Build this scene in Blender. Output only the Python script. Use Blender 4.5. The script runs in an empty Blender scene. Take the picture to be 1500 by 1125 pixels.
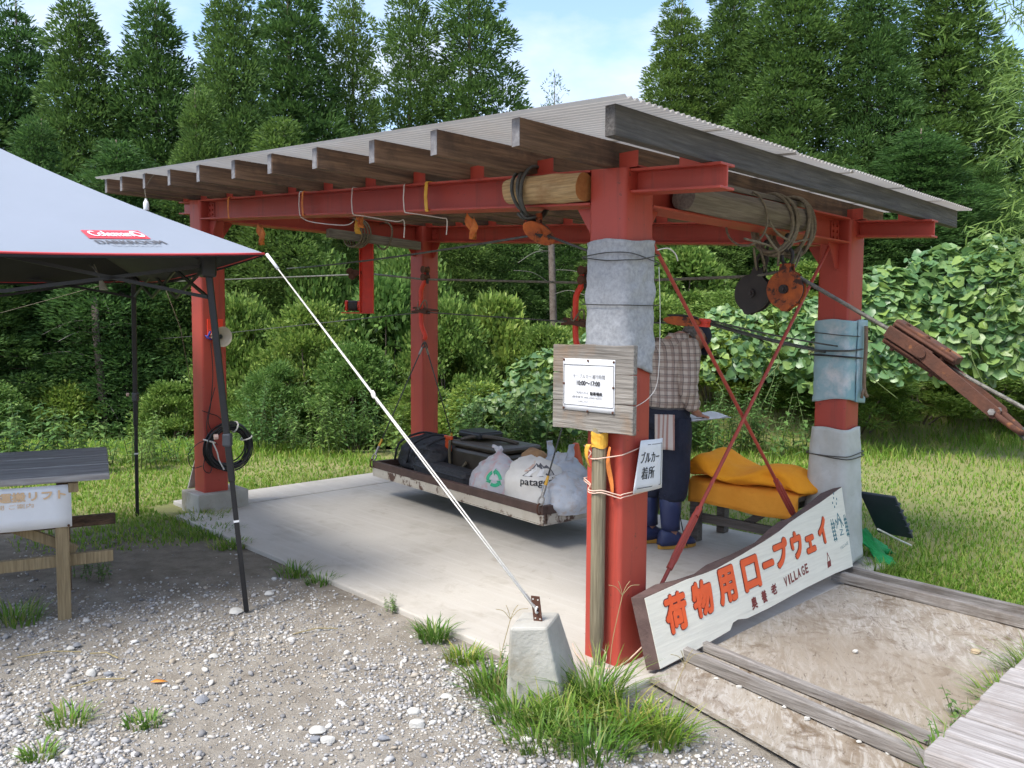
import bpy, math, random
import numpy as np
from mathutils import Vector, Matrix
random.seed(11)
RNG = np.random.default_rng(7)
scene = bpy.context.scene
COL = scene.collection
R = math.radians

# ------------------------------------------------------------------ camera
CAM_H = 1.4547
cam_data = bpy.data.cameras.new('camera')
cam = bpy.data.objects.new('camera', cam_data)
COL.objects.link(cam)
cam_data.sensor_width = 36.0
cam_data.lens = 36.0 * 1195.3153 / 1500.0
cam_data.clip_start = 0.05
cam_data.clip_end = 2000.0
_p, _r = 0.0668, 0.0066
_fwd = Vector((0, math.cos(_p), -math.sin(_p)))
_up0 = Vector((0, math.sin(_p), math.cos(_p)))
_rt0 = Vector((1, 0, 0))
_rt = _rt0 * math.cos(_r) + _up0 * math.sin(_r)
_up = _up0 * math.cos(_r) - _rt0 * math.sin(_r)
_m = Matrix((_rt, _up, -_fwd)).transposed().to_4x4()
_m.translation = Vector((0, 0, CAM_H))
cam.matrix_world = _m
scene.camera = cam

# ------------------------------------------------------------------ sky, sun, exposure
SUN_EL, SUN_AZ = R(55), R(225)          # azimuth clockwise from +Y
world = bpy.data.worlds.new('World')
scene.world = world
world.use_nodes = True
wn, wl = world.node_tree.nodes, world.node_tree.links
bg = wn['Background']
sky = wn.new('ShaderNodeTexSky')
sky.sky_type = 'NISHITA'
sky.sun_disc = False
sky.sun_elevation = SUN_EL
sky.sun_rotation = SUN_AZ
sky.altitude = 200
sky.air_density = 1.0
sky.dust_density = 1.5
tc = wn.new('ShaderNodeTexCoord')
mp = wn.new('ShaderNodeMapping'); mp.inputs['Scale'].default_value = (1.0, 1.0, 2.2)
nz = wn.new('ShaderNodeTexNoise'); nz.inputs['Scale'].default_value = 4.2; nz.inputs['Detail'].default_value = 7; nz.inputs['Roughness'].default_value = 0.55
cr = wn.new('ShaderNodeValToRGB'); cr.color_ramp.elements[0].position = 0.40; cr.color_ramp.elements[1].position = 0.60
mx = wn.new('ShaderNodeMix'); mx.data_type = 'RGBA'
mx.inputs[7].default_value = (2.6, 3.0, 3.8, 1)
wl.new(tc.outputs['Generated'], mp.inputs[0]); wl.new(mp.outputs[0], nz.inputs[0]); wl.new(nz.outputs[0], cr.inputs[0])
wl.new(cr.outputs[0], mx.inputs[0]); wl.new(sky.outputs[0], mx.inputs[6]); wl.new(mx.outputs[2], bg.inputs[0])
bg.inputs[1].default_value = 0.10
sun_d = bpy.data.lights.new('sun', 'SUN')
sun_d.energy = 1.5
sun_d.angle = R(24)
sun_d.color = (1.0, 0.95, 0.87)
sun = bpy.data.objects.new('sun', sun_d)
COL.objects.link(sun)
_sd = Vector((math.sin(SUN_AZ) * math.cos(SUN_EL), math.cos(SUN_AZ) * math.cos(SUN_EL), math.sin(SUN_EL)))
sun.rotation_euler = _sd.to_track_quat('Z', 'Y').to_euler()
scene.view_settings.view_transform = 'Standard'
scene.view_settings.look = 'None'
scene.view_settings.exposure = 1.85
scene.view_settings.gamma = 1.0
scene.view_settings.use_curve_mapping = False
scene.cycles.use_light_tree = False
scene.cycles.adaptive_threshold = 0.02
world.cycles.sampling_method = 'MANUAL'
world.cycles.sample_map_resolution = 256
scene.cycles.max_bounces = 5
scene.cycles.diffuse_bounces = 3
scene.cycles.glossy_bounces = 2
scene.cycles.transmission_bounces = 3
scene.cycles.caustics_reflective = False
scene.cycles.caustics_refractive = False
scene.cycles.transparent_max_bounces = 8

# ------------------------------------------------------------------ frame of the shelter (u along the long beams, v across)
YAW = 0.7996
A0 = Vector((0.4676, 3.4346, 0.0))
U = Vector((-math.cos(YAW), math.sin(YAW), 0))
V = Vector((math.sin(YAW), math.cos(YAW), 0))
Z = Vector((0, 0, 1))
def P(u, v, z=0.0):
    return A0 + U * u + V * v + Z * z
def to_uv(x, y):
    dx, dy = x - A0.x, y - A0.y
    return dx * U.x + dy * U.y, dx * V.x + dy * V.y

# ------------------------------------------------------------------ mesh builder
ROOT = {}
class MB:
    def __init__(s):
        s.v = []; s.f = []
    def add(s, vs, fs):
        o = len(s.v)
        s.v += [Vector(x) for x in vs]
        s.f += [tuple(i + o for i in q) for q in fs]
        return s
    def box(s, c, sx, sy, sz, ax=Vector((1, 0, 0)), ay=Vector((0, 1, 0)), az=Vector((0, 0, 1))):
        c = Vector(c); vs = []
        for k in (-1, 1):
            for j in (-1, 1):
                for i in (-1, 1):
                    vs.append(c + ax * (i * sx / 2) + ay * (j * sy / 2) + az * (k * sz / 2))
        return s.add(vs, [(0, 2, 3, 1), (4, 5, 7, 6), (0, 1, 5, 4), (2, 6, 7, 3), (0, 4, 6, 2), (1, 3, 7, 5)])
    def bar(s, p0, p1, w, h, up=Z):
        p0, p1 = Vector(p0), Vector(p1)
        d = (p1 - p0); L = d.length; d.normalize()
        sd = d.cross(up).normalized(); u2 = sd.cross(d).normalized()
        return s.box((p0 + p1) / 2, L, w, h, d, sd, u2)
    def ring(s, c, ax, ay, pts):
        return [c + ax * a + ay * b for a, b in pts]
    def loft(s, rings, cap0=True, cap1=True, closed=True):
        n = len(rings[0]); o = len(s.v)
        for r in rings: s.v += [Vector(x) for x in r]
        for i in range(len(rings) - 1):
            for j in range(n if closed else n - 1):
                a = o + i * n + j; b = o + i * n + (j + 1) % n
                s.f.append((a, b, b + n, a + n))
        if cap0: s.f.append(tuple(o + j for j in reversed(range(n))))
        if cap1: s.f.append(tuple(o + (len(rings) - 1) * n + j for j in range(n)))
        return s
    def cyl(s, p0, p1, r0, r1=None, n=12, cap=True):
        r1 = r0 if r1 is None else r1
        p0, p1 = Vector(p0), Vector(p1); d = (p1 - p0).normalized()
        t = Vector((0, 0, 1)) if abs(d.z) < 0.9 else Vector((1, 0, 0))
        a = d.cross(t).normalized(); b = d.cross(a).normalized()
        rr = []
        for p, r in ((p0, r0), (p1, r1)):
            rr.append([p + a * (r * math.cos(-2 * math.pi * k / n)) + b * (r * math.sin(-2 * math.pi * k / n)) for k in range(n)])
        return s.loft(rr[::-1], cap, cap)
    def tube(s, pts, r, n=8, closed=False, cap=True):
        pts = [Vector(p) for p in pts]; m = len(pts)
        rad = r if isinstance(r, (list, tuple)) else [r] * m
        tan = []
        for i in range(m):
            if closed: d = pts[(i + 1) % m] - pts[i - 1]
            else: d = pts[min(i + 1, m - 1)] - pts[max(i - 1, 0)]
            tan.append(d.normalized())
        t0 = Vector((0, 0, 1)) if abs(tan[0].z) < 0.9 else Vector((1, 0, 0))
        a = tan[0].cross(t0).normalized(); rings = []
        for i in range(m):
            a = (a - tan[i] * a.dot(tan[i]))
            a = a.normalized() if a.length > 1e-6 else tan[i].orthogonal().normalized()
            b = tan[i].cross(a)
            rings.append([pts[i] + a * (rad[i] * math.cos(2 * math.pi * k / n)) + b * (rad[i] * math.sin(2 * math.pi * k / n)) for k in range(n)])
        if closed:
            rings.append(rings[0]); return s.loft(rings, False, False)
        return s.loft(rings, cap, cap)
    def prism(s, poly, o, ax, ay, az, depth):
        n = len(poly); o = Vector(o)
        lo = [o + ax * x + ay * y for x, y in poly]; hi = [p + az * depth for p in lo]
        fs = [tuple(reversed(range(n))), tuple(range(n, 2 * n))] + [(i, (i + 1) % n, n + (i + 1) % n, n + i) for i in range(n)]
        return s.add(lo + hi, fs)
    def lathe(s, prof, o, axis=Z, n=16, cap0=True, cap1=True):
        axis = axis.normalized(); t = Vector((1, 0, 0)) if abs(axis.x) < 0.8 else Vector((0, 1, 0))
        a = axis.cross(t).normalized(); b = axis.cross(a); o = Vector(o)
        rr = [[o + axis * z + a * (r * math.cos(2 * math.pi * k / n)) + b * (r * math.sin(2 * math.pi * k / n)) for k in range(n)] for r, z in prof]
        return s.loft(rr, cap0, cap1)
    def grid(s, fn, nu, nv):
        o = len(s.v)
        for i in range(nu + 1):
            for j in range(nv + 1): s.v.append(Vector(fn(i / nu, j / nv)))
        for i in range(nu):
            for j in range(nv):
                a = o + i * (nv + 1) + j
                s.f.append((a, a + 1, a + nv + 2, a + nv + 1))
        return s
    def build(s, name, mat, parent=None, smooth=False, bevel=0.0, kind=None, label=None, solid=0.0, sub=0):
        me = bpy.data.meshes.new(name)
        if parent is not None: off = ROOT[parent.name]
        else:
            xs = [p.x for p in s.v]; ys = [p.y for p in s.v]
            off = Vector((sum(xs) / len(xs), sum(ys) / len(ys), min(p.z for p in s.v)))
        me.from_pydata([tuple(p - off) for p in s.v], [], s.f)
        o = bpy.data.objects.new(name, me)
        COL.objects.link(o)
        me.materials.append(mat)
        if parent is not None: o.parent = parent
        else: o.location = off
        ROOT[o.name] = off
        if smooth:
            me.polygons.foreach_set('use_smooth', [True] * len(me.polygons))
        if smooth == 'auto':
            try: me.set_sharp_from_angle(angle=R(38))
            except Exception: pass
        if solid:
            m = o.modifiers.new('s', 'SOLIDIFY'); m.thickness = solid; m.offset = 0
        if sub:
            m = o.modifiers.new('u', 'SUBSURF'); m.levels = sub; m.render_levels = sub
        if bevel:
            m = o.modifiers.new('b', 'BEVEL'); m.width = bevel; m.segments = 2; m.limit_method = 'ANGLE'; m.angle_limit = R(40)
        if kind: o['kind'] = kind
        if label: o['label'] = label
        return o
def thing(name, label, cat, loc, group=None):
    o = bpy.data.objects.new(name, None); COL.objects.link(o)
    o.empty_display_size = 0.1
    o.location = loc; o['label'] = label; o['category'] = cat
    if group: o['group'] = group
    ROOT[o.name] = Vector(loc)
    return o
def tag(o, label, cat, group=None):
    o['label'] = label; o['category'] = cat
    if group: o['group'] = group
    return o
def np_mesh(name, verts, faces_n, idx, mat, parent=None, loc=(0, 0, 0), kind=None):
    """verts (N,3) array, all faces with faces_n corners, idx flat array"""
    me = bpy.data.meshes.new(name)
    nv = len(verts); nf = len(idx) // faces_n
    me.vertices.add(nv); me.vertices.foreach_set('co', np.asarray(verts, np.float32).ravel())
    me.loops.add(len(idx)); me.loops.foreach_set('vertex_index', np.asarray(idx, np.int32))
    me.polygons.add(nf)
    me.polygons.foreach_set('loop_start', np.arange(0, nf * faces_n, faces_n, dtype=np.int32))
    me.polygons.foreach_set('loop_total', np.full(nf, faces_n, np.int32))
    me.update(calc_edges=True)
    me.materials.append(mat)
    o = bpy.data.objects.new(name, me); COL.objects.link(o)
    o.location = loc
    if parent is not None: o.parent = parent
    if kind: o['kind'] = kind
    ROOT[o.name] = Vector(loc)
    return o
def catenary(p0, p1, sag, n=14):
    p0, p1 = Vector(p0), Vector(p1)
    return [p0.lerp(p1, i / n) - Z * (sag * 4 * (i / n) * (1 - i / n)) for i in range(n + 1)]
def smooth_path(pts, k=6):
    pts = [Vector(p) for p in pts]; out = []
    for i in range(len(pts) - 1):
        a = pts[max(i - 1, 0)]; b = pts[i]; c = pts[i + 1]; d = pts[min(i + 2, len(pts) - 1)]
        for j in range(k):
            t = j / k
            out.append(0.5 * ((2 * b) + (c - a) * t + (2 * a - 5 * b + 4 * c - d) * t * t + (3 * b - a - 3 * c + d) * t ** 3))
    out.append(pts[-1]); return out

# ------------------------------------------------------------------ lettering (outlines taken from the built-in font)
_tc = {}
def text_geo(body):
    if body in _tc: return _tc[body]
    c = bpy.data.curves.new('txt', 'FONT'); c.body = body; c.size = 1.0; c.resolution_u = 3
    ob = bpy.data.objects.new('txt', c); COL.objects.link(ob)
    dg = bpy.context.evaluated_depsgraph_get()
    me = bpy.data.meshes.new_from_object(ob.evaluated_get(dg))
    vs = [(v.co.x, v.co.y) for v in me.vertices]; fs = [tuple(p.vertices) for p in me.polygons]
    bpy.data.objects.remove(ob); bpy.data.meshes.remove(me); bpy.data.curves.remove(c)
    _tc[body] = (vs, fs); return _tc[body]
def text_on(mb, body, o, ax, ay, width=None, height=None, bold=0.0, lift=Vector((0, 0, 0)), warp=None):
    """fit the outline of body into a box width x height at o (lower left), axes ax, ay; lift = normal * distance"""
    vs, fs = text_geo(body)
    x0 = min(v[0] for v in vs); x1 = max(v[0] for v in vs); y0 = min(v[1] for v in vs); y1 = max(v[1] for v in vs)
    sx = width / max(x1 - x0, 1e-6) if width else None; sy = height / max(y1 - y0, 1e-6) if height else None
    sx = sx or sy; sy = sy or sx
    shifts = [(0, 0)] if not bold else [(bold * math.cos(k * math.pi / 4), bold * math.sin(k * math.pi / 4)) for k in range(8)] + [(0, 0)]
    n = lift.normalized() if lift.length else Vector((0, 0, 0))
    for i, (dx, dy) in enumerate(shifts):
        mb.add([o + ax * ((x - x0) * sx + dx) + ay * ((y - y0) * sy + dy) + lift + n * (0.00012 * i) for x, y in vs], fs)
    return mb

# ------------------------------------------------------------------ materials
def new_mat(name):
    m = bpy.data.materials.new(name); m.use_nodes = True
    nt = m.node_tree; b = nt.nodes['Principled BSDF']
    return m, nt, nt.nodes, nt.links, b
def vec_src(nt, kind):
    N, L = nt.nodes, nt.links
    if kind == 'obj':
        t = N.new('ShaderNodeTexCoord'); return t.outputs['Object']
    g = N.new('ShaderNodeNewGeometry')
    if kind == 'pos': return g.outputs['Position']
    axes = {'U': (U, V, Z), 'V': (V, U, Z), 'Zz': (Z, U, V)}[kind] if isinstance(kind, str) else kind
    cb = N.new('ShaderNodeCombineXYZ')
    for i, (a, sc) in enumerate(zip(axes, (0.9, 16.0, 16.0))):
        d = N.new('ShaderNodeVectorMath'); d.operation = 'DOT_PRODUCT'; d.inputs[1].default_value = tuple(a * sc)
        L.new(g.outputs['Position'], d.inputs[0]); L.new(d.outputs['Value'], cb.inputs[i])
    return cb.outputs[0]
def mixc(nt, fac, a, b):
    n = nt.nodes.new('ShaderNodeMix'); n.data_type = 'RGBA'
    for sock, val in ((n.inputs[0], fac), (n.inputs[6], a), (n.inputs[7], b)):
        if hasattr(val, 'is_output') or hasattr(val, 'links'): nt.links.new(val, sock)
        elif isinstance(val, (int, float)): sock.default_value = val
        else: sock.default_value = (*val, 1)
    return n.outputs[2]
def noise(nt, vec, scale, detail=4, rough=0.6, lo=0.35, hi=0.65, dist=0.0):
    n = nt.nodes.new('ShaderNodeTexNoise'); n.inputs['Scale'].default_value = scale; n.inputs['Detail'].default_value = detail
    n.inputs['Roughness'].default_value = rough; n.inputs['Distortion'].default_value = dist
    nt.links.new(vec, n.inputs['Vector'])
    r = nt.nodes.new('ShaderNodeMapRange'); r.inputs[1].default_value = lo; r.inputs[2].default_value = hi
    nt.links.new(n.outputs[0], r.inputs[0])
    return r.outputs[0]
def bump(nt, b, h, strength, dist=0.01):
    n = nt.nodes.new('ShaderNodeBump'); n.inputs['Strength'].default_value = strength; n.inputs['Distance'].default_value = dist
    nt.links.new(h, n.inputs['Height']); nt.links.new(n.outputs[0], b.inputs['Normal'])
def mat(name, c1, c2=None, scale=8.0, rough=0.6, metal=0.0, vec='pos', bs=0.15, bscale=None, c3=None, s3=2.0, lo3=0.55, hi3=0.7, lo=0.35, hi=0.65, bd=0.005, detail=5):
    m, nt, N, L, b = new_mat(name)
    src = vec_src(nt, vec)
    f = noise(nt, src, scale, detail, lo=lo, hi=hi)
    col = mixc(nt, f, c1, c2 if c2 else c1)
    if c3:
        f3 = noise(nt, src, s3, 6, 0.65, lo3, hi3); col = mixc(nt, f3, col, c3)
    L.new(col, b.inputs['Base Color'])
    b.inputs['Roughness'].default_value = rough; b.inputs['Metallic'].default_value = metal
    if bs:
        fb = noise(nt, src, bscale or scale * 3, 5, 0.6, 0.2, 0.8); bump(nt, b, fb, bs, bd)
    return m
def wood(name, c1, c2, axis, knots=None, rough=0.8, c3=None, bs=0.5):
    m, nt, N, L, b = new_mat(name)
    src = vec_src(nt, axis)
    f = noise(nt, src, 1.6, 7, 0.65, 0.3, 0.7, 1.2)
    f2 = noise(nt, src, 6.0, 4, 0.6, 0.35, 0.65)
    col = mixc(nt, f, c1, c2)
    dk = mixc(nt, f2, (0.62, 0.6, 0.58), (1, 1, 1))
    mm = N.new('ShaderNodeMix'); mm.data_type = 'RGBA'; mm.blend_type = 'MULTIPLY'; mm.inputs[0].default_value = 1
    L.new(col, mm.inputs[6]); L.new(dk, mm.inputs[7]); col = mm.outputs[2]
    if c3:
        g = vec_src(nt, 'pos'); f3 = noise(nt, g, 3.1, 6, 0.65, 0.5, 0.68); col = mixc(nt, f3, col, c3)
    L.new(col, b.inputs['Base Color']); b.inputs['Roughness'].default_value = rough
    bump(nt, b, f2, bs, 0.004)
    return m
def leaf_mat(name, cols, trans=0.3, rough=0.55, vscale=0.7, spec=0.25):
    m, nt, N, L, b = new_mat(name)
    g = N.new('ShaderNodeNewGeometry')
    r = N.new('ShaderNodeValToRGB')
    for i, c in enumerate(cols):
        e = r.color_ramp.elements[i] if i < 2 else r.color_ramp.elements.new(i / (len(cols) - 1))
        e.position = i / (len(cols) - 1); e.color = (*c, 1)
    L.new(g.outputs['Random Per Island'], r.inputs[0])
    oi = N.new('ShaderNodeObjectInfo')
    br = N.new('ShaderNodeMix'); br.data_type = 'RGBA'; br.blend_type = 'MULTIPLY'; br.inputs[0].default_value = 1
    br.inputs[7].default_value = (1, 1, 1, 1)
    L.new(r.outputs[0], br.inputs[6])
    ob = N.new('ShaderNodeMix'); ob.data_type = 'RGBA'; ob.blend_type = 'MULTIPLY'; ob.inputs[0].default_value = 1
    ot = mixc(nt, oi.outputs['Random'], (0.72, 0.84, 0.86), (1.28, 1.15, 0.95))
    L.new(br.outputs[2], ob.inputs[6]); L.new(ot, ob.inputs[7])
    L.new(ob.outputs[2], b.inputs['Base Color'])
    b.inputs['Roughness'].default_value = rough
    b.inputs['Specular IOR Level'].default_value = spec
    t = N.new('ShaderNodeBsdfTranslucent'); L.new(ob.outputs[2], t.inputs['Color'])
    ms = N.new('ShaderNodeMixShader'); ms.inputs[0].default_value = trans
    out = N['Material Output']
    L.new(b.outputs[0], ms.inputs[1]); L.new(t.outputs[0], ms.inputs[2]); L.new(ms.outputs[0], out.inputs[0])
    return m

M = {}
m, nt, N, L, b = new_mat('red_paint')
ps_ = vec_src(nt, 'pos'); vs_ = vec_src(nt, 'Zz')
c_ = mixc(nt, noise(nt, ps_, 2.2, 5, 0.6, 0.3, 0.7), (0.44, 0.062, 0.040), (0.36, 0.050, 0.034))
c_ = mixc(nt, noise(nt, vs_, 1.1, 6, 0.7, 0.54, 0.74), c_, (0.25, 0.048, 0.034))
c_ = mixc(nt, noise(nt, vs_, 2.3, 5, 0.6, 0.64, 0.82), c_, (0.50, 0.10, 0.07))
c_ = mixc(nt, noise(nt, ps_, 34, 5, 0.7, 0.66, 0.70), c_, (0.11, 0.045, 0.03))
c_ = mixc(nt, noise(nt, ps_, 70, 3, 0.6, 0.72, 0.76), c_, (0.50, 0.14, 0.10))
L.new(c_, b.inputs['Base Color']); b.inputs['Roughness'].default_value = 0.5
bump(nt, b, noise(nt, ps_, 55, 5, 0.6, 0.2, 0.8), 0.10, 0.004)
M['red'] = m
M['bright_red'] = mat('bright_red_paint', (0.78, 0.055, 0.025), (0.66, 0.042, 0.02), 12, 0.4, c3=(0.16, 0.04, 0.025), s3=14, lo3=0.64, hi3=0.72, bs=0.1)
M['rust'] = mat('rusty_steel', (0.065, 0.027, 0.017), (0.105, 0.04, 0.022), 14, 0.85, c3=(0.30, 0.12, 0.04), s3=9, lo3=0.6, hi3=0.72, bs=0.4, bscale=70)
M['orange_rust'] = mat('orange_rust', (0.48, 0.11, 0.02), (0.26, 0.06, 0.02), 18, 0.75, c3=(0.05, 0.02, 0.015), s3=16, lo3=0.52, hi3=0.6, bs=0.35)
M['black_iron'] = mat('black_iron', (0.018, 0.015, 0.015), (0.035, 0.027, 0.025), 12, 0.6, bs=0.2)
M['black'] = mat('black_paint', (0.010, 0.011, 0.013), (0.016, 0.016, 0.018), 30, 0.4, bs=0.03)
M['wire'] = mat('wire_rope', (0.22, 0.21, 0.18), (0.11, 0.10, 0.085), 40, 0.55, 0.4, bs=0.3)
M['dark_wire'] = mat('dark_wire_rope', (0.055, 0.055, 0.05), (0.10, 0.10, 0.09), 30, 0.6, 0.3, bs=0.3)
M['steel'] = mat('galvanised_steel', (0.38, 0.37, 0.35), (0.24, 0.22, 0.2), 30, 0.45, 0.6, bs=0.1)
M['concrete'] = mat('concrete', (0.49, 0.46, 0.41), (0.44, 0.41, 0.365), 1.3, 0.9, c3=(0.37, 0.34, 0.29), s3=2.3, lo3=0.52, hi3=0.75, bs=0.25, bscale=45)
nt = M['concrete'].node_tree; b = nt.nodes['Principled BSDF']; ps_ = vec_src(nt, 'pos'); c_ = b.inputs['Base Color'].links[0].from_socket
c_ = mixc(nt, noise(nt, ps_, 4.5, 7, 0.7, 0.56, 0.80, 1.0), c_, (0.33, 0.29, 0.235)); c_ = mixc(nt, noise(nt, ps_, 55, 3, 0.6, 0.68, 0.74), c_, (0.25, 0.225, 0.19)); c_ = mixc(nt, noise(nt, vec_src(nt, 'U'), 1.4, 6, 0.6, 0.50, 0.85), c_, (0.53, 0.51, 0.47)); nt.links.new(c_, b.inputs['Base Color'])
M['concrete_block'] = mat('rough_concrete', (0.46, 0.445, 0.40), (0.36, 0.35, 0.31), 5, 0.92, c3=(0.27, 0.23, 0.16), s3=3.2, lo3=0.54, hi3=0.72, bs=0.5, bscale=38)
M['rafter'] = wood('rafter_wood', (0.075, 0.045, 0.030), (0.27, 0.165, 0.10), 'V', c3=(0.045, 0.03, 0.024))
M['wood_end'] = mat('weathered_end_grain', (0.22, 0.215, 0.22), (0.14, 0.135, 0.14), 40, 0.9, bs=0.4)
M['deck'] = wood('bleached_deck_wood', (0.33, 0.305, 0.295), (0.52, 0.49, 0.475), 'U', c3=(0.27, 0.235, 0.215))
M['rafter_grey'] = wood('rafter_grey_wood', (0.045, 0.042, 0.04), (0.13, 0.12, 0.11), 'V', c3=(0.06, 0.055, 0.055))
M['grey_u'] = wood('weathered_grey_wood_u', (0.15, 0.135, 0.12), (0.40, 0.375, 0.355), 'U', c3=(0.13, 0.105, 0.085))
M['grey_v'] = wood('weathered_grey_wood_v', (0.15, 0.135, 0.12), (0.30, 0.27, 0.24), 'V')
M['board'] = wood('notice_board_wood', (0.19, 0.175, 0.155), (0.36, 0.335, 0.30), 'U', c3=(0.25, 0.165, 0.10))
M['log_new'] = wood('peeled_log_wood', (0.52, 0.33, 0.15), (0.60, 0.44, 0.24), 'U', c3=(0.30, 0.15, 0.06))
M['log_cut'] = mat('log_end_grain', (0.50, 0.24, 0.08), (0.38, 0.16, 0.05), 26, 0.8)
M['log_grey'] = wood('grey_log_wood', (0.15, 0.125, 0.10), (0.27, 0.235, 0.20), 'V')
M['stake'] = wood('stake_wood', (0.17, 0.14, 0.085), (0.30, 0.265, 0.18), 'Zz')
M['stick'] = mat('stick_bark', (0.17, 0.11, 0.07), (0.26, 0.18, 0.12), 30, 0.85, bs=0.4)
M['roof'] = mat('weathered_translucent_roof_sheet', (0.47, 0.45, 0.42), (0.40, 0.375, 0.345), 2.2, 0.6, bs=0.05, c3=(0.40, 0.35, 0.30), s3=1.3, lo3=0.55, hi3=0.8)
def translucent(m, f):
    nt = m.node_tree; b = nt.nodes['Principled BSDF']; t = nt.nodes.new('ShaderNodeBsdfTranslucent'); ms = nt.nodes.new('ShaderNodeMixShader'); ms.inputs[0].default_value = f
    src = b.inputs['Base Color'].links[0].from_socket; nt.links.new(src, t.inputs['Color']); nt.links.new(b.outputs[0], ms.inputs[1]); nt.links.new(t.outputs[0], ms.inputs[2]); nt.links.new(ms.outputs[0], nt.nodes['Material Output'].inputs[0])
translucent(M['roof'], 0.45)
M['rope'] = mat('old_rope', (0.24, 0.20, 0.14), (0.13, 0.11, 0.08), 60, 0.9, bs=0.5)
M['white_rope'] = mat('white_rope', (0.78, 0.76, 0.72), (0.66, 0.63, 0.58), 70, 0.8, bs=0.3)
M['yellow_tape'] = mat('yellow_tape', (0.72, 0.42, 0.05), (0.60, 0.30, 0.03), 20, 0.6)
M['orange_strap'] = mat('orange_strap', (0.75, 0.24, 0.05), (0.55, 0.16, 0.04), 20, 0.7)
M['white'] = mat('white_paper', (0.80, 0.81, 0.83), (0.76, 0.77, 0.79), 9, 0.55, bs=0.02)
M['ink'] = mat('black_ink', (0.02, 0.02, 0.025), None, 9, 0.6, bs=0)
M['ink_grey'] = mat('grey_ink', (0.10, 0.10, 0.11), None, 9, 0.6, bs=0)
M['skin'] = mat('skin', (0.42, 0.22, 0.15), (0.36, 0.17, 0.11), 14, 0.5, bs=0.05)
# ------------------------------------------------------------------ ground
def sstep(a, b, x):
    t = min(1.0, max(0.0, (x - a) / (b - a))); return t * t * (3 - 2 * t)
def ground_z(x, y):
    u, v = to_uv(x, y)
    z = -0.03
    z -= 0.10 * sstep(-0.1, -1.3, u) * (1 - sstep(0.6, 2.2, v)) * (1 - sstep(-0.9, -2.5, v))
    z -= 2.2 * sstep(9.6, 17.0, y) * (1 - sstep(-0.5, 2.5, x))
    z += 1.3 * sstep(9.9, 13.0, y - 0.25 * (x - 4)) * sstep(1.0, 4.0, x)
    z += 14.0 * sstep(30, 90, math.hypot(x, y))
    if y < -4: z -= 0
    z += 0.012 * math.sin(x * 2.3 + y) * math.sin(y * 1.9 - x * 0.7) * sstep(0.3, 1.0, max(-u - 0.2, -v - 0.3, u - 4.8, v - 2.7))
    return z
xs = np.concatenate([np.linspace(-400, -40, 10), np.linspace(-35, -9, 14), np.linspace(-8, 8, 81), np.linspace(9, 35, 14), np.linspace(40, 400, 10)])
ys = np.concatenate([np.linspace(-400, -30, 8), np.linspace(-20, 1, 8), np.linspace(1.5, 14, 64), np.linspace(15, 40, 18), np.linspace(50, 400, 10)])
gmb = MB()
for yy in ys:
    for xx in xs: gmb.v.append(Vector((xx, yy, ground_z(xx, yy))))
nx = len(xs)
for j in range(len(ys) - 1):
    for i in range(nx - 1):
        a = j * nx + i; gmb.f.append((a, a + 1, a + nx + 1, a + nx))
m, nt, N, L, b = new_mat('ground_soil')
pos = vec_src(nt, 'pos')
def dotc(vec, off):
    d = N.new('ShaderNodeVectorMath'); d.operation = 'DOT_PRODUCT'; d.inputs[1].default_value = tuple(vec); L.new(pos, d.inputs[0])
    a = N.new('ShaderNodeMath'); a.operation = 'ADD'; a.inputs[1].default_value = off; L.new(d.outputs['Value'], a.inputs[0]); return a.outputs[0]
def mrange(s, a, c):
    r = N.new('ShaderNodeMapRange'); r.inputs[1].default_value = a; r.inputs[2].default_value = c; L.new(s, r.inputs[0]); return r.outputs[0]
def mathn(op, a, c):
    n = N.new('ShaderNodeMath'); n.operation = op
    for s, x in ((n.inputs[0], a), (n.inputs[1], c)):
        if isinstance(x, (int, float)): s.default_value = x
        else: L.new(x, s)
    return n.outputs[0]
fn = noise(nt, pos, 1.3, 6, 0.65, 0.2, 0.8)
fn2 = noise(nt, pos, 9, 6, 0.7, 0.3, 0.7)
soil = mixc(nt, fn2, (0.12, 0.098, 0.072), (0.25, 0.215, 0.165))
gravel = mixc(nt, fn2, (0.20, 0.172, 0.138), (0.36, 0.33, 0.285))
lawn = mixc(nt, fn, (0.17, 0.215, 0.05), (0.30, 0.26, 0.12))
yv = dotc(Vector((0, 1, 0)), 0.0)
wob = mathn('MULTIPLY', mathn('SUBTRACT', fn, 0.5), 1.3)
gm = mathn('SUBTRACT', 1.0, mrange(mathn('ADD', yv, wob), 4.1, 5.0))
col = mixc(nt, gm, soil, gravel)
lm = mathn('MAXIMUM', mrange(mathn('ADD', yv, wob), 5.6, 6.5), mrange(mathn('ADD', dotc(V, -A0.dot(V)), mathn('MULTIPLY', wob, 0.3)), 1.9, 2.3))
col = mixc(nt, lm, col, lawn)
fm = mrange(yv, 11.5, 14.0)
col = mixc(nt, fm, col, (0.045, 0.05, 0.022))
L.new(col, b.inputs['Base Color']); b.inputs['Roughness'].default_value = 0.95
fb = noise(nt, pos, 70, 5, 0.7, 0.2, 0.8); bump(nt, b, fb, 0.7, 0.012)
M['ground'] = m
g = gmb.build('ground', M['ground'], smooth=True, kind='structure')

def slab(name, u0, u1, v0, v1, z0, z1):
    mb = MB(); mb.box(P((u0 + u1) / 2, (v0 + v1) / 2, (z0 + z1) / 2), u1 - u0, v1 - v0, z1 - z0, U, V, Z)
    return mb.build(name, M['concrete'], bevel=0.008, kind='structure')
slab('concrete_slab', -0.16, 4.17, -0.24, 2.56, -0.16, 0.0)
slab('concrete_strip', 4.176, 4.69, -0.05, 2.56, -0.16, 0.004)

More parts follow.
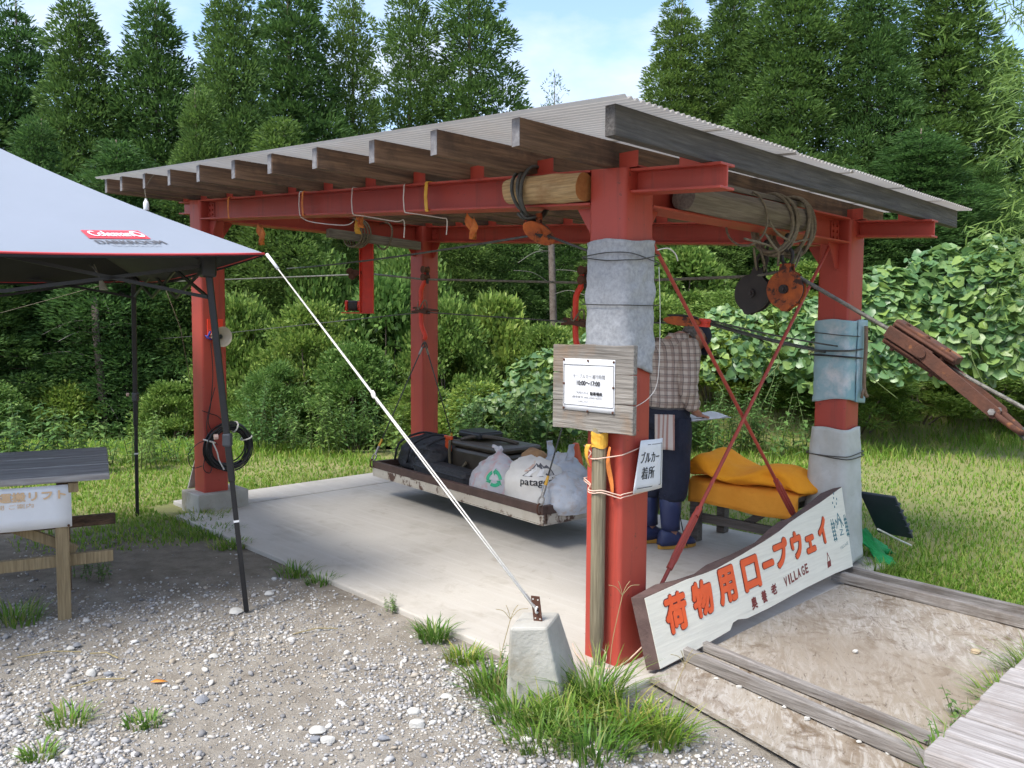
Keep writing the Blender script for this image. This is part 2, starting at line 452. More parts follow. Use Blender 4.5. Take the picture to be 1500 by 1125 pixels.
# ------------------------------------------------------------------ the red steel shelter
H0, TU = 2.1302, 0.0756
BL, DL, S = 4.3718, 2.3851, 0.2
def top(u): return H0 + TU * u
sh = thing('open_shelter', 'open red steel shelter with wooden rafters and corrugated roof over concrete slab', 'shelter', P(2.1, 1.2, 0))
def post(u, v, z0):
    mb = MB(); rings = []
    c = 0.018; h = S / 2
    poly = []
    for sx, sy, a0 in ((1, 1, 0), (-1, 1, 90), (-1, -1, 180), (1, -1, 270)):
        for k in range(4):
            a = R(a0 + 30 * k); poly.append((sx * (h - c) + c * math.cos(a), sy * (h - c) + c * math.sin(a)))
    lo = [P(u + h + a, v + h + bb, z0) for a, bb in poly]
    hi = [P(u + h + a, v + h + bb, top(u + h + a) - 0.001) for a, bb in poly]
    mb.loft([lo[::-1], hi[::-1]])
    return mb.build('post', M['red'], sh, smooth='auto')
post(0, 0, -0.002); post(BL - S, 0, 0.138); post(BL - S, DL - S, 0.003); post(0, DL - S, -0.002)
def hbeam(name, p0, p1, side, depth, w, tf=0.011, tw=0.008):
    mb = MB(); h = w / 2
    pr = [(-h, 0), (h, 0), (h, -tf), (tw / 2, -tf), (tw / 2, -depth + tf), (h, -depth + tf), (h, -depth), (-h, -depth), (-h, -depth + tf), (-tw / 2, -depth + tf), (-tw / 2, -tf), (-h, -tf)]
    r0 = [Vector(p0) + side * a + Z * c for a, c in pr]; r1 = [Vector(p1) + side * a + Z * c for a, c in pr]
    mb.loft([r0, r1]); return mb.build(name, M['red'], sh, bevel=0.002)
BD = 0.1505
e = 0.079
hbeam('beam', P(S, e, top(S)), P(BL - S, e, top(BL - S)), V, BD, 0.15)
hbeam('beam', P(S, DL - e, top(S)), P(BL - S, DL - e, top(BL - S)), V, BD, 0.15)
hbeam('beam', P(e, S, top(e)), P(e, DL - S, top(e)), U, BD, 0.15)
hbeam('beam', P(BL - e, S, top(BL - e)), P(BL - e, DL - S, top(BL - e)), U, BD, 0.15)
for vv in (e, DL - e):
    hbeam('beam_end', P(0, vv, top(0) - 0.002), P(-0.43, vv, top(-0.43)), V, 0.10, 0.10)
    hbeam('beam_end', P(BL, vv, top(BL) - 0.002), P(BL + 0.27, vv, top(BL + 0.27)), V, 0.10, 0.10)
def gusset(o, ax, n):
    mb = MB(); mb.prism([(0, 0), (0.13, 0), (0.03, -0.15), (0, -0.15)], o - n * 0.004, ax, Z, n, 0.008)
    mb.build('gusset', M['red'], sh)
gusset(P(S, e, top(S) - BD), U, V); gusset(P(BL - S, e, top(BL - S) - BD), -U, V)
gusset(P(S, DL - e, top(S) - BD), U, V); gusset(P(BL - S, DL - e, top(BL - S) - BD), -U, V)
gusset(P(e, S, top(e) - BD), V, U); gusset(P(e, DL - S, top(e) - BD), -V, U)
gusset(P(BL - e, S, top(BL) - BD), V, U); gusset(P(BL - e, DL - S, top(BL) - BD), -V, U)
# splice plates with bolt heads where the beams meet the posts
def splice(o, ax, n):
    mb = MB(); mb.box(o, 0.10, 0.006, 0.115, ax, n, Z)
    pl = mb.build('splice_plate', M['red'], sh, bevel=0.001)
    for a in (-0.025, 0.025):
        for c in (-0.035, 0, 0.035):
            q = MB(); q.cyl(o + ax * a + Z * c + n * 0.003, o + ax * a + Z * c + n * 0.013, 0.009, n=6)
            q.build('bolt', M['red'], pl)
splice(P(BL - S - 0.06, e - 0.008, top(BL - S - 0.06) - BD / 2), U, -V)
splice(P(BL - S - 0.06, DL - e - 0.008, top(BL - S - 0.06) - BD / 2), U, -V)
splice(P(e - 0.008, DL - S - 0.07, top(0) - BD / 2), V, -U)
RAF = [-0.365, 0.085, 0.565, 1.035, 1.505, 1.965, 2.425, 2.87, 3.33, 3.785, 4.235, 4.57]
for i, ru in enumerate(RAF):
    hh = 0.105 + random.uniform(-0.002, 0.002); w = 0.044
    v0 = -0.556 + (random.uniform(-0.012, 0.012) if i else 0); v1 = 2.82 + random.uniform(-0.01, 0.01)
    mb = MB(); rings = []
    n = 10
    for k in range(n + 1):
        vv = v0 + (v1 - v0) * k / n
        bow = 0.004 * math.sin(k * 0.7 + i)
        zb = top(ru) + 0.0005
        rings.append([P(ru - w / 2 + bow, vv, zb), P(ru + w / 2 + bow, vv, zb), P(ru + w / 2 + bow, vv, zb + hh), P(ru - w / 2 + bow, vv, zb + hh)])
    mb.loft(rings)
    mb.build('rafter', M['rafter_grey'] if i == 0 else M['rafter'], sh, bevel=0.003)
    q = MB(); q.box(P(ru, v0 - 0.0012, top(ru) + hh / 2), w - 0.004, 0.0024, hh - 0.004, U, V, Z); q.build('cut_end', M['rafter_grey'] if i == 0 else M['wood_end'], sh)
    for vv in (0.03, DL - 0.13):
        q = MB(); zc = top(ru - 0.07); cu_ = ru - 0.074 if i else ru + 0.074
        if not i: zc = top(ru)
        q.box(P(cu_, vv, zc + 0.034), 0.096, 0.006, 0.066, U, V, Z)
        q.box(P(cu_, vv + 0.035, zc + 0.0045), 0.096, 0.064, 0.006, U, V, Z)
        q.build('cleat', M['red'], sh)
# roof sheets: fine corrugation running along the fall (u)
u0r, u1r, v0r, v1r = -0.46, 4.68, -0.60, 2.885
PITCH, AMP = 0.0335, 0.0065
nsh = 6; per = (v1r - v0r) / nsh
for k in range(nsh):
    a0 = v0r + per * k; a1 = a0 + per + (PITCH * 1.0 if k < nsh - 1 else 0)
    nn = int((a1 - a0) / PITCH * 6)
    lift = 0.0035 * (k % 2)
    rings = []
    for uu in (u0r + 0.006 * ((k * 7) % 3), u1r - 0.008 * ((k * 5) % 3)):
        rings.append([P(uu, a0 + (a1 - a0) * j / nn, top(uu) + 0.105 + 0.002 + AMP + lift + AMP * math.cos(2 * math.pi * (a0 + (a1 - a0) * j / nn - v0r) / PITCH)) for j in range(nn + 1)])
    mb = MB(); mb.loft(rings, False, False, closed=False)
    mb.build('roof_sheet', M['roof'], sh, smooth=True)
# cross bracing with turnbuckles in the end bay
def rod(p0, p1, t0, t1):
    p0, p1 = Vector(p0), Vector(p1); d = (p1 - p0)
    mb = MB(); mb.cyl(p0, p1, 0.0095, n=10); r = mb.build('brace_rod', M['red'], sh, smooth='auto')
    a, c = p0 + d * t0, p0 + d * t1; dn = d.normalized(); sd = dn.cross(U).normalized()
    q = MB()
    for sg in (-1, 1):
        q.tube([a + sd * sg * 0.010, a.lerp(c, 0.12) + sd * sg * 0.017, a.lerp(c, 0.88) + sd * sg * 0.017, c + sd * sg * 0.010], 0.0085, 8)
    q.cyl(a - dn * 0.02, a + dn * 0.03, 0.016, n=10); q.cyl(c - dn * 0.03, c + dn * 0.02, 0.016, n=10)
    q.build('turnbuckle', M['red'], r, smooth='auto')
rod(P(0.112, 0.2, 2.0), P(0.112, 2.13, 0.02), 0.71, 0.82)
rod(P(0.088, 2.15, 2.03), P(0.088, 0.215, 0.03), 0.735, 0.85)
mb = MB(); mb.box(P(4.275, 0.13, 0.045), 0.33, 0.42, 0.186, U, V, Z); mb.build('footing', M['concrete_block'], sh, bevel=0.01)
# ------------------------------------------------------------------ wraps on the posts
def wrap(name, u, v, z0, z1, mt, label, cat, out=0.012, wr=0.010, seed=0, flare=0.0, nz=36, tilt=0.0):
    rs = random.Random(seed); mb = MB(); rings = []; n = 48
    ph = [rs.uniform(0, 6.28) for _ in range(8)]
    for k in range(nz + 1):
        t = k / nz; ring = []
        for j in range(n):
            a = 2 * math.pi * j / n; c, s_ = math.cos(a), math.sin(a)
            pw = 7
            rr = 1 / ((abs(c) ** pw + abs(s_) ** pw) ** (1 / pw))
            h = S / 2 + out + flare * (1 - t)
            w = wr * (math.sin(3 * a + 9 * t + ph[0]) * math.sin(7 * t + ph[1]) + 0.7 * math.sin(5 * a - 17 * t + ph[2]) * math.sin(13 * t + 2 * a + ph[3]) + 0.4 * math.sin(9 * a + 31 * t + ph[4]))
            w *= 0.6
            r_ = h * rr + abs(w)
            zz = z0 + (z1 - z0) * t + (0.012 * math.sin(2 * a + ph[5]) + tilt * c) * (1 - t) * 1.2 + 0.006 * math.sin(3 * a + ph[6]) * t
            ring.append(P(u + S / 2 + r_ * c, v + S / 2 + r_ * s_, zz))
        rings.append(ring)
    mb.loft(rings, False, False)
    t_ = thing(name, label, cat, P(u + S / 2, v + S / 2, z0))
    mb.build('cloth', mt, t_, smooth=True, solid=0.006)
    return t_
def cord(t_, u, v, z, mt, r=0.003, out=0.03, tilt=0.02, n=40, ph=0.0, name='cord'):
    pts = []
    for j in range(n):
        a = 2 * math.pi * j / n; c, s_ = math.cos(a), math.sin(a); pw = 7
        rr = (S / 2 + out) / ((abs(c) ** pw + abs(s_) ** pw) ** (1 / pw))
        pts.append(P(u + S / 2 + rr * c, v + S / 2 + rr * s_, z + tilt * math.sin(a + ph)))
    mb = MB(); mb.tube(pts, r, 6, closed=True); mb.build(name, mt, t_, smooth=True)
felt = mat('grey_felt', (0.44, 0.45, 0.465), (0.31, 0.32, 0.335), 60, 0.95, bs=0.3, bscale=14, bd=0.012, c3=(0.33, 0.34, 0.35), s3=4, lo3=0.55, hi3=0.75)
blue = mat('faded_blue_mat', (0.25, 0.42, 0.46), (0.35, 0.47, 0.50), 5, 0.9, bs=0.4, bscale=16, bd=0.010, c3=(0.62, 0.63, 0.63), s3=4.5, lo3=0.52, hi3=0.68)
canvas = mat('pale_canvas', (0.58, 0.59, 0.56), (0.48, 0.49, 0.45), 6, 0.9, bs=0.35, bscale=14, bd=0.010, c3=(0.42, 0.42, 0.37), s3=8, lo3=0.6, hi3=0.75)
w1 = wrap('blanket_wrap', 0, 0, 1.25, 1.835, felt, 'grey felt blanket wrapped around red post above the notice board', 'blanket', 0.010, 0.013, 3, tilt=-0.03)
cord(w1, 0, 0, 1.775, M['dark_wire'], 0.0024, 0.030, 0.03, ph=0.6)
cord(w1, 0, 0, 1.755, M['dark_wire'], 0.0024, 0.031, 0.025, ph=3.4)
cord(w1, 0, 0, 1.565, M['dark_wire'], 0.0026, 0.030, 0.006, ph=1.0)
mb = MB(); mb.tube(smooth_path([P(-0.025, 0.19, 1.80), P(-0.045, 0.24, 1.81), P(-0.05, 0.29, 1.79), P(-0.05, 0.31, 1.76)]), 0.003, 6); mb.build('cord_end', M['white_rope'], w1, smooth=True)
mb = MB(); mb.tube(smooth_path([P(-0.026, 0.205, 1.73), P(-0.03, 0.215, 1.5), P(-0.028, 0.21, 1.25), P(-0.026, 0.16, 1.17), P(-0.022, 0.06, 1.13), P(-0.01, -0.012, 1.12)]), 0.0018, 6); mb.build('cord_end', M['white_rope'], w1, smooth=True)
w2 = wrap('blue_mat_wrap', 0, DL - S, 1.03, 1.525, blue, 'faded blue mat tied around red post with a forked stick', 'mat', 0.012, 0.007, 5)
vd = DL - S
mb = MB(); mb.grid(lambda a, c: P(-0.024 - 0.006 * math.sin(3.1 * a) - 0.004 * a, vd + 0.085 + 0.125 * a + 0.004 * math.sin(9 * c), 1.022 + 0.505 * c - 0.012 * a * (1 - c) ** 4), 8, 24); mb.build('overlap_flap', blue, w2, smooth=True, solid=0.005)
cord(w2, 0, vd, 1.345, M['dark_wire'], 0.006, 0.030, 0.008)
cord(w2, 0, vd, 1.30, M['black'], 0.006, 0.030, 0.010, ph=2.5)
cord(w2, 0, vd, 1.44, M['dark_wire'], 0.003, 0.028, 0.014, ph=1.5)
mb = MB(); mb.tube(smooth_path([P(-0.055, vd + 0.13, 1.49), P(-0.058, vd + 0.13, 1.36), P(-0.056, vd + 0.125, 1.22), P(-0.055, vd + 0.13, 1.12), P(-0.055, vd + 0.15, 1.075), P(-0.055, vd + 0.175, 1.055)]), 0.012, 8)
mb.tube([P(-0.055, vd + 0.13, 1.11), P(-0.056, vd + 0.105, 1.075), P(-0.056, vd + 0.095, 1.05)], 0.009, 8)
mb.build('stick', M['stick'], w2, smooth=True)
w3 = wrap('canvas_wrap', 0, DL - S, 0.03, 0.86, canvas, 'pale canvas sheet wrapped around the foot of red post', 'cloth', 0.014, 0.006, 9, flare=0.035)
cord(w3, 0, vd, 0.70, M['dark_wire'], 0.0035, 0.038, 0.010)
cord(w3, 0, vd, 0.69, M['dark_wire'], 0.0035, 0.039, 0.014, ph=1.2)

# ------------------------------------------------------------------ logs on the beam flanges, ropes and pulleys
def log(name, p0, p1, r, mt, cut, label, axis_up=Z):
    rs = random.Random(name); p0, p1 = Vector(p0), Vector(p1); d = (p1 - p0).normalized(); a = d.cross(Z).normalized(); c = a.cross(d)
    mb = MB(); rings = []
    for k in range(15):
        t = k / 14; rings.append([p0.lerp(p1, t) + (a * math.cos(2 * math.pi * j / 22) + c * math.sin(2 * math.pi * j / 22)) * r * (1 + 0.05 * math.sin(2 * j * 0.57 + 4 * t) + 0.03 * math.sin(5 * t * 3 + j)) for j in range(22)])
    mb.loft(rings, True, True)
    t_ = thing(name, label, 'log', (p0 + p1) / 2 - Z * r)
    q = MB(); q.loft(rings, False, False); q.build('log_surface', mt, t_, smooth=True)
    for k, sg in ((0, -1), (14, 1)):
        q = MB(); q.add([x + d * sg * 0.0005 for x in rings[k]] + [p0.lerp(p1, k / 14) + d * sg * 0.002], [((j, (j + 1) % 22, 22) if sg > 0 else ((j + 1) % 22, j, 22)) for j in range(22)])
        q.build('cut_end', cut, t_)
    return t_
zl = lambda u: top(u) - BD / 2
log('peeled_log', P(0.67, -0.012, zl(0.67) + 0.0), P(0.215, -0.012, zl(0.215) + 0.0), 0.0615, M['log_new'], M['log_cut'], 'short peeled yellow log wedged in the steel beam beside the post')
log('grey_log', P(-0.012, 0.40, zl(0)), P(-0.012, 1.52, zl(0)), 0.0615, M['log_grey'], M['grey_v'], 'long weathered grey log lying along the steel end beam')
mb = MB(); mb.box(P(0.03, 1.15, top(0) + 0.014), 0.07, 0.9, 0.026, U, V, Z); tag(mb.build('packing_board', M['grey_v'], bevel=0.003), 'thin weathered packing board on the steel end beam above grey log', 'board')
def loop(cu, cv, cz, ru, rv, rz, nrm, n=26, twist=0.0):
    """closed loop: ellipse half sizes in the plane spanned by side and Z"""
    return [P(cu, cv, cz) + nrm * (ru * math.cos(2 * math.pi * k / n)) + Z * (rz * math.sin(2 * math.pi * k / n)) + V.lerp(U, 0) * (rv * math.sin(4 * math.pi * k / n + twist)) for k in range(n)]
t_ = thing('rope_sling', 'old grey rope slings looped around grey log holding two pulley blocks', 'rope', P(0, 1.35, 1.78))
for k, (vv, rz, ru, cz, r_) in enumerate([(1.02, 0.135, 0.115, 2.02, 0.006), (1.27, 0.15, 0.115, 2.02, 0.009), (1.30, 0.16, 0.12, 2.015, 0.008), (1.335, 0.155, 0.118, 2.01, 0.009), (1.47, 0.15, 0.12, 2.03, 0.011), (1.50, 0.16, 0.124, 2.02, 0.010), (1.525, 0.145, 0.12, 2.03, 0.010)]):
    mb = MB(); mb.tube(loop(0.03, vv, cz, ru, 0.012 + 0.006 * (k % 3), rz, U, twist=k), r_, 8, closed=True); mb.build('rope_loop', M['rope'], t_, smooth=True)
for pts in ([(-0.09, 1.0, 1.93), (-0.07, 1.15, 1.87), (-0.02, 1.3, 1.90), (-0.05, 1.4, 1.93), (-0.08, 1.5, 1.95)], [(-0.06, 0.85, 1.90), (-0.07, 1.05, 1.885), (-0.05, 1.2, 1.87), (0.0, 1.3, 1.80)], [(-0.09, 1.03, 2.0), (-0.085, 1.12, 1.95), (-0.085, 1.25, 1.92)],
            [(-0.05, 1.45, 1.9), (-0.04, 1.4, 1.82), (-0.03, 1.35, 1.77)], [(-0.03, 1.5, 1.89), (-0.03, 1.43, 1.80), (-0.03, 1.33, 1.77)], [(0.05, 1.2, 1.88), (0.08, 1.3, 1.82), (0.13, 1.39, 1.78)], [(0.03, 1.1, 1.88), (0.1, 1.25, 1.80), (0.16, 1.37, 1.79)], [(0.1, 1.3, 1.9), (0.15, 1.4, 1.86), (0.13, 1.42, 1.78)]):
    mb = MB(); mb.tube(smooth_path([P(*q) for q in pts]), 0.006, 6); mb.build('rope_strand', M['rope'], t_, smooth=True)
def snatch(name, c, n, r, mt, label, tip=0.0, lean=0.0):
    """pulley block: two cheek plates with a pointed foot, a grooved wheel between them, hub bolt and hook eye"""
    c = Vector(c); up = (Z * math.cos(lean) + n.cross(Z) * math.sin(lean)).normalized(); sd = up.cross(n).normalized()
    t_ = thing(name, label, 'pulley', c - Z * r)
    poly = []
    for k in range(28):
        a = R(90 + 20 + k * (320 / 27)); rr = r
        if abs(math.degrees(a) - 270) < 14: rr = r * 1.14
        poly.append((rr * math.cos(a), rr * math.sin(a)))
    poly += [(0.030, r * 1.32), (-0.030, r * 1.32)]
    for off in (-0.024, 0.017):
        mb = MB(); mb.prism(poly, c + n * off, sd, up, n, 0.007); mb.build('cheek_plate', mt, t_, bevel=0.002)
    mb = MB(); mb.lathe([(0.02, -0.015), (r * 0.9, -0.015), (r * 0.82, 0.0), (r * 0.9, 0.013), (0.02, 0.013)], c, n, 28); mb.build('wheel', M['black_iron'], t_, smooth='auto')
    mb = MB(); mb.cyl(c + n * 0.024, c + n * 0.042, 0.024, n=16); mb.cyl(c + n * 0.042, c + n * 0.052, 0.014, n=6); mb.build('hub_bolt', M['black_iron'], t_, smooth='auto')
    mb = MB(); e0 = c + up * r * 1.25
    mb.tube([e0 + sd * 0.03 * math.sin(a) + up * (0.045 - 0.045 * math.cos(a)) for a in [2 * math.pi * k / 16 for k in range(16)]], 0.010, 8, closed=True)
    mb.build('eye', M['black_iron'], t_, smooth=True)
    mb = MB(); e1 = e0 + up * 0.075
    mb.tube([e1 + n * 0.026 * math.sin(a) + up * (0.04 - 0.045 * math.cos(a)) for a in [2 * math.pi * k / 14 for k in range(14)]], 0.009, 8, closed=True)
    mb.build('shackle', M['black_iron'], t_, smooth=True)
    return t_
snatch('pulley_block', P(-0.036, 1.33, 1.675), -V, 0.102, M['orange_rust'], 'rusty orange round pulley block hanging below the end beam')
snatch('pulley_block', P(0.185, 1.385, 1.662), -V, 0.106, M['black_iron'], 'black round pulley block hanging beside the rusty orange one', lean=-0.25)
# pulley under the peeled log
t_ = thing('deflection_pulley', 'small orange red pulley hanging by rope below the peeled log', 'pulley', P(0.53, 0.03, 1.84))
pc = P(0.53, 0.03, 1.905)
ax_ = (Vector((0.75, 0.35, -0.42))).normalized(); nn_ = Vector((0.2, -0.72, -0.6)); nn_ = (nn_ - ax_ * nn_.dot(ax_)).normalized(); bx_ = nn_.cross(ax_).normalized()
mb = MB(); mb.prism([(0.088 * math.cos(2 * math.pi * k / 24), 0.045 * math.sin(2 * math.pi * k / 24)) for k in range(24)], pc, ax_, bx_, nn_, 0.012); mb.build('cheek_plate', M['orange_rust'], t_, bevel=0.003)
mb = MB(); mb.prism([(0.075 * math.cos(2 * math.pi * k / 24), 0.04 * math.sin(2 * math.pi * k / 24)) for k in range(24)], pc - nn_ * 0.03, ax_, bx_, nn_, 0.028); mb.build('wheel', M['black_iron'], t_)
mb = MB(); mb.tube([pc + nn_ * 0.015, pc + Z * 0.04 + nn_ * 0.01, pc + Z * 0.085], 0.016, 8); mb.build('swivel', M['orange_rust'], t_, smooth=True)
mb = MB(); mb.box(pc + nn_ * 0.016, 0.03, 0.02, 0.012, ax_, bx_, nn_); mb.build('bolt', M['black_iron'], t_)
t_ = thing('log_rope', 'dark rope wound several times around the peeled yellow log', 'rope', P(0.57, 0, 1.95))
for k in range(3):
    uu = 0.585 - 0.02 * k
    mb = MB(); mb.tube(loop(uu, 0.03, zl(uu) - 0.012 - 0.004 * k, 0.0, 0, 0, V) and [P(uu + 0.02 * math.sin(a + k), 0.025 + 0.118 * math.cos(a), zl(uu) - 0.01 + (0.108 + 0.006 * k) * math.sin(a)) for a in [2 * math.pi * j / 26 for j in range(26)]], 0.0085, 8, closed=True)
    mb.build('rope_loop', M['dark_wire'], t_, smooth=True)
for dx in (0, 0.02):
    mb = MB(); mb.tube(smooth_path([P(0.58 - dx, -0.06, 1.99), P(0.56 - dx, -0.04, 1.965), P(0.54 - dx, 0.0, 1.975)]), 0.007, 6); mb.build('rope_strand', M['dark_wire'], t_, smooth=True)

# ------------------------------------------------------------------ cables
def rope_thing(name, pts, r, mt, label, cat='cable', n=8):
    mb = MB(); mb.tube(pts, r, n); return tag(mb.build(name, mt, smooth=True), label, cat)
def stranded(name, pts, r, mt, label, cat='cable', per=0.06):
    """laid wire rope: a core and six strands wound around it"""
    t_ = thing(name, label, cat, pts[0])
    L_ = sum((Vector(pts[i + 1]) - Vector(pts[i])).length for i in range(len(pts) - 1))
    m_ = max(8, int(L_ / (per / 8))); cum = [0]
    for i in range(len(pts) - 1): cum.append(cum[-1] + (Vector(pts[i + 1]) - Vector(pts[i])).length)
    def at(s_):
        for i in range(len(pts) - 1):
            if s_ <= cum[i + 1] or i == len(pts) - 2:
                t = (s_ - cum[i]) / max(cum[i + 1] - cum[i], 1e-6); return Vector(pts[i]).lerp(Vector(pts[i + 1]), t), (Vector(pts[i + 1]) - Vector(pts[i])).normalized()
    for k in range(6):
        q = []
        for i in range(m_ + 1):
            s_ = L_ * i / m_; p, d = at(s_); a = d.cross(Z).normalized(); c = a.cross(d)
            ph = 2 * math.pi * (s_ / per + k / 6); q.append(p + (a * math.cos(ph) + c * math.sin(ph)) * r * 0.6)
        mb = MB(); mb.tube(q, r * 0.48, 5); mb.build('strand', mt, t_, smooth=True)
    return t_
HK1, HK2 = Vector((3.53, 1.70, 1.885)), Vector((1.553, 1.50, 1.775))
pul = P(0.0, 1.35, 1.76)
far = P(30, 4.3, 2.75)
track = [P(-0.04, 1.33, 1.775), P(0.185, 1.375, 1.755), P(*HK2), P(*HK1), P(4.45, 1.79, 1.975), far]
rope_thing('track_cable', track, 0.0085, M['wire'], 'grey steel carrying cable running through the shelter over the tray into trees')
haul = [P(0.60, 1.45, 1.50), P(1.55, 1.50, 1.505), P(3.53, 1.70, 1.60), P(9, 2.2, 1.35), P(30, 4.3, 0.6)]
rope_thing('haul_rope', haul, 0.005, M['dark_wire'], 'thin dark haul rope clamped to both red hanger arms below the carrying cable')
rope_thing('control_wire', catenary(P(0.56, 0.05, 1.90), P(5.0, 1.2, 2.02), 0.02), 0.006, M['dark_wire'], 'dark wire running from the small orange pulley to the far end beam')
rope_thing('short_wire', [P(0.50, 0.06, 1.89), P(0.20, 0.10, 1.78), P(0.215, 0.19, 1.70)], 0.006, M['dark_wire'], 'short dark wire from the small orange pulley down to the wrapped post')
stay = [P(-0.10, 1.345, 1.735), P(-0.585, 1.36, 1.452)]
stranded('stay_wire', stay, 0.0105, M['wire'], 'thick laid steel wire rope between rusty pulley and rusty clamp')
# rusty wedge clamp with arm, shackle and outgoing ropes
cd = (P(-0.90, 1.33, 1.265) - P(-0.60, 1.36, 1.45)).normalized()
cs = P(-0.575, 1.36, 1.462); cn = cd.cross(V).normalized()
if cn.z < 0: cn = -cn
side = V
cl = thing('cable_clamp', 'rusty brown wedge clamp with long flat arms on the wire rope', 'clamp', cs - Z * 0.15)
for off in (0.044, -0.044):
    mb = MB(); c0 = cs + cd * 0.17 + cn * off
    mb.box(c0, 0.34, 0.085, 0.042, cd, side, cn)
    mb.box(c0 - side * 0.052, 0.33, 0.02, 0.014, cd, side, cn)
    mb.build('jaw', M['rust'], cl, bevel=0.006)
for k in range(3):
    mb = MB(); c0 = cs + cd * (0.06 + 0.11 * k)
    mb.cyl(c0 - side * 0.03 - cn * 0.075, c0 - side * 0.03 + cn * 0.075, 0.011, n=8); mb.build('bolt', M['rust'], cl, smooth='auto')
mb = MB(); mb.box(cs + cd * 0.12 - side * 0.066, 0.24, 0.014, 0.060, cd, side, cn); mb.build('cover_plate', M['rust'], cl, bevel=0.004)
pv = cs + cd * 0.205 - side * 0.08
ad = (P(-1.135, 1.30, 1.055) - P(-0.80, 1.33, 1.32)).normalized(); an = ad.cross(side).normalized()
for off in (0.0, 0.10):
    poly = [(-0.03 , -0.03), (0.40, -0.026)] + [(0.40 + 0.028 * math.cos(R(a)), 0.028 * math.sin(R(a))) for a in range(-80, 90, 20)] + [(-0.03, 0.03), (-0.045, 0.0)]
    mb = MB(); mb.prism(poly, pv + side * off, ad, an, side, 0.012); mb.build('arm', M['rust'], cl, bevel=0.002)
mb = MB(); mb.cyl(pv - side * 0.012, pv + side * 0.14, 0.020, n=12); mb.build('pivot_pin', M['rust'], cl, smooth='auto')
pe = pv + ad * 0.395
mb = MB(); mb.cyl(pe - side * 0.014, pe + side * 0.13, 0.015, n=6); mb.build('pin', M['steel'], cl, smooth='auto')
mb = MB()
ctr = pe + side * 0.055
mb.tube(smooth_path([ctr - side * 0.045, ctr - side * 0.048 + ad * 0.05, ctr - side * 0.03 + ad * 0.115, ctr + ad * 0.135, ctr + side * 0.03 + ad * 0.115, ctr + side * 0.048 + ad * 0.05, ctr + side * 0.045]), 0.014, 8)
mb.build('shackle', M['rust'], cl, smooth=True)
for k, off in enumerate((-0.012, 0.014)):
    rope_thing('anchor_rope', [ctr + ad * 0.125 + an * off, ctr + ad * 0.25 + an * off * 1.5, P(-2.2, 1.2, 0.12) + an * off], 0.008, M['dark_wire'], ['dark anchor rope leaving the rusty shackle towards the ground', 'second dark anchor rope beside the first at the rusty shackle'][k])
stranded('return_wire', [cs + cd * 0.20 + side * 0.03, cs + cd * 0.42 + side * 0.03 - Z * 0.0, P(-1.75, 1.28, 0.82)], 0.0095, M['wire'], 'laid steel wire tail leaving the clamp past its arms')
# red pulley carriage at the rope end, tied back to the wrapped post
t_ = thing('end_carriage', 'red pulley carriage on black rope in front of the man’s head', 'pulley', P(0.66, 1.43, 1.44))
c0 = P(0.66, 1.43, 1.522)
dd_ = (P(0.45, 1.47, 1.47) - P(0.80, 1.42, 1.50)).normalized(); sd_ = dd_.cross(Z).normalized(); up_ = sd_.cross(dd_)
mb = MB(); mb.prism([(0.12 * math.cos(2 * math.pi * k / 26), 0.028 * math.sin(2 * math.pi * k / 26)) for k in range(26)], c0 - Z * 0.012, dd_, up_, sd_, 0.05); mb.build('frame', M['orange_rust'], t_, bevel=0.004)
mb = MB(); mb.prism([(0.10 * math.cos(2 * math.pi * k / 24), 0.012 * math.sin(2 * math.pi * k / 24)) for k in range(24)], c0 + Z * 0.016 + sd_ * 0.01, dd_, up_, sd_, 0.03); mb.build('wheel', M['black_iron'], t_, bevel=0.003)
mb = MB(); mb.box(c0 + dd_ * 0.13 - Z * 0.01, 0.06, 0.05, 0.05, dd_, sd_, up_); mb.cyl(c0 + dd_ * 0.15 - sd_ * 0.04, c0 + dd_ * 0.15 + sd_ * 0.04, 0.014, n=8); mb.build('bracket', M['bright_red'], t_, bevel=0.004)
for k, (dz, r_) in enumerate(((0, 0.0065), (-0.022, 0.0065), (0.016, 0.005))):
    rope_thing('tieback_rope', catenary(c0 + dd_ * 0.15 + Z * dz * 0.6, P(0.20 - 0.19 * k * 0.4, vd - 0.03, 1.35 + dz), 0.012), r_, M['dark_wire'], ['black tieback rope from red carriage to the blue wrapped post, middle strand', 'black tieback rope from red carriage to blue wrapped post, lower strand', 'thin black tieback rope from red carriage to blue wrapped post, upper strand'][k])
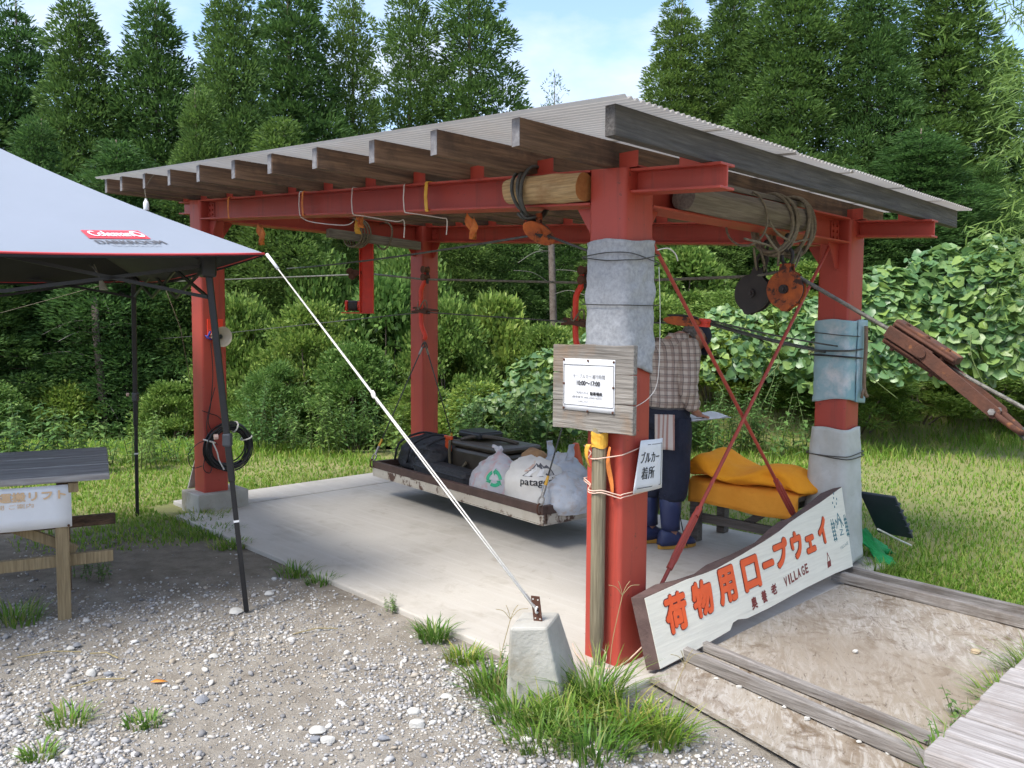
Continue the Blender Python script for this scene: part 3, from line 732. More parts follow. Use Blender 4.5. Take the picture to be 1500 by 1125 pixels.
# hanger arms
def hanger(q, zh, label, zt):
    t_ = thing('hanger_arm', label, 'hanger', P(q.x, q.y, zh))
    c = P(q.x, q.y, q.z)
    mb = MB(); mb.tube(smooth_path([c + Z * 0.10 - U * 0.01, c + Z * 0.05 - U * 0.02, c - Z * 0.02 - U * 0.01, c - Z * 0.09 + U * 0.035, c - Z * 0.22 + U * 0.04, c - Z * 0.38 + U * 0.035, c - Z * 0.44 + U * 0.01, c - Z * 0.49 - U * 0.02, c - Z * 0.52 - U * 0.012]), 0.021, 10)
    mb.build('arm', M['bright_red'], t_, smooth=True)
    for dz in (0.045, -0.02):
        mb = MB(); mb.lathe([(0.008, -0.03), (0.032, -0.03), (0.022, 0), (0.032, 0.03), (0.008, 0.03)], c + Z * (0.035 + dz) - V * 0.02 - U * 0.045, V, 14); mb.build('roller', M['rust'], t_, smooth='auto')
    mb = MB(); mb.box(c - U * 0.05 + Z * 0.02, 0.03, 0.012, 0.12, U, V, Z); mb.build('side_plate', M['black_iron'], t_, bevel=0.003)
    mb = MB(); mb.box(c - Z * 0.275 + U * 0.02, 0.16, 0.05, 0.035, (U * 1.0 + Z * 0.15).normalized(), V, Z); mb.cyl(c - Z * 0.27 + U * 0.02, c - Z * 0.28 + U * 0.17, 0.011, n=8); mb.cyl(c - Z * 0.25 + U * 0.02, c - Z * 0.245 + U * 0.15, 0.010, n=8); mb.cyl(c - Z * 0.26, c - Z * 0.275 - U * 0.2, 0.016, 0.010, n=8)
    mb.build('rope_grip', M['rust'], t_, bevel=0.003)
    mb = MB(); mb.tube([c - Z * 0.22 + U * (0.02 + 0.05 * math.cos(a)) + V * 0.035 * math.sin(a) + Z * 0.04 * math.sin(a * 2 + 1) for a in [2 * math.pi * k / 18 for k in range(18)]], 0.006, 6, closed=True); mb.build('binding', M['rope'], t_, smooth=True)
    return c
h1 = hanger(HK1, 1.36, 'bright red hanger arm in front of the far post', 0)
h2 = hanger(HK2, 1.25, 'bright red hanger arm beside the grey blanket wrap', 0)
# red channel with guide rollers hanging from the far end beam
t_ = thing('guide_channel', 'bright red steel channel with rollers hanging from the far beam', 'bracket', P(4.28, 1.62, 1.59))
cc = P(4.28, 1.62, 1.9)
fx = Vector((1, 0.05, 0)).normalized(); fy = Vector((-0.05, 1, 0)).normalized()
zt_, zb_ = 2.30, 1.595
mid = Vector((cc.x, cc.y, (zt_ + zb_) / 2))
mb = MB(); mb.box(mid, 0.125, 0.010, zt_ - zb_, fx, fy, Z); mb.box(mid - fx * 0.06 - fy * 0.03, 0.008, 0.06, zt_ - zb_, fx, fy, Z); mb.box(mid + fx * 0.06 - fy * 0.03 + Z * 0.0, 0.008, 0.06, zt_ - zb_ - 0.004, fx, fy, Z)
mb.build('channel', M['bright_red'], t_, bevel=0.002)
mb = MB(); mb.box(Vector((cc.x, cc.y, zb_ + 0.003)) - fx * 0.085, 0.30, 0.07, 0.008, fx, fy, Z); mb.build('foot_plate', M['bright_red'], t_)
mb = MB(); mb.lathe([(0.012, 0), (0.05, 0), (0.05, 0.02), (0.03, 0.03), (0.03, 0.11), (0.045, 0.115), (0.045, 0.13), (0.012, 0.13)], Vector((cc.x, cc.y, zb_ + 0.07)) - fx * 0.20, fx, 18); mb.build('roller', M['bright_red'], t_, smooth='auto')
mb = MB(); mb.cyl(Vector((cc.x, cc.y, zb_ + 0.07)) - fx * 0.17, Vector((cc.x, cc.y, zb_ + 0.07)) - fx * 0.09, 0.048, n=18); mb.build('roller_body', M['black_iron'], t_, smooth='auto')
mb = MB()
for dx, dz in ((-0.10, 0.0), (-0.15, 0.015), (-0.13, -0.03)): mb.lathe([(0.008, -0.02), (0.032, -0.02), (0.026, 0.0), (0.032, 0.02), (0.008, 0.02)], Vector((cc.x, cc.y - 0.04, zb_ + 0.37 + dz)) + fx * dx, fy, 12)
mb.box(Vector((cc.x, cc.y - 0.02, zb_ + 0.375)) - fx * 0.11, 0.12, 0.02, 0.03, fx, fy, Z)
mb.build('guide_rollers', M['rust'], t_, smooth='auto')
# grey timber lashed under the far beam
mb = MB(); mb.bar(P(BL - 0.19, 1.15, 2.29), P(BL - 0.19, 2.15, 2.25), 0.07, 0.075); tt = mb.build('lashed_timber', M['grey_v'], bevel=0.004); tag(tt, 'grey timber lashed inside the far end beam above the red channel', 'timber')
t_ = thing('timber_lashing', 'grey ropes lashing the grey timber to the far end beam', 'rope', P(BL - 0.15, 1.6, 2.2))
for vv in (1.44, 1.47, 1.50, 1.53, 1.78):
    mb = MB(); mb.tube([P(BL - 0.13 + 0.14 * math.cos(a), vv + 0.012 * math.sin(2 * a + vv * 9), 2.32 + 0.125 * math.sin(a)) for a in [2 * math.pi * j / 22 for j in range(22)]], 0.009, 7, closed=True); mb.build('rope_loop', M['rope'], t_, smooth=True)
# straps looped over the front beam
def strap(u, mt, w, label, tail=None, double=False, cat='strap'):
    t_ = thing('beam_strap', label, cat, P(u, 0.07, top(u) - 0.2))
    zt, zb = top(u) + 0.003, top(u) - BD - 0.004
    for k in range(2 if double else 1):
        uu = u - 0.035 * k
        mb = MB()
        pth = [P(uu, 0.10, zt), P(uu, 0.0, zt), P(uu, -0.006, zt - 0.012), P(uu + 0.006, -0.007, (zt + zb) / 2), P(uu, -0.006, zb + 0.012), P(uu, 0.0, zb)]
        if w > 0.01:
            for a, c in zip(pth[:-1], pth[1:]): mb.bar(a, c, w if abs((c - a).dot(Z)) > 0.005 else w, 0.002, V if abs((c - a).dot(Z)) > 0.01 else Z)
        else: mb.tube(pth, 0.0032, 6)
        mb.build('band', mt, t_)
    if tail:
        mb = MB(); mb.tube(smooth_path([P(*q) for q in tail]), 0.0032, 6); mb.build('tail', M['white_rope'] if w < 0.01 else mt, t_, smooth=True)
def rag(u, v, z, mt, label, s_=1.0, seed=1):
    rs = random.Random(seed); mb = MB()
    def fn(a, c):
        x = (a - 0.5) * 0.055 * s_ * (1 - 0.45 * c + 0.3 * math.sin(5 * c)); zz = -c * 0.10 * s_
        return P(u - x - 0.02 * c, v + 0.016 * math.sin(9 * a + 7 * c + seed) * (0.5 + c), z + zz + 0.025 * math.sin(4 * a + seed) * (1 - c))
    mb.grid(fn, 7, 8); tag(mb.build('tape_scrap', mt, smooth=True, solid=0.0015), label, 'tape')
strap(3.66, M['orange_strap'], 0.022, 'narrow orange band around the front beam, first from the loudspeaker post')
rag(3.50, 0.16, 2.21, M['orange_strap'], 'torn orange tape bunched below the front beam near loudspeaker post', 1.5, 2)
strap(2.64, M['white_rope'], 0.006, 'pale cord doubled with orange band over the front beam', [(2.64, 0, 2.17), (2.60, 0.06, 2.14), (2.38, 0.16, 2.11), (2.30, 0.18, 2.13)])
strap(2.60, M['orange_strap'], 0.020, 'orange band beside the pale cord on the front beam')
rag(2.22, 0.17, 2.17, M['orange_strap'], 'twisted orange tape knot hanging with pale cord below beam', 0.9, 4)
rag(2.30, 0.2, 2.12, M['yellow_tape'], 'yellow tape end dangling straight below the front beam', 0.7, 6)
strap(2.03, M['white_rope'], 0.006, 'white cord over the front beam with a tail hooked behind', [(2.03, 0, 2.125), (1.99, 0.05, 2.12), (1.83, 0.16, 2.085), (1.80, 0.2, 2.09), (1.80, 0.2, 1.99)])
strap(1.52, M['white_rope'], 0.006, 'white cord over the front beam beside the wide yellow strap', [(1.52, 0, 2.09), (1.46, 0.05, 2.08), (1.37, 0.13, 2.06), (1.355, 0.16, 2.05), (1.36, 0.16, 1.97)])
strap(1.325, M['yellow_tape'], 0.026, 'wide yellow strap around the front beam')
rag(1.16, 0.16, 2.06, M['orange_strap'], 'forked orange tape tail hanging in front of the far post', 1.3, 8)
# little white bottle under the eave
t_ = thing('hanging_bottle', 'small white bottle hanging by strings from the eave', 'bottle', P(3.79, -0.52, 2.24))
bp = P(3.79, -0.545, 2.33)
mb = MB(); mb.lathe([(0.017, -0.06), (0.019, -0.056), (0.019, -0.012), (0.015, 0.0), (0.009, 0.006), (0.009, 0.018)], bp, Z, 14); mb.build('bottle_body', M['white'], t_, smooth='auto')
for k in (-1, 1):
    mb = MB(); mb.tube([bp + Z * 0.018, bp + Z * 0.10 - V * 0.01 + U * 0.01 * k, bp + Z * 0.2 + U * 0.02 * k], 0.0022, 5); mb.build('string', M['rope'], t_)
mb = MB(); mb.tube([bp + Z * 0.10, bp + Z * 0.15 - U * 0.10, bp + Z * 0.165 - U * 0.16], 0.0022, 5); mb.build('string', M['rope'], t_)
mb = MB(); mb.tube([bp - Z * 0.07 - U * 0.01, bp - Z * 0.14 - U * 0.02], 0.002, 5); mb.build('string', mat('green_string', (0.03, 0.2, 0.12)), t_)
# ------------------------------------------------------------------ hanging cargo tray
TA = Vector((0.9945, 0.105)); TB = Vector((-0.105, 0.9945))
def T(s_, t, z): return P(1.46 + TA.x * s_ + TB.x * t, 1.05 + TA.y * s_ + TB.y * t, z)
ta = (T(1, 0, 0) - T(0, 0, 0)).normalized(); tb = (T(0, 1, 0) - T(0, 0, 0)).normalized()
TL_, TW_ = 2.28, 0.86
brown = mat('brown_paint', (0.055, 0.032, 0.026), (0.085, 0.05, 0.04), 9, 0.6, bs=0.15)
peel = mat('peeling_white_paint', (0.46, 0.43, 0.37), (0.38, 0.34, 0.28), 8, 0.75, c3=(0.09, 0.05, 0.035), s3=7, lo3=0.53, hi3=0.58, bs=0.3)
tr = thing('cargo_tray', 'flat steel cargo tray hanging on slings above the slab, loaded with bags', 'tray', T(TL_ / 2, TW_ / 2, 0.19))
for (a, c, d) in (((0, 0), (TL_, 0), tb), ((0, TW_), (TL_, TW_), -tb), ((0, 0), (0, TW_), ta), ((TL_, 0), (TL_, TW_), -ta)):
    i0, i1 = T(*a, 0), T(*c, 0); dd = (i1 - i0).normalized(); sh_ = 0.0 if abs(dd.dot(ta)) > 0.9 else 0.042
    i0 = i0 + dd * sh_; i1 = i1 - dd * sh_
    mb = MB(); mb.bar(i0 + Z * 0.282 + d * 0.02, i1 + Z * 0.282 + d * 0.02, 0.04, 0.056); mb.build('rail', brown, tr, bevel=0.003)
    mb = MB(); mb.bar(i0 + Z * 0.222 + d * 0.016, i1 + Z * 0.222 + d * 0.016, 0.026, 0.062); mb.bar(i0 + Z * 0.186 + d * 0.030, i1 + Z * 0.186 + d * 0.030, 0.055, 0.008); mb.build('side_channel', peel, tr, bevel=0.002)
npl = 6
for k in range(npl):
    w = (TW_ - 0.09) / npl
    mb = MB(); mb.box(T(TL_ / 2, 0.045 + w * (k + 0.5), 0.222), TL_ - 0.08, w - 0.006, 0.022, ta, tb, Z); mb.build('plank', M['black_iron'], tr, bevel=0.002)
def sling(hook, corner):
    hook, corner = Vector(hook), Vector(corner); d = (hook - corner).normalized()
    mb = MB(); mb.cyl(hook - d * 0.12, corner + d * 0.13, 0.0055, n=8); sl = mb.build('sling', M['dark_wire'], tr, smooth=True)
    mb = MB(); mb.cyl(corner + d * 0.07, corner + d * 0.15, 0.011, n=10); mb.build('ferrule', M['steel'], sl, smooth='auto')
    mb = MB(); mb.cyl(corner + d * 0.15, corner + d * 0.215, 0.011, 0.009, n=10); mb.build('yellow_sleeve', M['yellow_tape'], sl, smooth='auto')
    mb = MB(); mb.cyl(hook - d * 0.05, hook - d * 0.12, 0.010, n=10); mb.build('ferrule', M['steel'], sl, smooth='auto')
    s2 = d.cross(V).normalized()
    mb = MB(); mb.tube([corner + d * (0.045 - 0.03 * math.cos(a)) + s2 * 0.024 * math.sin(a) for a in [2 * math.pi * k / 16 for k in range(16)]], 0.006, 7, closed=True); mb.build('thimble', M['steel'], sl, smooth=True)
    mb = MB(); mb.tube([corner - Z * 0.012 - Z * 0.035 * math.cos(a) + V * 0.02 * math.sin(a) for a in [2 * math.pi * k / 14 for k in range(14)]], 0.006, 7, closed=True); mb.build('shackle', M['rust'], sl, smooth=True)
    mb = MB(); mb.tube([hook - d * (0.03 - 0.03 * math.cos(a)) + s2 * 0.018 * math.sin(a) for a in [2 * math.pi * k / 14 for k in range(14)]], 0.006, 7, closed=True); mb.build('thimble', M['dark_wire'], sl, smooth=True)
for hk, s_ in ((h1, TL_ - 0.02), (h2, 0.02)):
    hook = hk - Z * 0.545 - U * 0.012
    for t in (0.0, TW_): sling(hook, T(s_, t + (-0.012 if t == 0 else 0.012), 0.305))

# ------------------------------------------------------------------ cargo
def blob(name, c, rx, ry, h, prof, mt, parent=None, pw=2.6, wr=0.03, seed=0, ax=None, ay=None, n=44, nz=30, crease=1.0, solid=0, freq=1.0):
    ax = ax or ta; ay = ay or tb; rs = random.Random(seed); ph = [rs.uniform(0, 6.28) for _ in range(12)]; mb = MB(); rings = []; c = Vector(c)
    def pf(t):
        for i in range(len(prof) - 1):
            if t <= prof[i + 1][0]:
                q = (t - prof[i][0]) / (prof[i + 1][0] - prof[i][0]); q = q * q * (3 - 2 * q); return prof[i][1] + (prof[i + 1][1] - prof[i][1]) * q
        return prof[-1][1]
    for k in range(nz + 1):
        t = k / nz; rr = pf(t); ring = []
        for j in range(n):
            a = 2 * math.pi * j / n; ca, sa = math.cos(a), math.sin(a)
            q = 1 / ((abs(ca) ** pw + abs(sa) ** pw) ** (1 / pw))
            w = 1 + wr * (math.sin(3 * freq * a + 8 * t + ph[0]) + 0.8 * abs(math.sin(5 * freq * a - 6 * t + ph[1])) * crease + 0.6 * math.sin(9 * freq * a + 12 * t + ph[2]) + 0.7 * math.sin(11 * t + 2 * a + ph[3]) + 0.5 * abs(math.sin(13 * freq * a + 21 * t + ph[4])) * crease)
            ring.append(c + ax * (rx * rr * q * ca * w) + ay * (ry * rr * q * sa * w) + Z * (h * t + 0.012 * math.sin(2 * a + ph[5]) * t))
        rings.append(ring)
    mb.loft(rings)
    def surf(a, t, lift=0.003):
        k = min(nz - 1, max(0, int(t * nz))); ft = t * nz - k; j = a / (2 * math.pi) * n; j0 = int(math.floor(j)); fj = j - j0
        g = lambda kk, jj: rings[kk][jj % n]
        p = (g(k, j0) * (1 - fj) + g(k, j0 + 1) * fj) * (1 - ft) + (g(k + 1, j0) * (1 - fj) + g(k + 1, j0 + 1) * fj) * ft
        ctr = c + Z * (p.z - c.z); return p + (p - ctr).normalized() * lift
    SURF[name if parent is None else parent.name + '/' + name] = surf
    return mb.build(name, mt, parent, smooth=True, solid=solid)
SURF = {}
def face_angle(c): d = Vector((0, 0, 0)) - c; d.z = 0; return math.atan2(d.dot(tb), d.dot(ta)) % (2 * math.pi)
def plastic(name, c1, c2, c3):
    m, nt, N, L, b = new_mat(name); src = vec_src(nt, 'pos')
    f = noise(nt, src, 9, 4, 0.5, 0.4, 0.6); f2 = noise(nt, src, 13, 3, 0.5, 0.52, 0.66)
    col = mixc(nt, f2, mixc(nt, f, c1, c2), c3)
    L.new(col, b.inputs['Base Color']); b.inputs['Roughness'].default_value = 0.28
    fb = noise(nt, src, 30, 4, 0.5, 0.25, 0.75, 2.5); bump(nt, b, fb, 0.55, 0.010)
    t = N.new('ShaderNodeBsdfTranslucent'); L.new(col, t.inputs['Color']); ms = N.new('ShaderNodeMixShader'); ms.inputs[0].default_value = 0.5
    L.new(b.outputs[0], ms.inputs[1]); L.new(t.outputs[0], ms.inputs[2]); L.new(ms.outputs[0], N['Material Output'].inputs[0]); return m
nylon = mat('black_nylon', (0.010, 0.011, 0.015), (0.018, 0.019, 0.024), 18, 0.65, bs=0.6, bscale=26, bd=0.015)
olive = mat('olive_leatherette', (0.045, 0.036, 0.026), (0.065, 0.052, 0.038), 9, 0.4, bs=0.25, bscale=30)
FL = 0.236
bgt = thing('backpack', 'large black backpack lying at the far end of the cargo tray', 'backpack', T(1.95, 0.42, FL))
blob('bag_body', T(1.90, 0.40, FL), 0.30, 0.26, 0.31, [(0, 0.85), (0.2, 1), (0.6, 0.95), (0.85, 0.72), (1, 0.3)], nylon, bgt, 3.0, 0.03, 1)
blob('top_pocket', T(1.66, 0.30, FL + 0.06), 0.17, 0.2, 0.22, [(0, 0.8), (0.3, 1), (0.8, 0.85), (1, 0.35)], nylon, bgt, 2.6, 0.05, 2)
for k in range(3):
    mb = MB(); mb.tube(smooth_path([T(2.1 - 0.2 * k, 0.12, FL + 0.1), T(2.05 - 0.2 * k, 0.14, FL + 0.25), T(1.98 - 0.2 * k, 0.3, FL + 0.33), T(1.95 - 0.2 * k, 0.45, FL + 0.31)]), 0.010, 6); mb.build('strap', nylon, bgt, smooth=True)
fb_ = thing('soft_case', 'flat black soft case lying along the near rail of the cargo tray', 'bag', T(1.35, 0.14, FL))
mb = MB(); mb.box(T(1.33, 0.15, FL + 0.075), 0.74, 0.20, 0.15, (ta + Z * 0.02).normalized(), tb, Z); mb.build('case_body', nylon, fb_, bevel=0.04)
mb = MB(); mb.tube([T(0.97, 0.052, FL + 0.105), T(1.35, 0.046, FL + 0.112), T(1.69, 0.052, FL + 0.12)], 0.005, 6); mb.build('zip', M['black'], fb_)
co = thing('cooler_bag', 'dark olive soft cooler box with strap on the cargo tray', 'cooler', T(1.15, 0.55, FL))
mb = MB(); mb.box(T(1.18, 0.50, FL + 0.135), 0.66, 0.40, 0.27, ta, tb, Z); mb.build('box_body', olive, co, bevel=0.03)
mb = MB(); mb.box(T(1.18, 0.50, FL + 0.30), 0.68, 0.42, 0.05, ta, tb, Z); mb.build('lid', olive, co, bevel=0.022)
mb = MB(); mb.tube(smooth_path([T(1.42, 0.34, FL + 0.33), T(1.3, 0.42, FL + 0.36), T(1.1, 0.5, FL + 0.355), T(0.96, 0.56, FL + 0.33)]), 0.018, 8); mb.build('handle', olive, co, smooth=True)
mb = MB(); mb.tube(smooth_path([T(1.50, 0.285, FL + 0.32), T(1.49, 0.275, FL + 0.2), T(1.47, 0.272, FL + 0.09), T(1.38, 0.262, FL + 0.06), T(1.30, 0.268, FL + 0.12), T(1.26, 0.282, FL + 0.17)]), 0.014, 6); mb.build('shoulder_strap', mat('khaki_webbing', (0.16, 0.13, 0.08), (0.11, 0.09, 0.055), 60, 0.9), co, smooth=True)
bk = thing('camera_case', 'small flat black case resting on top of the cooler bag', 'case', T(1.3, 0.5, FL + 0.325))
mb = MB(); mb.box(T(1.40, 0.52, FL + 0.362), 0.30, 0.24, 0.05, ta, tb, Z); mb.build('case_shell', M['black'], bk, bevel=0.014)
mb = MB(); mb.box(T(1.40, 0.52, FL + 0.388), 0.28, 0.22, 0.012, ta, tb, Z); mb.build('case_lid', M['black'], bk, bevel=0.005)
mb = MB(); mb.box(T(1.545, 0.30, FL + 0.285), 0.09, 0.012, 0.12, ta, tb, Z); mb.box(T(1.545, 0.30, FL + 0.335), 0.11, 0.02, 0.03, ta, tb, Z)
tag(mb.build('orange_buckle', mat('orange_plastic', (0.75, 0.10, 0.02), (0.62, 0.08, 0.02), 9, 0.4), bevel=0.005), 'orange plastic buckle clipped to the corner of the cooler bag', 'buckle')
pb1 = plastic('white_plastic_film', (0.90, 0.90, 0.92), (0.84, 0.84, 0.90), (0.88, 0.66, 0.68))
pb2 = plastic('bluish_plastic_film', (0.78, 0.84, 0.93), (0.86, 0.89, 0.94), (0.72, 0.66, 0.64))
cotton = mat('grey_white_cotton', (0.72, 0.70, 0.66), (0.66, 0.64, 0.60), 8, 0.9, bs=0.3, bscale=14, bd=0.015)
b1 = thing('plastic_bag', 'knotted white plastic bag with green round mark on the cargo tray', 'plastic bag', T(0.72, 0.16, FL))
blob('bag_film', T(0.74, 0.21, FL), 0.27, 0.165, 0.33, [(0, 0.8), (0.18, 1.0), (0.45, 0.95), (0.7, 0.66), (0.88, 0.36), (0.95, 0.16), (1, 0.10)], pb1, b1, 2.3, 0.022, 5, crease=1.3, n=72, nz=44)
for k in (-1, 1):
    mb = MB(); mb.tube(smooth_path([T(0.74, 0.21, FL + 0.32), T(0.74 - 0.03 * k, 0.2, FL + 0.355), T(0.74 - 0.05 * k, 0.18, FL + 0.365)]), [0.02] * 6 + [0.014] * 6 + [0.006], 7); mb.build('knot_ear', pb1, b1, smooth=True)
# round green recycling-style mark: three bent arrows in a ring
green = mat('green_print', (0.03, 0.38, 0.20), None, 9, 0.5, bs=0)
a0_ = face_angle(T(0.74, 0.21, 0)) + 0.42; sf = SURF[b1.name + '/bag_film']
ANG = 1 if Z.cross(ta).dot(tb) > 0 else -1
def on1(x, y, l=0.004): return sf(a0_ + ANG * x / 0.21, 0.47 + y / 0.33, l)
for k in range(3):
    mb = MB(); a_0 = k * 120
    def ringpt(r, a): return (r * math.cos(R(a_0 + a)), r * math.sin(R(a_0 + a)))
    outer = [ringpt(0.056, a) for a in range(0, 90, 9)]; inn = [ringpt(0.032, a) for a in range(0, 90, 9)]
    vs = [on1(*q) for q in outer] + [on1(*q) for q in inn] + [on1(*ringpt(0.068, 80)), on1(*ringpt(0.044, 112)), on1(*ringpt(0.020, 80))]
    mb.add(vs, [(i, i + 1, 11 + i, 10 + i) for i in range(9)]); mb.add([on1(*ringpt(0.068, 82), 0.0045), on1(*ringpt(0.044, 112), 0.0045), on1(*ringpt(0.020, 82), 0.0045)], [(0, 1, 2)]); mb.build('printed_mark', green, b1)
pa = thing('tote_bag', 'grey white cotton tote bag with mountain print and lettering on cargo tray', 'bag', T(0.33, 0.16, FL))
blob('bag_body', T(0.32, 0.20, FL), 0.225, 0.15, 0.34, [(0, 0.78), (0.15, 1.0), (0.55, 1.0), (0.8, 0.85), (0.93, 0.55), (1, 0.2)], cotton, pa, 3.0, 0.022, 8)
sf2 = SURF[pa.name + '/bag_body']; a1_ = face_angle(T(0.32, 0.20, 0)) + 0.0
def on2(x, y, l=0.004): return sf2(a1_ + ANG * x / 0.185, y / 0.34, l)
vs, fs = text_geo('patagonia'); x0_, x1_ = min(v[0] for v in vs), max(v[0] for v in vs); y0_, y1_ = min(v[1] for v in vs), max(v[1] for v in vs)
for k in range(2):
    pass
mb = MB()
for k in range(3): mb.add([on2(-0.135 + 0.27 * (x - x0_) / (x1_ - x0_) + 0.0012 * (k - 1), 0.165 + 0.062 * (y - y0_) / (y1_ - y0_), 0.004 + 0.0003 * k) for x, y in vs], fs)
mb.build('printed_lettering', M['ink'], pa, kind='stuff')
pk1 = mat('pale_grey_print', (0.40, 0.39, 0.38), None, 9, 0.8, bs=0); pk2 = mat('peach_print', (0.66, 0.46, 0.38), None, 9, 0.8, bs=0); pk3 = mat('white_print', (0.8, 0.8, 0.8), None, 9, 0.8, bs=0)
for pts, mt_, l in (([(-0.13, 0), (-0.06, 0.055), (-0.02, 0.085), (0.0, 0.07), (0.02, 0.085), (0.05, 0.05), (0.08, 0.065), (0.13, 0)], M['ink_grey'], 0.0035), ([(-0.115, 0.004), (-0.05, 0.05), (-0.02, 0.077), (-0.025, 0.045), (-0.06, 0.02), (-0.07, 0.004)], pk3, 0.0042), ([(-0.03, 0.004), (0.0, 0.05), (0.02, 0.077), (0.03, 0.045), (0.02, 0.02), (0.03, 0.004)], pk3, 0.0042), ([(0.055, 0.004), (0.07, 0.03), (0.08, 0.055), (0.10, 0.025), (0.115, 0.004)], pk1, 0.0042), ([(-0.12, 0.035), (-0.07, 0.075), (-0.03, 0.10), (-0.045, 0.07), (-0.09, 0.035)], pk2, 0.0048)):
    mb = MB(); cx = sum(p[0] for p in pts) / len(pts); cy = sum(p[1] for p in pts) / len(pts); n_ = len(pts)
    dense = []
    for i in range(n_):
        for q in range(4): dense.append((pts[i][0] + (pts[(i + 1) % n_][0] - pts[i][0]) * q / 4, pts[i][1] + (pts[(i + 1) % n_][1] - pts[i][1]) * q / 4))
    mb.add([on2(x, 0.238 + y * 0.95, l) for x, y in dense] + [on2(cx, 0.238 + cy * 0.95, l)], [(i, (i + 1) % len(dense), len(dense)) for i in range(len(dense))]); mb.build('printed_peak', mt_, pa)
b3 = thing('plastic_bag', 'bulging bluish plastic bag behind the tote bag with handles up', 'plastic bag', T(0.3, 0.5, FL))
blob('bag_film', T(0.34, 0.47, FL), 0.2, 0.16, 0.34, [(0, 0.8), (0.2, 1.0), (0.6, 0.95), (0.85, 0.6), (1, 0.2)], pb2, b3, 2.2, 0.025, 12, crease=1.4, n=72, nz=44)
for k in (-1, 1):
    mb = MB(); mb.grid(lambda a, c, k=k: T(0.34 - k * (0.09 + 0.03 * a) + 0.05 * (c - 0.5) * (1 - a), 0.45 + 0.03 * math.sin(5 * c + 3 * a), FL + 0.28 + 0.14 * a), 5, 5); mb.build('handle', pb2, b3, smooth=True, solid=0.003)
b4 = blob('plastic_bag', T(0.06, 0.26, FL), 0.15, 0.17, 0.26, [(0, 0.8), (0.25, 1.0), (0.65, 0.95), (0.9, 0.5), (1, 0.15)], pb2, None, 2.2, 0.028, 21, crease=1.4, n=72, nz=44); tag(b4, 'slumped bluish plastic bag squeezed between tote bag and tray end', 'plastic bag')
pbg = blob('paper_bag', T(0.62, 0.45, FL), 0.13, 0.1, 0.33, [(0, 0.9), (0.6, 1.0), (0.9, 0.8), (1, 0.5)], mat('brown_paper', (0.42, 0.25, 0.12), (0.34, 0.19, 0.09), 9, 0.8, bs=0.4), None, 3, 0.04, 31); tag(pbg, 'crumpled brown paper bag behind the white plastic bag', 'paper bag')
# traffic cone behind the tray
cn_ = thing('traffic_cone', 'orange traffic cone standing behind the cargo tray', 'cone', P(2.33, 2.36, 0))
mb = MB(); mb.lathe([(0.125, 0.03), (0.028, 0.5), (0.024, 0.512), (0.016, 0.515)], P(2.33, 2.36, 0), Z, 24, False, True); mb.build('cone_body', mat('orange_cone_plastic', (0.62, 0.10, 0.025), (0.55, 0.085, 0.02), 9, 0.5), cn_, smooth='auto')
mb = MB(); mb.box(P(2.33, 2.36, 0.015), 0.32, 0.32, 0.03, U, V, Z); mb.build('cone_base', M['black'], cn_, bevel=0.01)

# ------------------------------------------------------------------ notice board and stake on the near post
nb = thing('notice_board', 'weathered plank notice board with white paper tied to the near post', 'notice board', P(0.11, -0.08, 1.02))
bu0, bu1 = -0.112, 0.333
for k in range(3):
    z0 = 1.024 + 0.1235 * k
    mb = MB(); rings = []
    for i in range(9):
        uu = bu0 + (bu1 - bu0) * i / 8; w_ = 0.002 * math.sin(i * 1.3 + k)
        rings.append([P(uu, -0.075, z0 + w_), P(uu, -0.048, z0 + w_), P(uu, -0.048, z0 + 0.1205 + w_), P(uu, -0.075, z0 + 0.1205 + w_)])
    mb.loft(rings[::-1]); mb.build('plank', M['board'], nb, bevel=0.003)
for uu in (0.02, 0.19):
    mb = MB(); mb.box(P(uu, -0.036, 1.205), 0.05, 0.022, 0.34, U, V, Z); mb.build('batten', M['board'], nb, bevel=0.002)
pz0, pz1, pu0, pu1 = 1.107, 1.331, -0.02, 0.268
mb = MB(); mb.grid(lambda a, c: P(pu0 + (pu1 - pu0) * a, -0.0775 - 0.0015 * math.sin(7 * a + 3) * math.sin(5 * c) - 0.001, pz0 + (pz1 - pz0) * c), 12, 10); pap = mb.build('paper_sheet', M['white'], nb, smooth=True, solid=0.001)
fN = -V
def note(body, cu, cz, w, h, mt=M['ink'], bold=0.0, o=None, par=pap):
    mb = MB(); text_on(mb, body, P(cu + w / 2, -0.0775, cz - h / 2), -U, Z, width=w, height=h, bold=bold, lift=fN * 0.0042); mb.build('printed_line', mt, par, kind='stuff')
pcu = (pu0 + pu1) / 2 - 0.0
note('ケーブルカー運行時間', pcu - 0.004, 1.257, 0.178, 0.019, M['ink_grey'])
note('10:00〜17:00', pcu - 0.002, 1.228, 0.128, 0.020, M['ink'], 0.0006)
note('ご利用の方は', pcu + 0.036, 1.186, 0.078, 0.0115, M['ink_grey'])
note('駐車場係', pcu - 0.046, 1.185, 0.066, 0.0145, M['ink'], 0.0006)
note('(携帯番号 000-2040-4000) へ', pcu - 0.004, 1.166, 0.188, 0.0125, M['ink_grey'])
note('お申し付けください。', pcu + 0.0, 1.148, 0.106, 0.0105, M['ink_grey'])
for cz in (1.305, 1.131):
    mb = MB(); mb.box(P(pcu, -0.0808, cz), pu1 - pu0 - 0.012, 0.0012, 0.0022, U, V, Z); mb.build('printed_rule', M['ink_grey'], pap)
for uu in (pu0 + 0.006, pu1 - 0.006):
    mb = MB(); mb.box(P(uu, -0.0808, 1.219), 0.0018, 0.0012, 0.172, U, V, Z); mb.build('printed_rule', M['ink_grey'], pap)
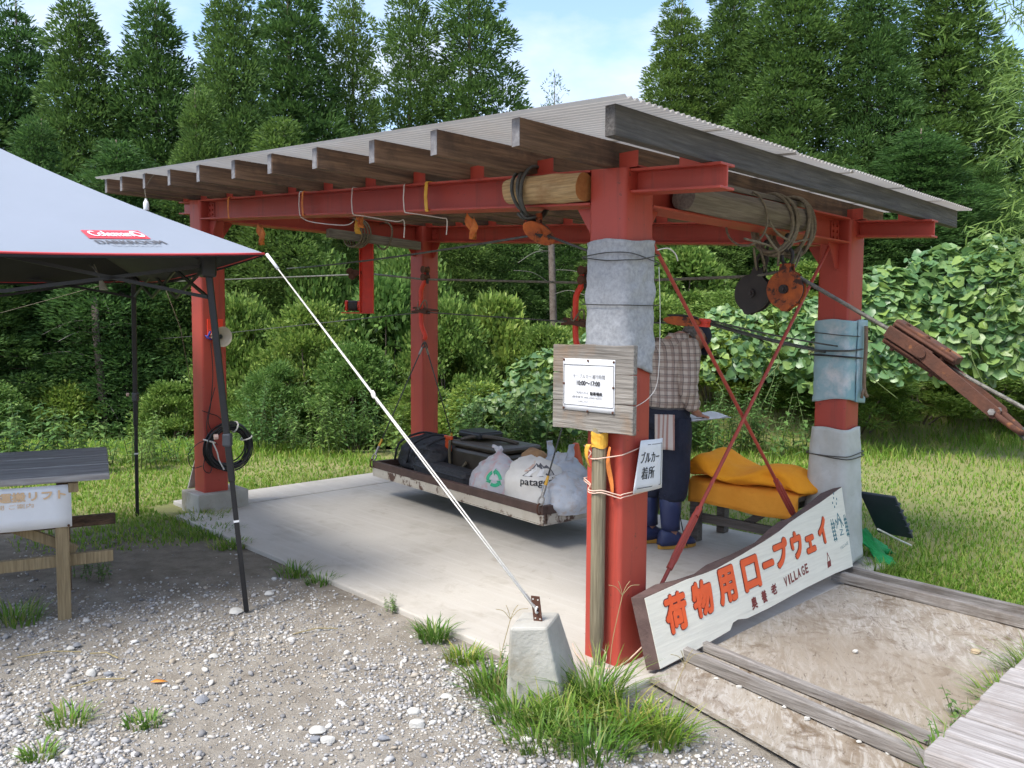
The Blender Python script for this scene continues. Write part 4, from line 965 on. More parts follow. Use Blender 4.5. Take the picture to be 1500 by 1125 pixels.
for uu, zz in ((0.262, 1.325), (0.125, 1.324), (-0.014, 1.322), (0.262, 1.222), (-0.014, 1.215), (0.262, 1.114), (0.125, 1.108), (-0.013, 1.112)):
    mb = MB(); mb.lathe([(0.0055, 0), (0.0055, 0.0025), (0.003, 0.005)], P(uu, -0.080, zz), -V, 10); mb.build('drawing_pin', M['rust'], pap, smooth='auto')
st = thing('wooden_stake', 'pointed wooden stake tied upright against the near red post', 'stake', P(0.085, -0.045, 0.02))
mb = MB(); mb.lathe([(0.012, 0.0), (0.030, 0.10), (0.0315, 0.2), (0.031, 0.6), (0.0325, 1.02), (0.028, 1.03)], P(0.085, -0.046, 0.012), Z, 18); mb.build('pole', M['stake'], st, smooth='auto')
mb = MB(); mb.loft([[P(0.085 + rr * math.cos(a), -0.046 + rr * math.sin(a), 0.955 + 0.013 * k + 0.004 * math.sin(3 * a + k)) for a, rr in [(2 * math.pi * j / 16, 0.0335 + 0.004 * random.random()) for j in range(16)]] for k in range(6)], False, False); mb.build('yellow_tape_band', M['yellow_tape'], st)
mb = MB(); mb.grid(lambda a, c: P(0.105 + 0.02 * (a - 0.5) + 0.035 * c * (1 - c), -0.088 - 0.012 * math.sin(3 * c + a), 0.97 - 0.10 * c), 4, 8); mb.build('tape_tail', M['yellow_tape'], st, smooth=True, solid=0.0015)
mb = MB(); mb.grid(lambda a, c: P(0.036 - 0.018 * (a - 0.5) + 0.006 * math.sin(4 * c), -0.030 - 0.012 * math.sin(5 * c + a), 0.96 - 0.21 * c), 4, 10); mb.build('tape_tail', M['orange_strap'], st, smooth=True, solid=0.0015)
pink = mat('pale_pink_string', (0.72, 0.52, 0.42), (0.65, 0.45, 0.36), 40, 0.8)
def tie(z0, z1, z2, sag):
    pts = [P(0.205, -0.006, z0), P(0.16, -0.012, z0 - sag), P(0.12, -0.075, z0 - sag * 1.4), P(0.085, -0.082, z0 - sag * 1.5), P(0.045, -0.07, z0 - sag * 1.2), P(0.0, -0.012, z1), P(-0.010, 0.0, z1 + 0.004), P(-0.010, 0.1, (z1 + z2) / 2), P(-0.008, 0.204, z2), P(0.1, 0.208, z2), P(0.206, 0.2, z0), P(0.208, 0.1, z0)]
    mb = MB(); mb.tube(smooth_path(pts, 4), 0.0026, 6, closed=True); mb.build('string', pink, st, smooth=True)
tie(0.945, 0.925, 0.965, 0.025); tie(0.80, 0.755, 0.765, 0.02); tie(0.79, 0.742, 0.755, 0.02)
mb = MB(); mb.tube(smooth_path([P(0.23, -0.04, 0.05), P(0.15, -0.10, 0.04), P(0.06, -0.11, 0.02), P(0.03, -0.06, 0.03), P(0.06, -0.02, 0.06), P(0.14, -0.015, 0.07)]), 0.003, 6)
mb.tube(smooth_path([P(0.06, -0.1, 0.02), P(-0.03, -0.05, 0.025), P(-0.05, 0.1, 0.08), P(-0.045, 0.21, 0.14)]), 0.003, 6); tag(mb.build('loose_string', pink, smooth=True), 'pale string lying loose around the foot of the near post', 'string')
# white paper sign curling off the other face of the post
ps = thing('paper_sign', 'white paper sign with black lettering curling off the near post', 'sign', P(-0.02, 0.18, 0.75))
def pw_(a, c):
    v_ = 0.045 + 0.255 * a + 0.05 * c * (1 - a); bend = 0.028 * max(0, 0.25 - a) * 4 * 0.5
    return P(-0.014 - 0.010 * math.sin(3.0 * a) - bend + 0.02 * a * a, v_, 0.757 + 0.225 * c - 0.01 * a)
mb = MB(); mb.grid(lambda a, c: pw_(a, 1 - c), 14, 6); mb.build('paper_sheet', M['white'], ps, smooth=True, solid=0.0012)
def sig(body, a0, a1, c0, c1):
    vs, fs = text_geo(body); x0 = min(v[0] for v in vs); x1 = max(v[0] for v in vs); y0 = min(v[1] for v in vs); y1 = max(v[1] for v in vs)
    mb = MB()
    for k in range(3):
        mb.add([pw_(a0 + (a1 - a0) * (x - x0) / (x1 - x0), c0 + (c1 - c0) * (y - y0) / (y1 - y0)) + U * (-0.0022 - 0.0002 * k) + V * 0.001 * (k - 1) for x, y in vs], fs)
    mb.build('lettering', M['ink'], ps, kind='stuff')
sig('ブルカー', 0.10, 0.80, 0.56, 0.77); sig('着所', 0.20, 0.62, 0.24, 0.48)
for a0, a1, c0, c1 in ((0.1, 0.93, 0.075, 0.09), (0.3, 0.93, 0.90, 0.912), (0.915, 0.93, 0.09, 0.90)):
    mb = MB(); mb.add([pw_(a, c) - U * 0.0021 for a, c in ((a0, c0), ((a0 + a1) / 2, c0), (a1, c0), (a1, c1), ((a0 + a1) / 2, c1), (a0, c1))], [(0, 1, 4, 5), (1, 2, 3, 4)]); mb.build('printed_rule', M['ink_grey'], ps)

# ------------------------------------------------------------------ the big painted sign board
th = R(14); SO = P(-0.185, 0, -0.01); sx_ = V; sy_ = (U * math.sin(th) + Z * math.cos(th)).normalized(); sn_ = sy_.cross(sx_).normalized()
if sn_.dot(-U) < 0: sn_ = -sn_
sb = thing('painted_sign', 'long white painted live-edge sign board with orange lettering leaning between posts', 'sign', P(-0.12, 1.05, 0.03))
topl = [(0.039, 0.345), (0.2, 0.352), (0.353, 0.359), (0.5, 0.356), (0.606, 0.358), (0.826, 0.378), (1.071, 0.405), (1.242, 0.429), (1.35, 0.452), (1.467, 0.47), (1.728, 0.504), (1.887, 0.529), (2.05, 0.556)]
botl = [(1.985, 0.092), (1.759, 0.098), (1.386, 0.093), (1.012, 0.079), (0.78, 0.078), (0.70, 0.092), (0.655, 0.088), (0.62, 0.061), (0.502, 0.055), (0.3, 0.045), (0.059, 0.04)]
poly = topl + botl
wp = mat('white_board_paint', (0.78, 0.75, 0.64), (0.70, 0.67, 0.57), 5, 0.7, vec='V', bs=0.2, bscale=3, c3=(0.48, 0.46, 0.38), s3=1.5, lo3=0.62, hi3=0.85)
bark_ = mat('dark_board_edge', (0.075, 0.045, 0.04), (0.12, 0.075, 0.065), 12, 0.85, bs=0.5)
pc_ = (sum(p[0] for p in poly) / len(poly), sum(p[1] for p in poly) / len(poly))
mb = MB(); n_ = len(topl)
bev = [(x, y - 0.003) for x, y in topl] + [(x, y + 0.003) for x, y in botl]
mb.prism(bev, SO + sn_ * 0.0, sx_, sy_, sn_, 0.002); mb.build('white_face', wp, sb)
back = [(x - (0.02 if i == 0 else 0), y + 0.012 * math.sin(i * 1.9) + 0.004) for i, (x, y) in enumerate(topl)] + [(x - (0.02 if i == len(botl) - 1 else 0), y) for i, (x, y) in enumerate(botl)]
mb = MB(); lo = [SO + sx_ * x + sy_ * y - sn_ * 0.056 for x, y in back]; hi = [SO + sx_ * x + sy_ * y - sn_ * 0.0002 for x, y in poly]
nn = len(poly); mb.add(lo + hi, [tuple(range(nn)), tuple(reversed(range(nn, 2 * nn)))] + [(i, nn + i, nn + (i + 1) % nn, (i + 1) % nn) for i in range(nn)]); mb.build('board', bark_, sb)
orange = mat('orange_letter_paint', (0.80, 0.115, 0.028), (0.74, 0.10, 0.025), 12, 0.55, bs=0.05)
maroon = mat('maroon_letter_paint', (0.20, 0.035, 0.03), None, 12, 0.6, bs=0)
teal = mat('teal_paint', (0.06, 0.17, 0.20), (0.10, 0.22, 0.25), 12, 0.6, bs=0)
def glyph(ch, cx, cy, w, h, shear, mt, bold, outline=None, name='letter'):
    ax_ = (sx_ + sy_ * shear).normalized(); o = SO + sx_ * cx + sy_ * cy - ax_ * (w / 2) - sy_ * (h / 2)
    if outline:
        mb = MB(); text_on(mb, ch, o, ax_, sy_, width=w, height=h, bold=bold + outline, lift=sn_ * 0.0028); mb.build('letter_outline', maroon, sb, kind='stuff')
    mb = MB(); text_on(mb, ch, o, ax_, sy_, width=w, height=h, bold=bold, lift=sn_ * (0.0052 if outline else 0.003)); mb.build(name, mt, sb, kind='stuff')
for ch, cx, cy, w, h in (('荷', 0.235, 0.238, 0.150, 0.150), ('物', 0.448, 0.252, 0.150, 0.145), ('用', 0.659, 0.266, 0.140, 0.150), ('ロ', 0.888, 0.277, 0.145, 0.140), ('ー', 1.063, 0.288, 0.100, 0.014), ('プ', 1.21, 0.317, 0.135, 0.125), ('ウ', 1.384, 0.327, 0.105, 0.125), ('ェ', 1.536, 0.306, 0.095, 0.075), ('イ', 1.699, 0.352, 0.090, 0.130)):
    glyph(ch, cx, cy, w, h, 0.03, orange, 0.0075 if ch in '荷物' else 0.0085, 0.0042)
for ch, cx, cy, w, h in (('奥', 0.867, 0.136, 0.052, 0.055), ('養', 0.967, 0.145, 0.048, 0.058), ('老', 1.071, 0.159, 0.054, 0.05)):
    glyph(ch, cx, cy, w, h, 0.06, maroon, 0.002)
for i, ch in enumerate('VILLAGE'):
    cx = 1.20 + [0, 0.038, 0.072, 0.112, 0.152, 0.198, 0.240][i]; glyph(ch, cx, 0.170 + i * 0.0035, 0.010 if ch == 'I' else 0.029, 0.046, 0.06, maroon, 0.0018)
def stroke(pts, r, mt, name):
    mb = MB()
    for a, c in zip(pts[:-1], pts[1:]):
        mb.bar(SO + sx_ * a[0] + sy_ * a[1] + sn_ * 0.003, SO + sx_ * c[0] + sy_ * c[1] + sn_ * 0.003, r * 2, 0.002, sn_)
    mb.build(name, mt, sb)
lx, ly = 1.925, 0.335
for pts in ([(-0.05, 0.0), (-0.02, 0.05), (0.0, 0.09), (0.022, 0.05), (0.05, 0.0)], [(-0.025, 0.02), (0.0, 0.055), (0.028, 0.02)], [(-0.015, -0.015), (0.025, -0.02), (-0.02, -0.05), (0.03, -0.05)], [(-0.07, 0.02), (-0.045, 0.055), (-0.03, 0.02)], [(0.018, 0.06), (0.022, -0.01)]):
    stroke([(lx + x * 0.9, ly + y * 0.9) for x, y in pts], 0.0022, teal, 'printed_house')
for tx in (-0.098, -0.075, 0.072, 0.088):
    for k in range(5): stroke([(lx + tx - 0.010, ly - 0.06 + k * 0.022), (lx + tx, ly - 0.045 + k * 0.022), (lx + tx + 0.010, ly - 0.06 + k * 0.022)], 0.0016, teal, 'printed_fir')
    stroke([(lx + tx, ly - 0.07), (lx + tx, ly + 0.06)], 0.0014, teal, 'printed_fir')
for x, y in ((-0.02, 0.115), (0.01, 0.13), (-0.035, 0.14), (0.025, 0.155), (-0.01, 0.165), (0.0, 0.19)): stroke([(lx + x, ly + y), (lx + x + 0.004, ly + y + 0.012)], 0.0035, teal, 'printed_snow')
for i, ch in enumerate('VILLAGE'): glyph(ch, lx - 0.045 + i * 0.016, ly - 0.115 + i * 0.0022, 0.004 if ch == 'I' else 0.010, 0.016, 0.08, teal, 0.0)
stroke([(1.69, 0.175), (1.705, 0.228), (1.725, 0.18)], 0.0012, maroon, 'printed_gondola')
mb = MB(); mb.prism([(1.678, 0.145), (1.722, 0.150), (1.728, 0.182), (1.684, 0.177)], SO + sn_ * 0.0022, sx_, sy_, sn_, 0.001); mb.build('printed_gondola', maroon, sb)
# ------------------------------------------------------------------ plywood ramp, runners, deck
def rz(u, v): return 0.012 + (u + 0.16) * max(0.012, 0.075 - 0.035 * (v - 0.3))
m, nt, N, L, b = new_mat('weathered_plywood')
src = vec_src(nt, ((U * 0.5 + V * 0.87) * 2.2, (U * 0.87 - V * 0.5) * 0.5, Z))
ps_ = vec_src(nt, 'pos')
f1 = noise(nt, src, 0.9, 8, 0.7, 0.3, 0.7, 2.0); f2 = noise(nt, ps_, 2.6, 7, 0.65, 0.45, 0.72, 0.8); f3 = noise(nt, ps_, 1.3, 5, 0.6, 0.5, 0.7); f4 = noise(nt, src, 3.0, 6, 0.7, 0.3, 0.7, 1.5)
f5 = noise(nt, src, 1.7, 9, 0.75, 0.47, 0.60, 3.0); f6 = noise(nt, ps_, 5.5, 8, 0.7, 0.52, 0.66, 1.2); f7 = noise(nt, ps_, 38, 3, 0.6, 0.66, 0.72)
col = mixc(nt, f1, (0.235, 0.195, 0.145), (0.36, 0.32, 0.265)); col = mixc(nt, f3, col, (0.36, 0.34, 0.315)); col = mixc(nt, f2, col, (0.17, 0.12, 0.075)); col = mixc(nt, f5, col, (0.40, 0.37, 0.33)); col = mixc(nt, f6, col, (0.125, 0.085, 0.05)); col = mixc(nt, f7, col, (0.12, 0.09, 0.06)); col = mixc(nt, noise(nt, ps_, 0.9, 4, 0.5, 0.50, 0.75, 0.5), col, (0.25, 0.205, 0.155)); col = mixc(nt, noise(nt, src, 6.0, 4, 0.7, 0.60, 0.70, 1.0), col, (0.12, 0.09, 0.065))
L.new(col, b.inputs['Base Color']); b.inputs['Roughness'].default_value = 0.8; bump(nt, b, f4, 0.35, 0.006); ply = m
def sheet(name, corners, t, label):
    mb = MB(); n = 8
    def q(a, c, dz):
        p = [corners[0][i] * (1 - a) * (1 - c) + corners[1][i] * a * (1 - c) + corners[2][i] * a * c + corners[3][i] * (1 - a) * c for i in (0, 1)]
        return P(p[0], p[1], rz(*p) + dz + 0.006 * math.sin(5 * a + 2) * math.sin(4 * c))
    mb.grid(lambda a, c: q(a, c, 0), n, n); mb.grid(lambda a, c: q(1 - a, c, -t), n, n)
    ed = [(i / n, 0) for i in range(n)] + [(1, i / n) for i in range(n)] + [(1 - i / n, 1) for i in range(n)] + [(0, 1 - i / n) for i in range(n)]
    vs = [q(a, c, 0) for a, c in ed] + [q(a, c, -t) for a, c in ed]; m_ = len(ed)
    mb.add(vs, [(i, (i + 1) % m_, m_ + (i + 1) % m_, m_ + i) for i in range(m_)])
    return tag(mb.build(name, ply, smooth='auto'), label, 'plywood')
sheet('plywood_sheet', [(-0.17, 0.36), (-1.34, 0.33), (-1.30, 1.88), (-0.17, 1.90)], 0.018, 'large stained plywood sheet between the two pairs of runners')
sheet('plywood_sheet', [(-0.165, 0.0), (-1.34, -0.12), (-1.34, 0.325), (-0.17, 0.35)], 0.02, 'narrow stained plywood sheet beside the grass tufts at the post')
def runner(u0, u1, v0, v1, w, h, label):
    mb = MB(); n = 6; rings = []
    for k in range(n + 1):
        t = k / n; uu = u0 + (u1 - u0) * t; vv = v0 + (v1 - v0) * t; zb = rz(uu, vv) + 0.005
        rings.append([P(uu, vv - w / 2, zb), P(uu, vv + w / 2, zb), P(uu, vv + w / 2, zb + h), P(uu, vv - w / 2, zb + h)])
    mb.loft(rings); return tag(mb.build('timber_runner', M['grey_u'], bevel=0.004), label, 'timber', 'timber runners')
runner(-0.13, -1.28, 0.258, 0.228, 0.040, 0.052, 'grey timber runner between the plywood sheets, next to narrow sheet')
runner(-0.12, -1.30, 0.405, 0.395, 0.036, 0.040, 'grey timber runner between the plywood sheets, next to large sheet')
runner(-0.10, -1.9, 1.86, 1.84, 0.050, 0.055, 'grey timber runner along the lawn side, next to large plywood sheet')
runner(-0.07, -1.9, 2.02, 2.01, 0.042, 0.050, 'outermost grey timber runner against the lawn grass')
dk = thing('plank_deck', 'raised weathered plank deck at the end of the plywood ramp', 'deck', P(-1.9, 0.4, -0.1))
dz0 = 0.25
edges = [-0.295, -0.14, 0.038, 0.211, 0.411, 0.578, 0.75, 0.92, 1.09, 1.26, 1.43]
for k in range(len(edges) - 1):
    mb = MB(); a, c = edges[k] + 0.014, edges[k + 1] - 0.014; n = 6; rings = []
    for i in range(n + 1):
        uu = -1.334 - 0.004 * (k % 3) - 1.5 * i / n; w_ = 0.003 * math.sin(i + k * 2)
        rings.append([P(uu, a, dz0 - 0.048 + w_), P(uu, c, dz0 - 0.048 + w_), P(uu, c, dz0 + w_), P(uu, a, dz0 + w_)])
    mb.loft(rings); mb.build('plank', M['deck'], dk, bevel=0.006)
for uu in (-1.42, -2.1, -2.75):
    mb = MB(); mb.box(P(uu, 0.57, dz0 - 0.11), 0.07, 1.7, 0.115, U, V, Z); mb.build('joist', M['grey_v'], dk, bevel=0.004)
for uu in (-1.42, -2.75):
    for vv in (-0.2, 1.33):
        mb = MB(); mb.box(P(uu, vv, -0.03), 0.12, 0.12, 0.24, U, V, Z); mb.build('foot', M['concrete_block'], dk, bevel=0.01)

# ------------------------------------------------------------------ anchor block with rusty strap plate
ab = thing('anchor_block', 'tapered concrete anchor block with rusty perforated plate beside the near post', 'anchor block', (0.10, 3.18, -0.06))
mb = MB()
tp = [(-0.004, 3.092, 0.30), (0.141, 3.094, 0.302), (0.200, 3.290, 0.296), (0.048, 3.285, 0.297)]
md = [(-0.012, 3.10, 0.10), (0.185, 3.09, 0.10), (0.262, 3.33, 0.10), (0.03, 3.34, 0.10)]
bo = [(-0.02, 3.10, -0.10), (0.235, 3.08, -0.10), (0.31, 3.37, -0.10), (0.01, 3.38, -0.10)]
mb.loft([bo, md, tp]); mb.build('concrete_body', M['concrete_block'], ab, bevel=0.01)
mb = MB(); pd = Vector((-0.12, 0.0, 1)).normalized(); pa_ = Vector((0.95, -0.3, 0)).normalized(); pn_ = pd.cross(pa_).normalized()
pcn = Vector((0.105, 3.175, 0.34)); mb.box(pcn, 0.036, 0.005, 0.12, pa_, pn_, pd); pl_ = mb.build('strap_plate', M['rust'], ab, bevel=0.001)
for a, c in ((-0.010, 0.048), (0.010, 0.046), (-0.009, -0.03), (0.010, -0.032)):
    q = MB(); q.cyl(pcn + pa_ * a + pd * c - pn_ * 0.004, pcn + pa_ * a + pd * c + pn_ * 0.004, 0.0035, n=8); q.build('hole', M['concrete'], pl_)
hk = pcn + Vector((0.0, -0.006, 0.005))

# ------------------------------------------------------------------ pop-up canopy tent
s1 = Vector((-0.57, 0.82, 0)).normalized(); s2 = Vector((-0.82, -0.57, 0)).normalized()
tn = thing('canopy_tent', 'pale grey pop-up canopy tent with black legs and red trimmed edge', 'tent', (-3.0, 4.5, -0.03))
tipz = 1.815
C0 = Vector((-1.205, 3.985, tipz)); EL = 2.95
C1 = C0 + s1 * EL; C2 = C0 + s2 * EL; C3 = C0 + s1 * EL + s2 * EL
pk = (C0 + C3) / 2; pk.z = 2.66
fab = mat('silver_canopy_fabric', (0.245, 0.275, 0.33), (0.23, 0.26, 0.31), 1.5, 0.6, bs=0.05, bscale=4, bd=0.02)
inner = mat('black_canopy_lining', (0.012, 0.012, 0.014), (0.018, 0.018, 0.02), 8, 0.8)
redt = mat('red_trim', (0.55, 0.05, 0.06), None, 9, 0.6, bs=0)
def face_pt(a, b_, s_, t):
    """t: 0 at the eave, 1 at the peak; s_ along the eave"""
    e_ = a.lerp(b_, s_) - Z * (0.055 * 4 * s_ * (1 - s_)) * (1 - t)
    p = e_.lerp(pk, t); ins = 0.10 * 4 * s_ * (1 - s_) * (1 - t)
    ctr = Vector((pk.x, pk.y, p.z)); p = p + (ctr - p).normalized() * ins * (1 - t)
    p.z -= 0.16 * math.sin(math.pi * t) * (0.65 + 0.35 * 4 * s_ * (1 - s_)) * 0.45
    return p
for a, b_ in ((C0, C2), (C1, C0), (C3, C1), (C2, C3)):
    mb = MB(); mb.grid(lambda i, j: face_pt(a, b_, i, j * 0.999), 24, 12); mb.build('canopy_panel', fab, tn, smooth=True, label=None)
    mb = MB(); mb.grid(lambda i, j: face_pt(a, b_, 1 - i, j * 0.998) - Z * 0.006, 24, 12); mb.build('canopy_lining', inner, tn, smooth=True)
    mb = MB(); mb.tube([face_pt(a, b_, k / 24, 0) - Z * 0.002 for k in range(25)], 0.006, 6); mb.build('red_trim', redt, tn, smooth=True)
    mb = MB(); mb.grid(lambda i, j: face_pt(a, b_, i, 0) - Z * (0.004 + 0.022 * j * (1 - 0.6 * abs(2 * i - 1))), 24, 2); mb.build('valance', inner, tn, smooth=True, solid=0.002)
# printed mark on the panel that faces the gravel
def onface(s_, t, lift=0.004):
    p = face_pt(C0, C2, s_, t); du = face_pt(C0, C2, s_ + 0.01, t) - p; dv = face_pt(C0, C2, s_, t + 0.01) - p
    n_ = du.cross(dv).normalized()
    if n_.z < 0: n_ = -n_
    return p + n_ * lift
LG = dict(s0=0.132, s1=0.255)
def tent_text(body, x0, x1, t0, t1, mt, lift, name, bold=0.0):
    vs, fs = text_geo(body); a0 = min(v[0] for v in vs); a1 = max(v[0] for v in vs); b0 = min(v[1] for v in vs); b1 = max(v[1] for v in vs); mb = MB()
    for k in range(3 if bold else 1):
        def tr(x, y):
            t = t0 + (t1 - t0) * (y - b0) / (b1 - b0); f = (x - a0) / (a1 - a0) + bold * (k - 1)
            s_ = x0 + (x1 - x0) * f; return onface(s_, t, lift + 0.0003 * k)
        mb.add([tr(x, y) for x, y in vs], fs)
    mb.build(name, mt, tn, kind='stuff')
def badge(x0, x1, t0, t1, mt, lift, name, sh_=0.008):
    mb = MB(); mb.grid(lambda i, j: onface(x0 + (x1 - x0) * i - sh_ * (j - 0.5), t0 + (t1 - t0) * j, lift), 14, 3); mb.build(name, mt, tn, smooth=True)
tS0, tS1, tT0, tT1 = 0.206, 0.112, 0.100, 0.157
badge(tS0, tS1, tT0, tT1, mat('red_print', (0.62, 0.05, 0.07), None, 9, 0.6, bs=0), 0.004, 'printed_badge')
tent_text('Coleman', tS0 - 0.007, tS0 - 0.072, tT0 + 0.012, tT1 - 0.010, M['white'], 0.007, 'printed_name', 0.006)
mb = MB(); mb.add([onface(tS1 + 0.012 + 0.0085 * math.cos(a) * 1.0, (tT0 + tT1) / 2 + 0.020 * math.sin(a), 0.007) for a in [2 * math.pi * k / 20 for k in range(20)]], [tuple(range(20))]); mb.build('printed_round_mark', M['white'], tn)
mb = MB(); mb.add([onface(tS1 + 0.012 + 0.005 * math.cos(a), (tT0 + tT1) / 2 + 0.010 * math.sin(a), 0.009) for a in [2 * math.pi * k / 14 for k in range(14)]], [tuple(range(14))]); mb.build('printed_round_mark', mat('red_print_small', (0.62, 0.05, 0.07), None, 9, 0.6, bs=0), tn)
tent_text('DARKROOM', tS0 + 0.002, tS1 - 0.004, tT0 - 0.036, tT0 - 0.012, M['ink_grey'], 0.004, 'printed_line', 0.006)
tent_text('TECHNOLOGY', tS0 - 0.012, tS1 + 0.010, tT0 - 0.052, tT0 - 0.041, mat('pale_grey_ink', (0.30, 0.32, 0.35), None, 9, 0.6, bs=0), 0.004, 'printed_line')
# legs and truss
def leg(top_, foot, name='leg', parts=True):
    top_, foot = Vector(top_), Vector(foot); d = (foot - top_)
    mb = MB(); mb.bar(top_, top_ + d * 0.62, 0.034, 0.034, Vector((0.3, -1, 0))); lg = mb.build(name, M['black'], tn, bevel=0.006)
    mb = MB(); mb.bar(top_ + d * 0.55, foot, 0.025, 0.025, Vector((0.3, -1, 0))); mb.build('lower_tube', M['black'], lg, bevel=0.004)
    mb = MB(); mb.box(top_ + d * 0.50, 0.045, 0.045, 0.07, Vector((1, 0, 0)), Vector((0, 1, 0)), Z); mb.build('slide_collar', mat('dark_grey_plastic', (0.06, 0.065, 0.075), None, 9, 0.5), lg, bevel=0.01)
    mb = MB(); mb.cyl(top_ + d * 0.49 + Vector((-0.04, -0.02, 0)), top_ + d * 0.49 + Vector((-0.055, -0.03, 0)), 0.014, n=10); mb.build('release_button', mat('pale_button', (0.5, 0.35, 0.3), None, 9, 0.5), lg)
    mb = MB(); mb.bar(top_ + d * 0.731, top_ + d * 0.737, 0.027, 0.027, Vector((0.3, -1, 0))); mb.build('white_band', M['white'], lg)
    mb = MB(); mb.box(top_ - Z * 0.02, 0.075, 0.075, 0.12, s1, s2, Z); mb.build('corner_bracket', M['black'], lg, bevel=0.012)
Ltop = [Vector((-1.53, 4.12, 1.785)), Vector((-2.90, 6.28, 1.86)), Ltop2 if False else Vector((-3.75, 2.72, 1.80)), Vector((-5.0, 4.75, 1.82))]
Lfoot = [Vector((-1.375, 4.162, -0.02)), Vector((-2.924, 6.30, -0.03)), Vector((-3.85, 2.55, -0.03)), Vector((-5.1, 4.85, -0.03))]
for a, b_ in zip(Ltop, Lfoot): leg(a, b_)
def scissor(a, b_, n=3, h=0.30):
    for k in range(n):
        p, q = a.lerp(b_, k / n), a.lerp(b_, (k + 1) / n)
        for z0, z1 in ((0.02, -h), (-h, 0.02)):
            mb = MB(); mb.bar(p + Z * (z0 * 0.5), q + Z * (z1 * 0.5), 0.010, 0.017); mb.build('truss_bar', M['black'], tn)
for i, j in ((0, 1), (0, 2), (1, 3), (2, 3)): scissor(Ltop[i] - Z * 0.03, Ltop[j] - Z * 0.03)
hub = pk - Z * 0.45
for k in range(4):
    mb = MB(); mb.bar(Ltop[k], pk - Z * 0.06, 0.02, 0.024); mb.build('roof_rib', M['black'], tn)
# hanging cloth strip
mb = MB(); cpos = Vector((-2.50, 4.95, 1.83))
mb.grid(lambda a, c: cpos + Vector((0.045 * (a - 0.5) * (1 - 0.1 * c) + 0.10 * 0 + 0.035 * c, 0.02 * math.sin(3 * a + 4 * c), -0.155 * c)) + Vector((-0.07 * (1 - c) ** 2, 0, 0)) * a, 4, 8)
tag(mb.build('hanging_cloth', mat('grey_cloth', (0.38, 0.38, 0.34), (0.32, 0.32, 0.28), 20, 0.9), smooth=True, solid=0.003), 'small grey cloth strip hanging under the tent edge', 'cloth')
# guy lines
tip = C0 + (C0 - Vector((pk.x, pk.y, tipz))).normalized() * 0.02 - Z * 0.012
gl = thing('guy_rope', 'taut white doubled guy rope from tent corner to the anchor block', 'rope', hk)
gd = (hk - tip)
kn = tip + gd * 0.44
sdv = gd.cross(Z).normalized()
for k in (-1, 1):
    mb = MB(); mb.tube([tip + Z * 0.005 * k, tip + gd * 0.05, kn + sdv * 0.004 * k, kn.lerp(hk, 0.5) + sdv * 0.010 * k, hk + sdv * 0.004 * k], 0.0034, 6); mb.build('rope_strand', M['white_rope'], gl, smooth=True)
mb = MB(); mb.tube([tip - gd.normalized() * 0.01, tip + gd * 0.045], 0.008, 8); mb.build('tensioner', M['white'], gl, smooth=True)
mb = MB(); mb.tube([kn + gd.normalized() * 0.012 * math.cos(a) + Z * 0.012 * math.sin(a) for a in [2 * math.pi * k / 10 for k in range(10)]], 0.006, 6, closed=True); mb.tube([kn, kn - Z * 0.03 - sdv * 0.02, kn - Z * 0.045 - sdv * 0.03], 0.003, 5); mb.build('knot', M['white_rope'], gl, smooth=True)
mb = MB(); mb.cyl(hk, hk - gd.normalized() * 0.075, 0.007, n=8); mb.build('clip', M['steel'], gl, smooth='auto')
mb = MB(); mb.tube([hk + sdv * 0.010 * math.cos(a) + Z * 0.012 * math.sin(a) for a in [2 * math.pi * k / 12 for k in range(12)]], 0.004, 6, closed=True); mb.build('loop', M['white_rope'], gl, smooth=True)
rope_thing('thin_guy_line', [Vector((-2.95, 6.15, 1.80)), Vector((-8.6, 9.9, 0.95))], 0.0022, M['rope'], 'thin pale guy line running from the far tent leg into the trees', 'rope')
rope_thing('thin_guy_line', [Vector((-2.72, 6.35, 1.845)), Vector((-2.70, 6.65, 1.45)), Vector((-2.66, 6.95, 0.5))], 0.003, M['rope'], 'thin pale guy line dropping from the tent beside the loudspeaker post', 'rope')

# ------------------------------------------------------------------ table with paper sign at the left
td, tdp = Vector((-0.88, -0.47, 0)).normalized(), Vector((-0.47, 0.88, 0)).normalized()
TO = Vector((-2.06, 4.12, 0.0)); tiltz = 0.09
tbl = thing('wooden_table', 'rough wooden table with grey plank top and white paper sign', 'table', TO + td * 0.7 + tdp * 0.3 - Z * 0.03)
tg = wood('table_grey_wood', (0.30, 0.29, 0.29), (0.48, 0.465, 0.46), (td, tdp, Z))
tw = wood('table_leg_wood', (0.27, 0.20, 0.105), (0.36, 0.28, 0.16), (Z, td, tdp), bs=0.3)
tpd = (tdp + Z * tiltz).normalized(); tnr = td.cross(tpd).normalized(); tnr = tnr if tnr.z > 0 else -tnr
for k in range(3):
    mb = MB(); c = TO + td * 0.70 + tpd * (0.095 + 0.196 * k) + Z * (0.695 + 0.002 * k); mb.box(c, 1.42 + 0.006 * k, 0.1945, 0.036, td, tpd, tnr); mb.build('plank', tg, tbl, bevel=0.005)
def tp_(a, c, z): return TO + td * a + tdp * c + Z * z
for a in (0.21, 1.2):
    mb = MB(); mb.box(tp_(a, 0.055, 0.305), 0.062, 0.045, 0.68, td, tdp, Z); mb.build('leg', tw, tbl, bevel=0.004)
    mb = MB(); mb.box(tp_(a, 0.50, 0.33), 0.062, 0.045, 0.73, td, tdp, Z); mb.build('leg', M['rafter'], tbl, bevel=0.004)
    mb = MB(); mb.bar(tp_(a - 0.055, 0.02, 0.645), tp_(a - 0.055, 0.55, 0.69), 0.045, 0.05); mb.build('bearer', tw, tbl, bevel=0.004)
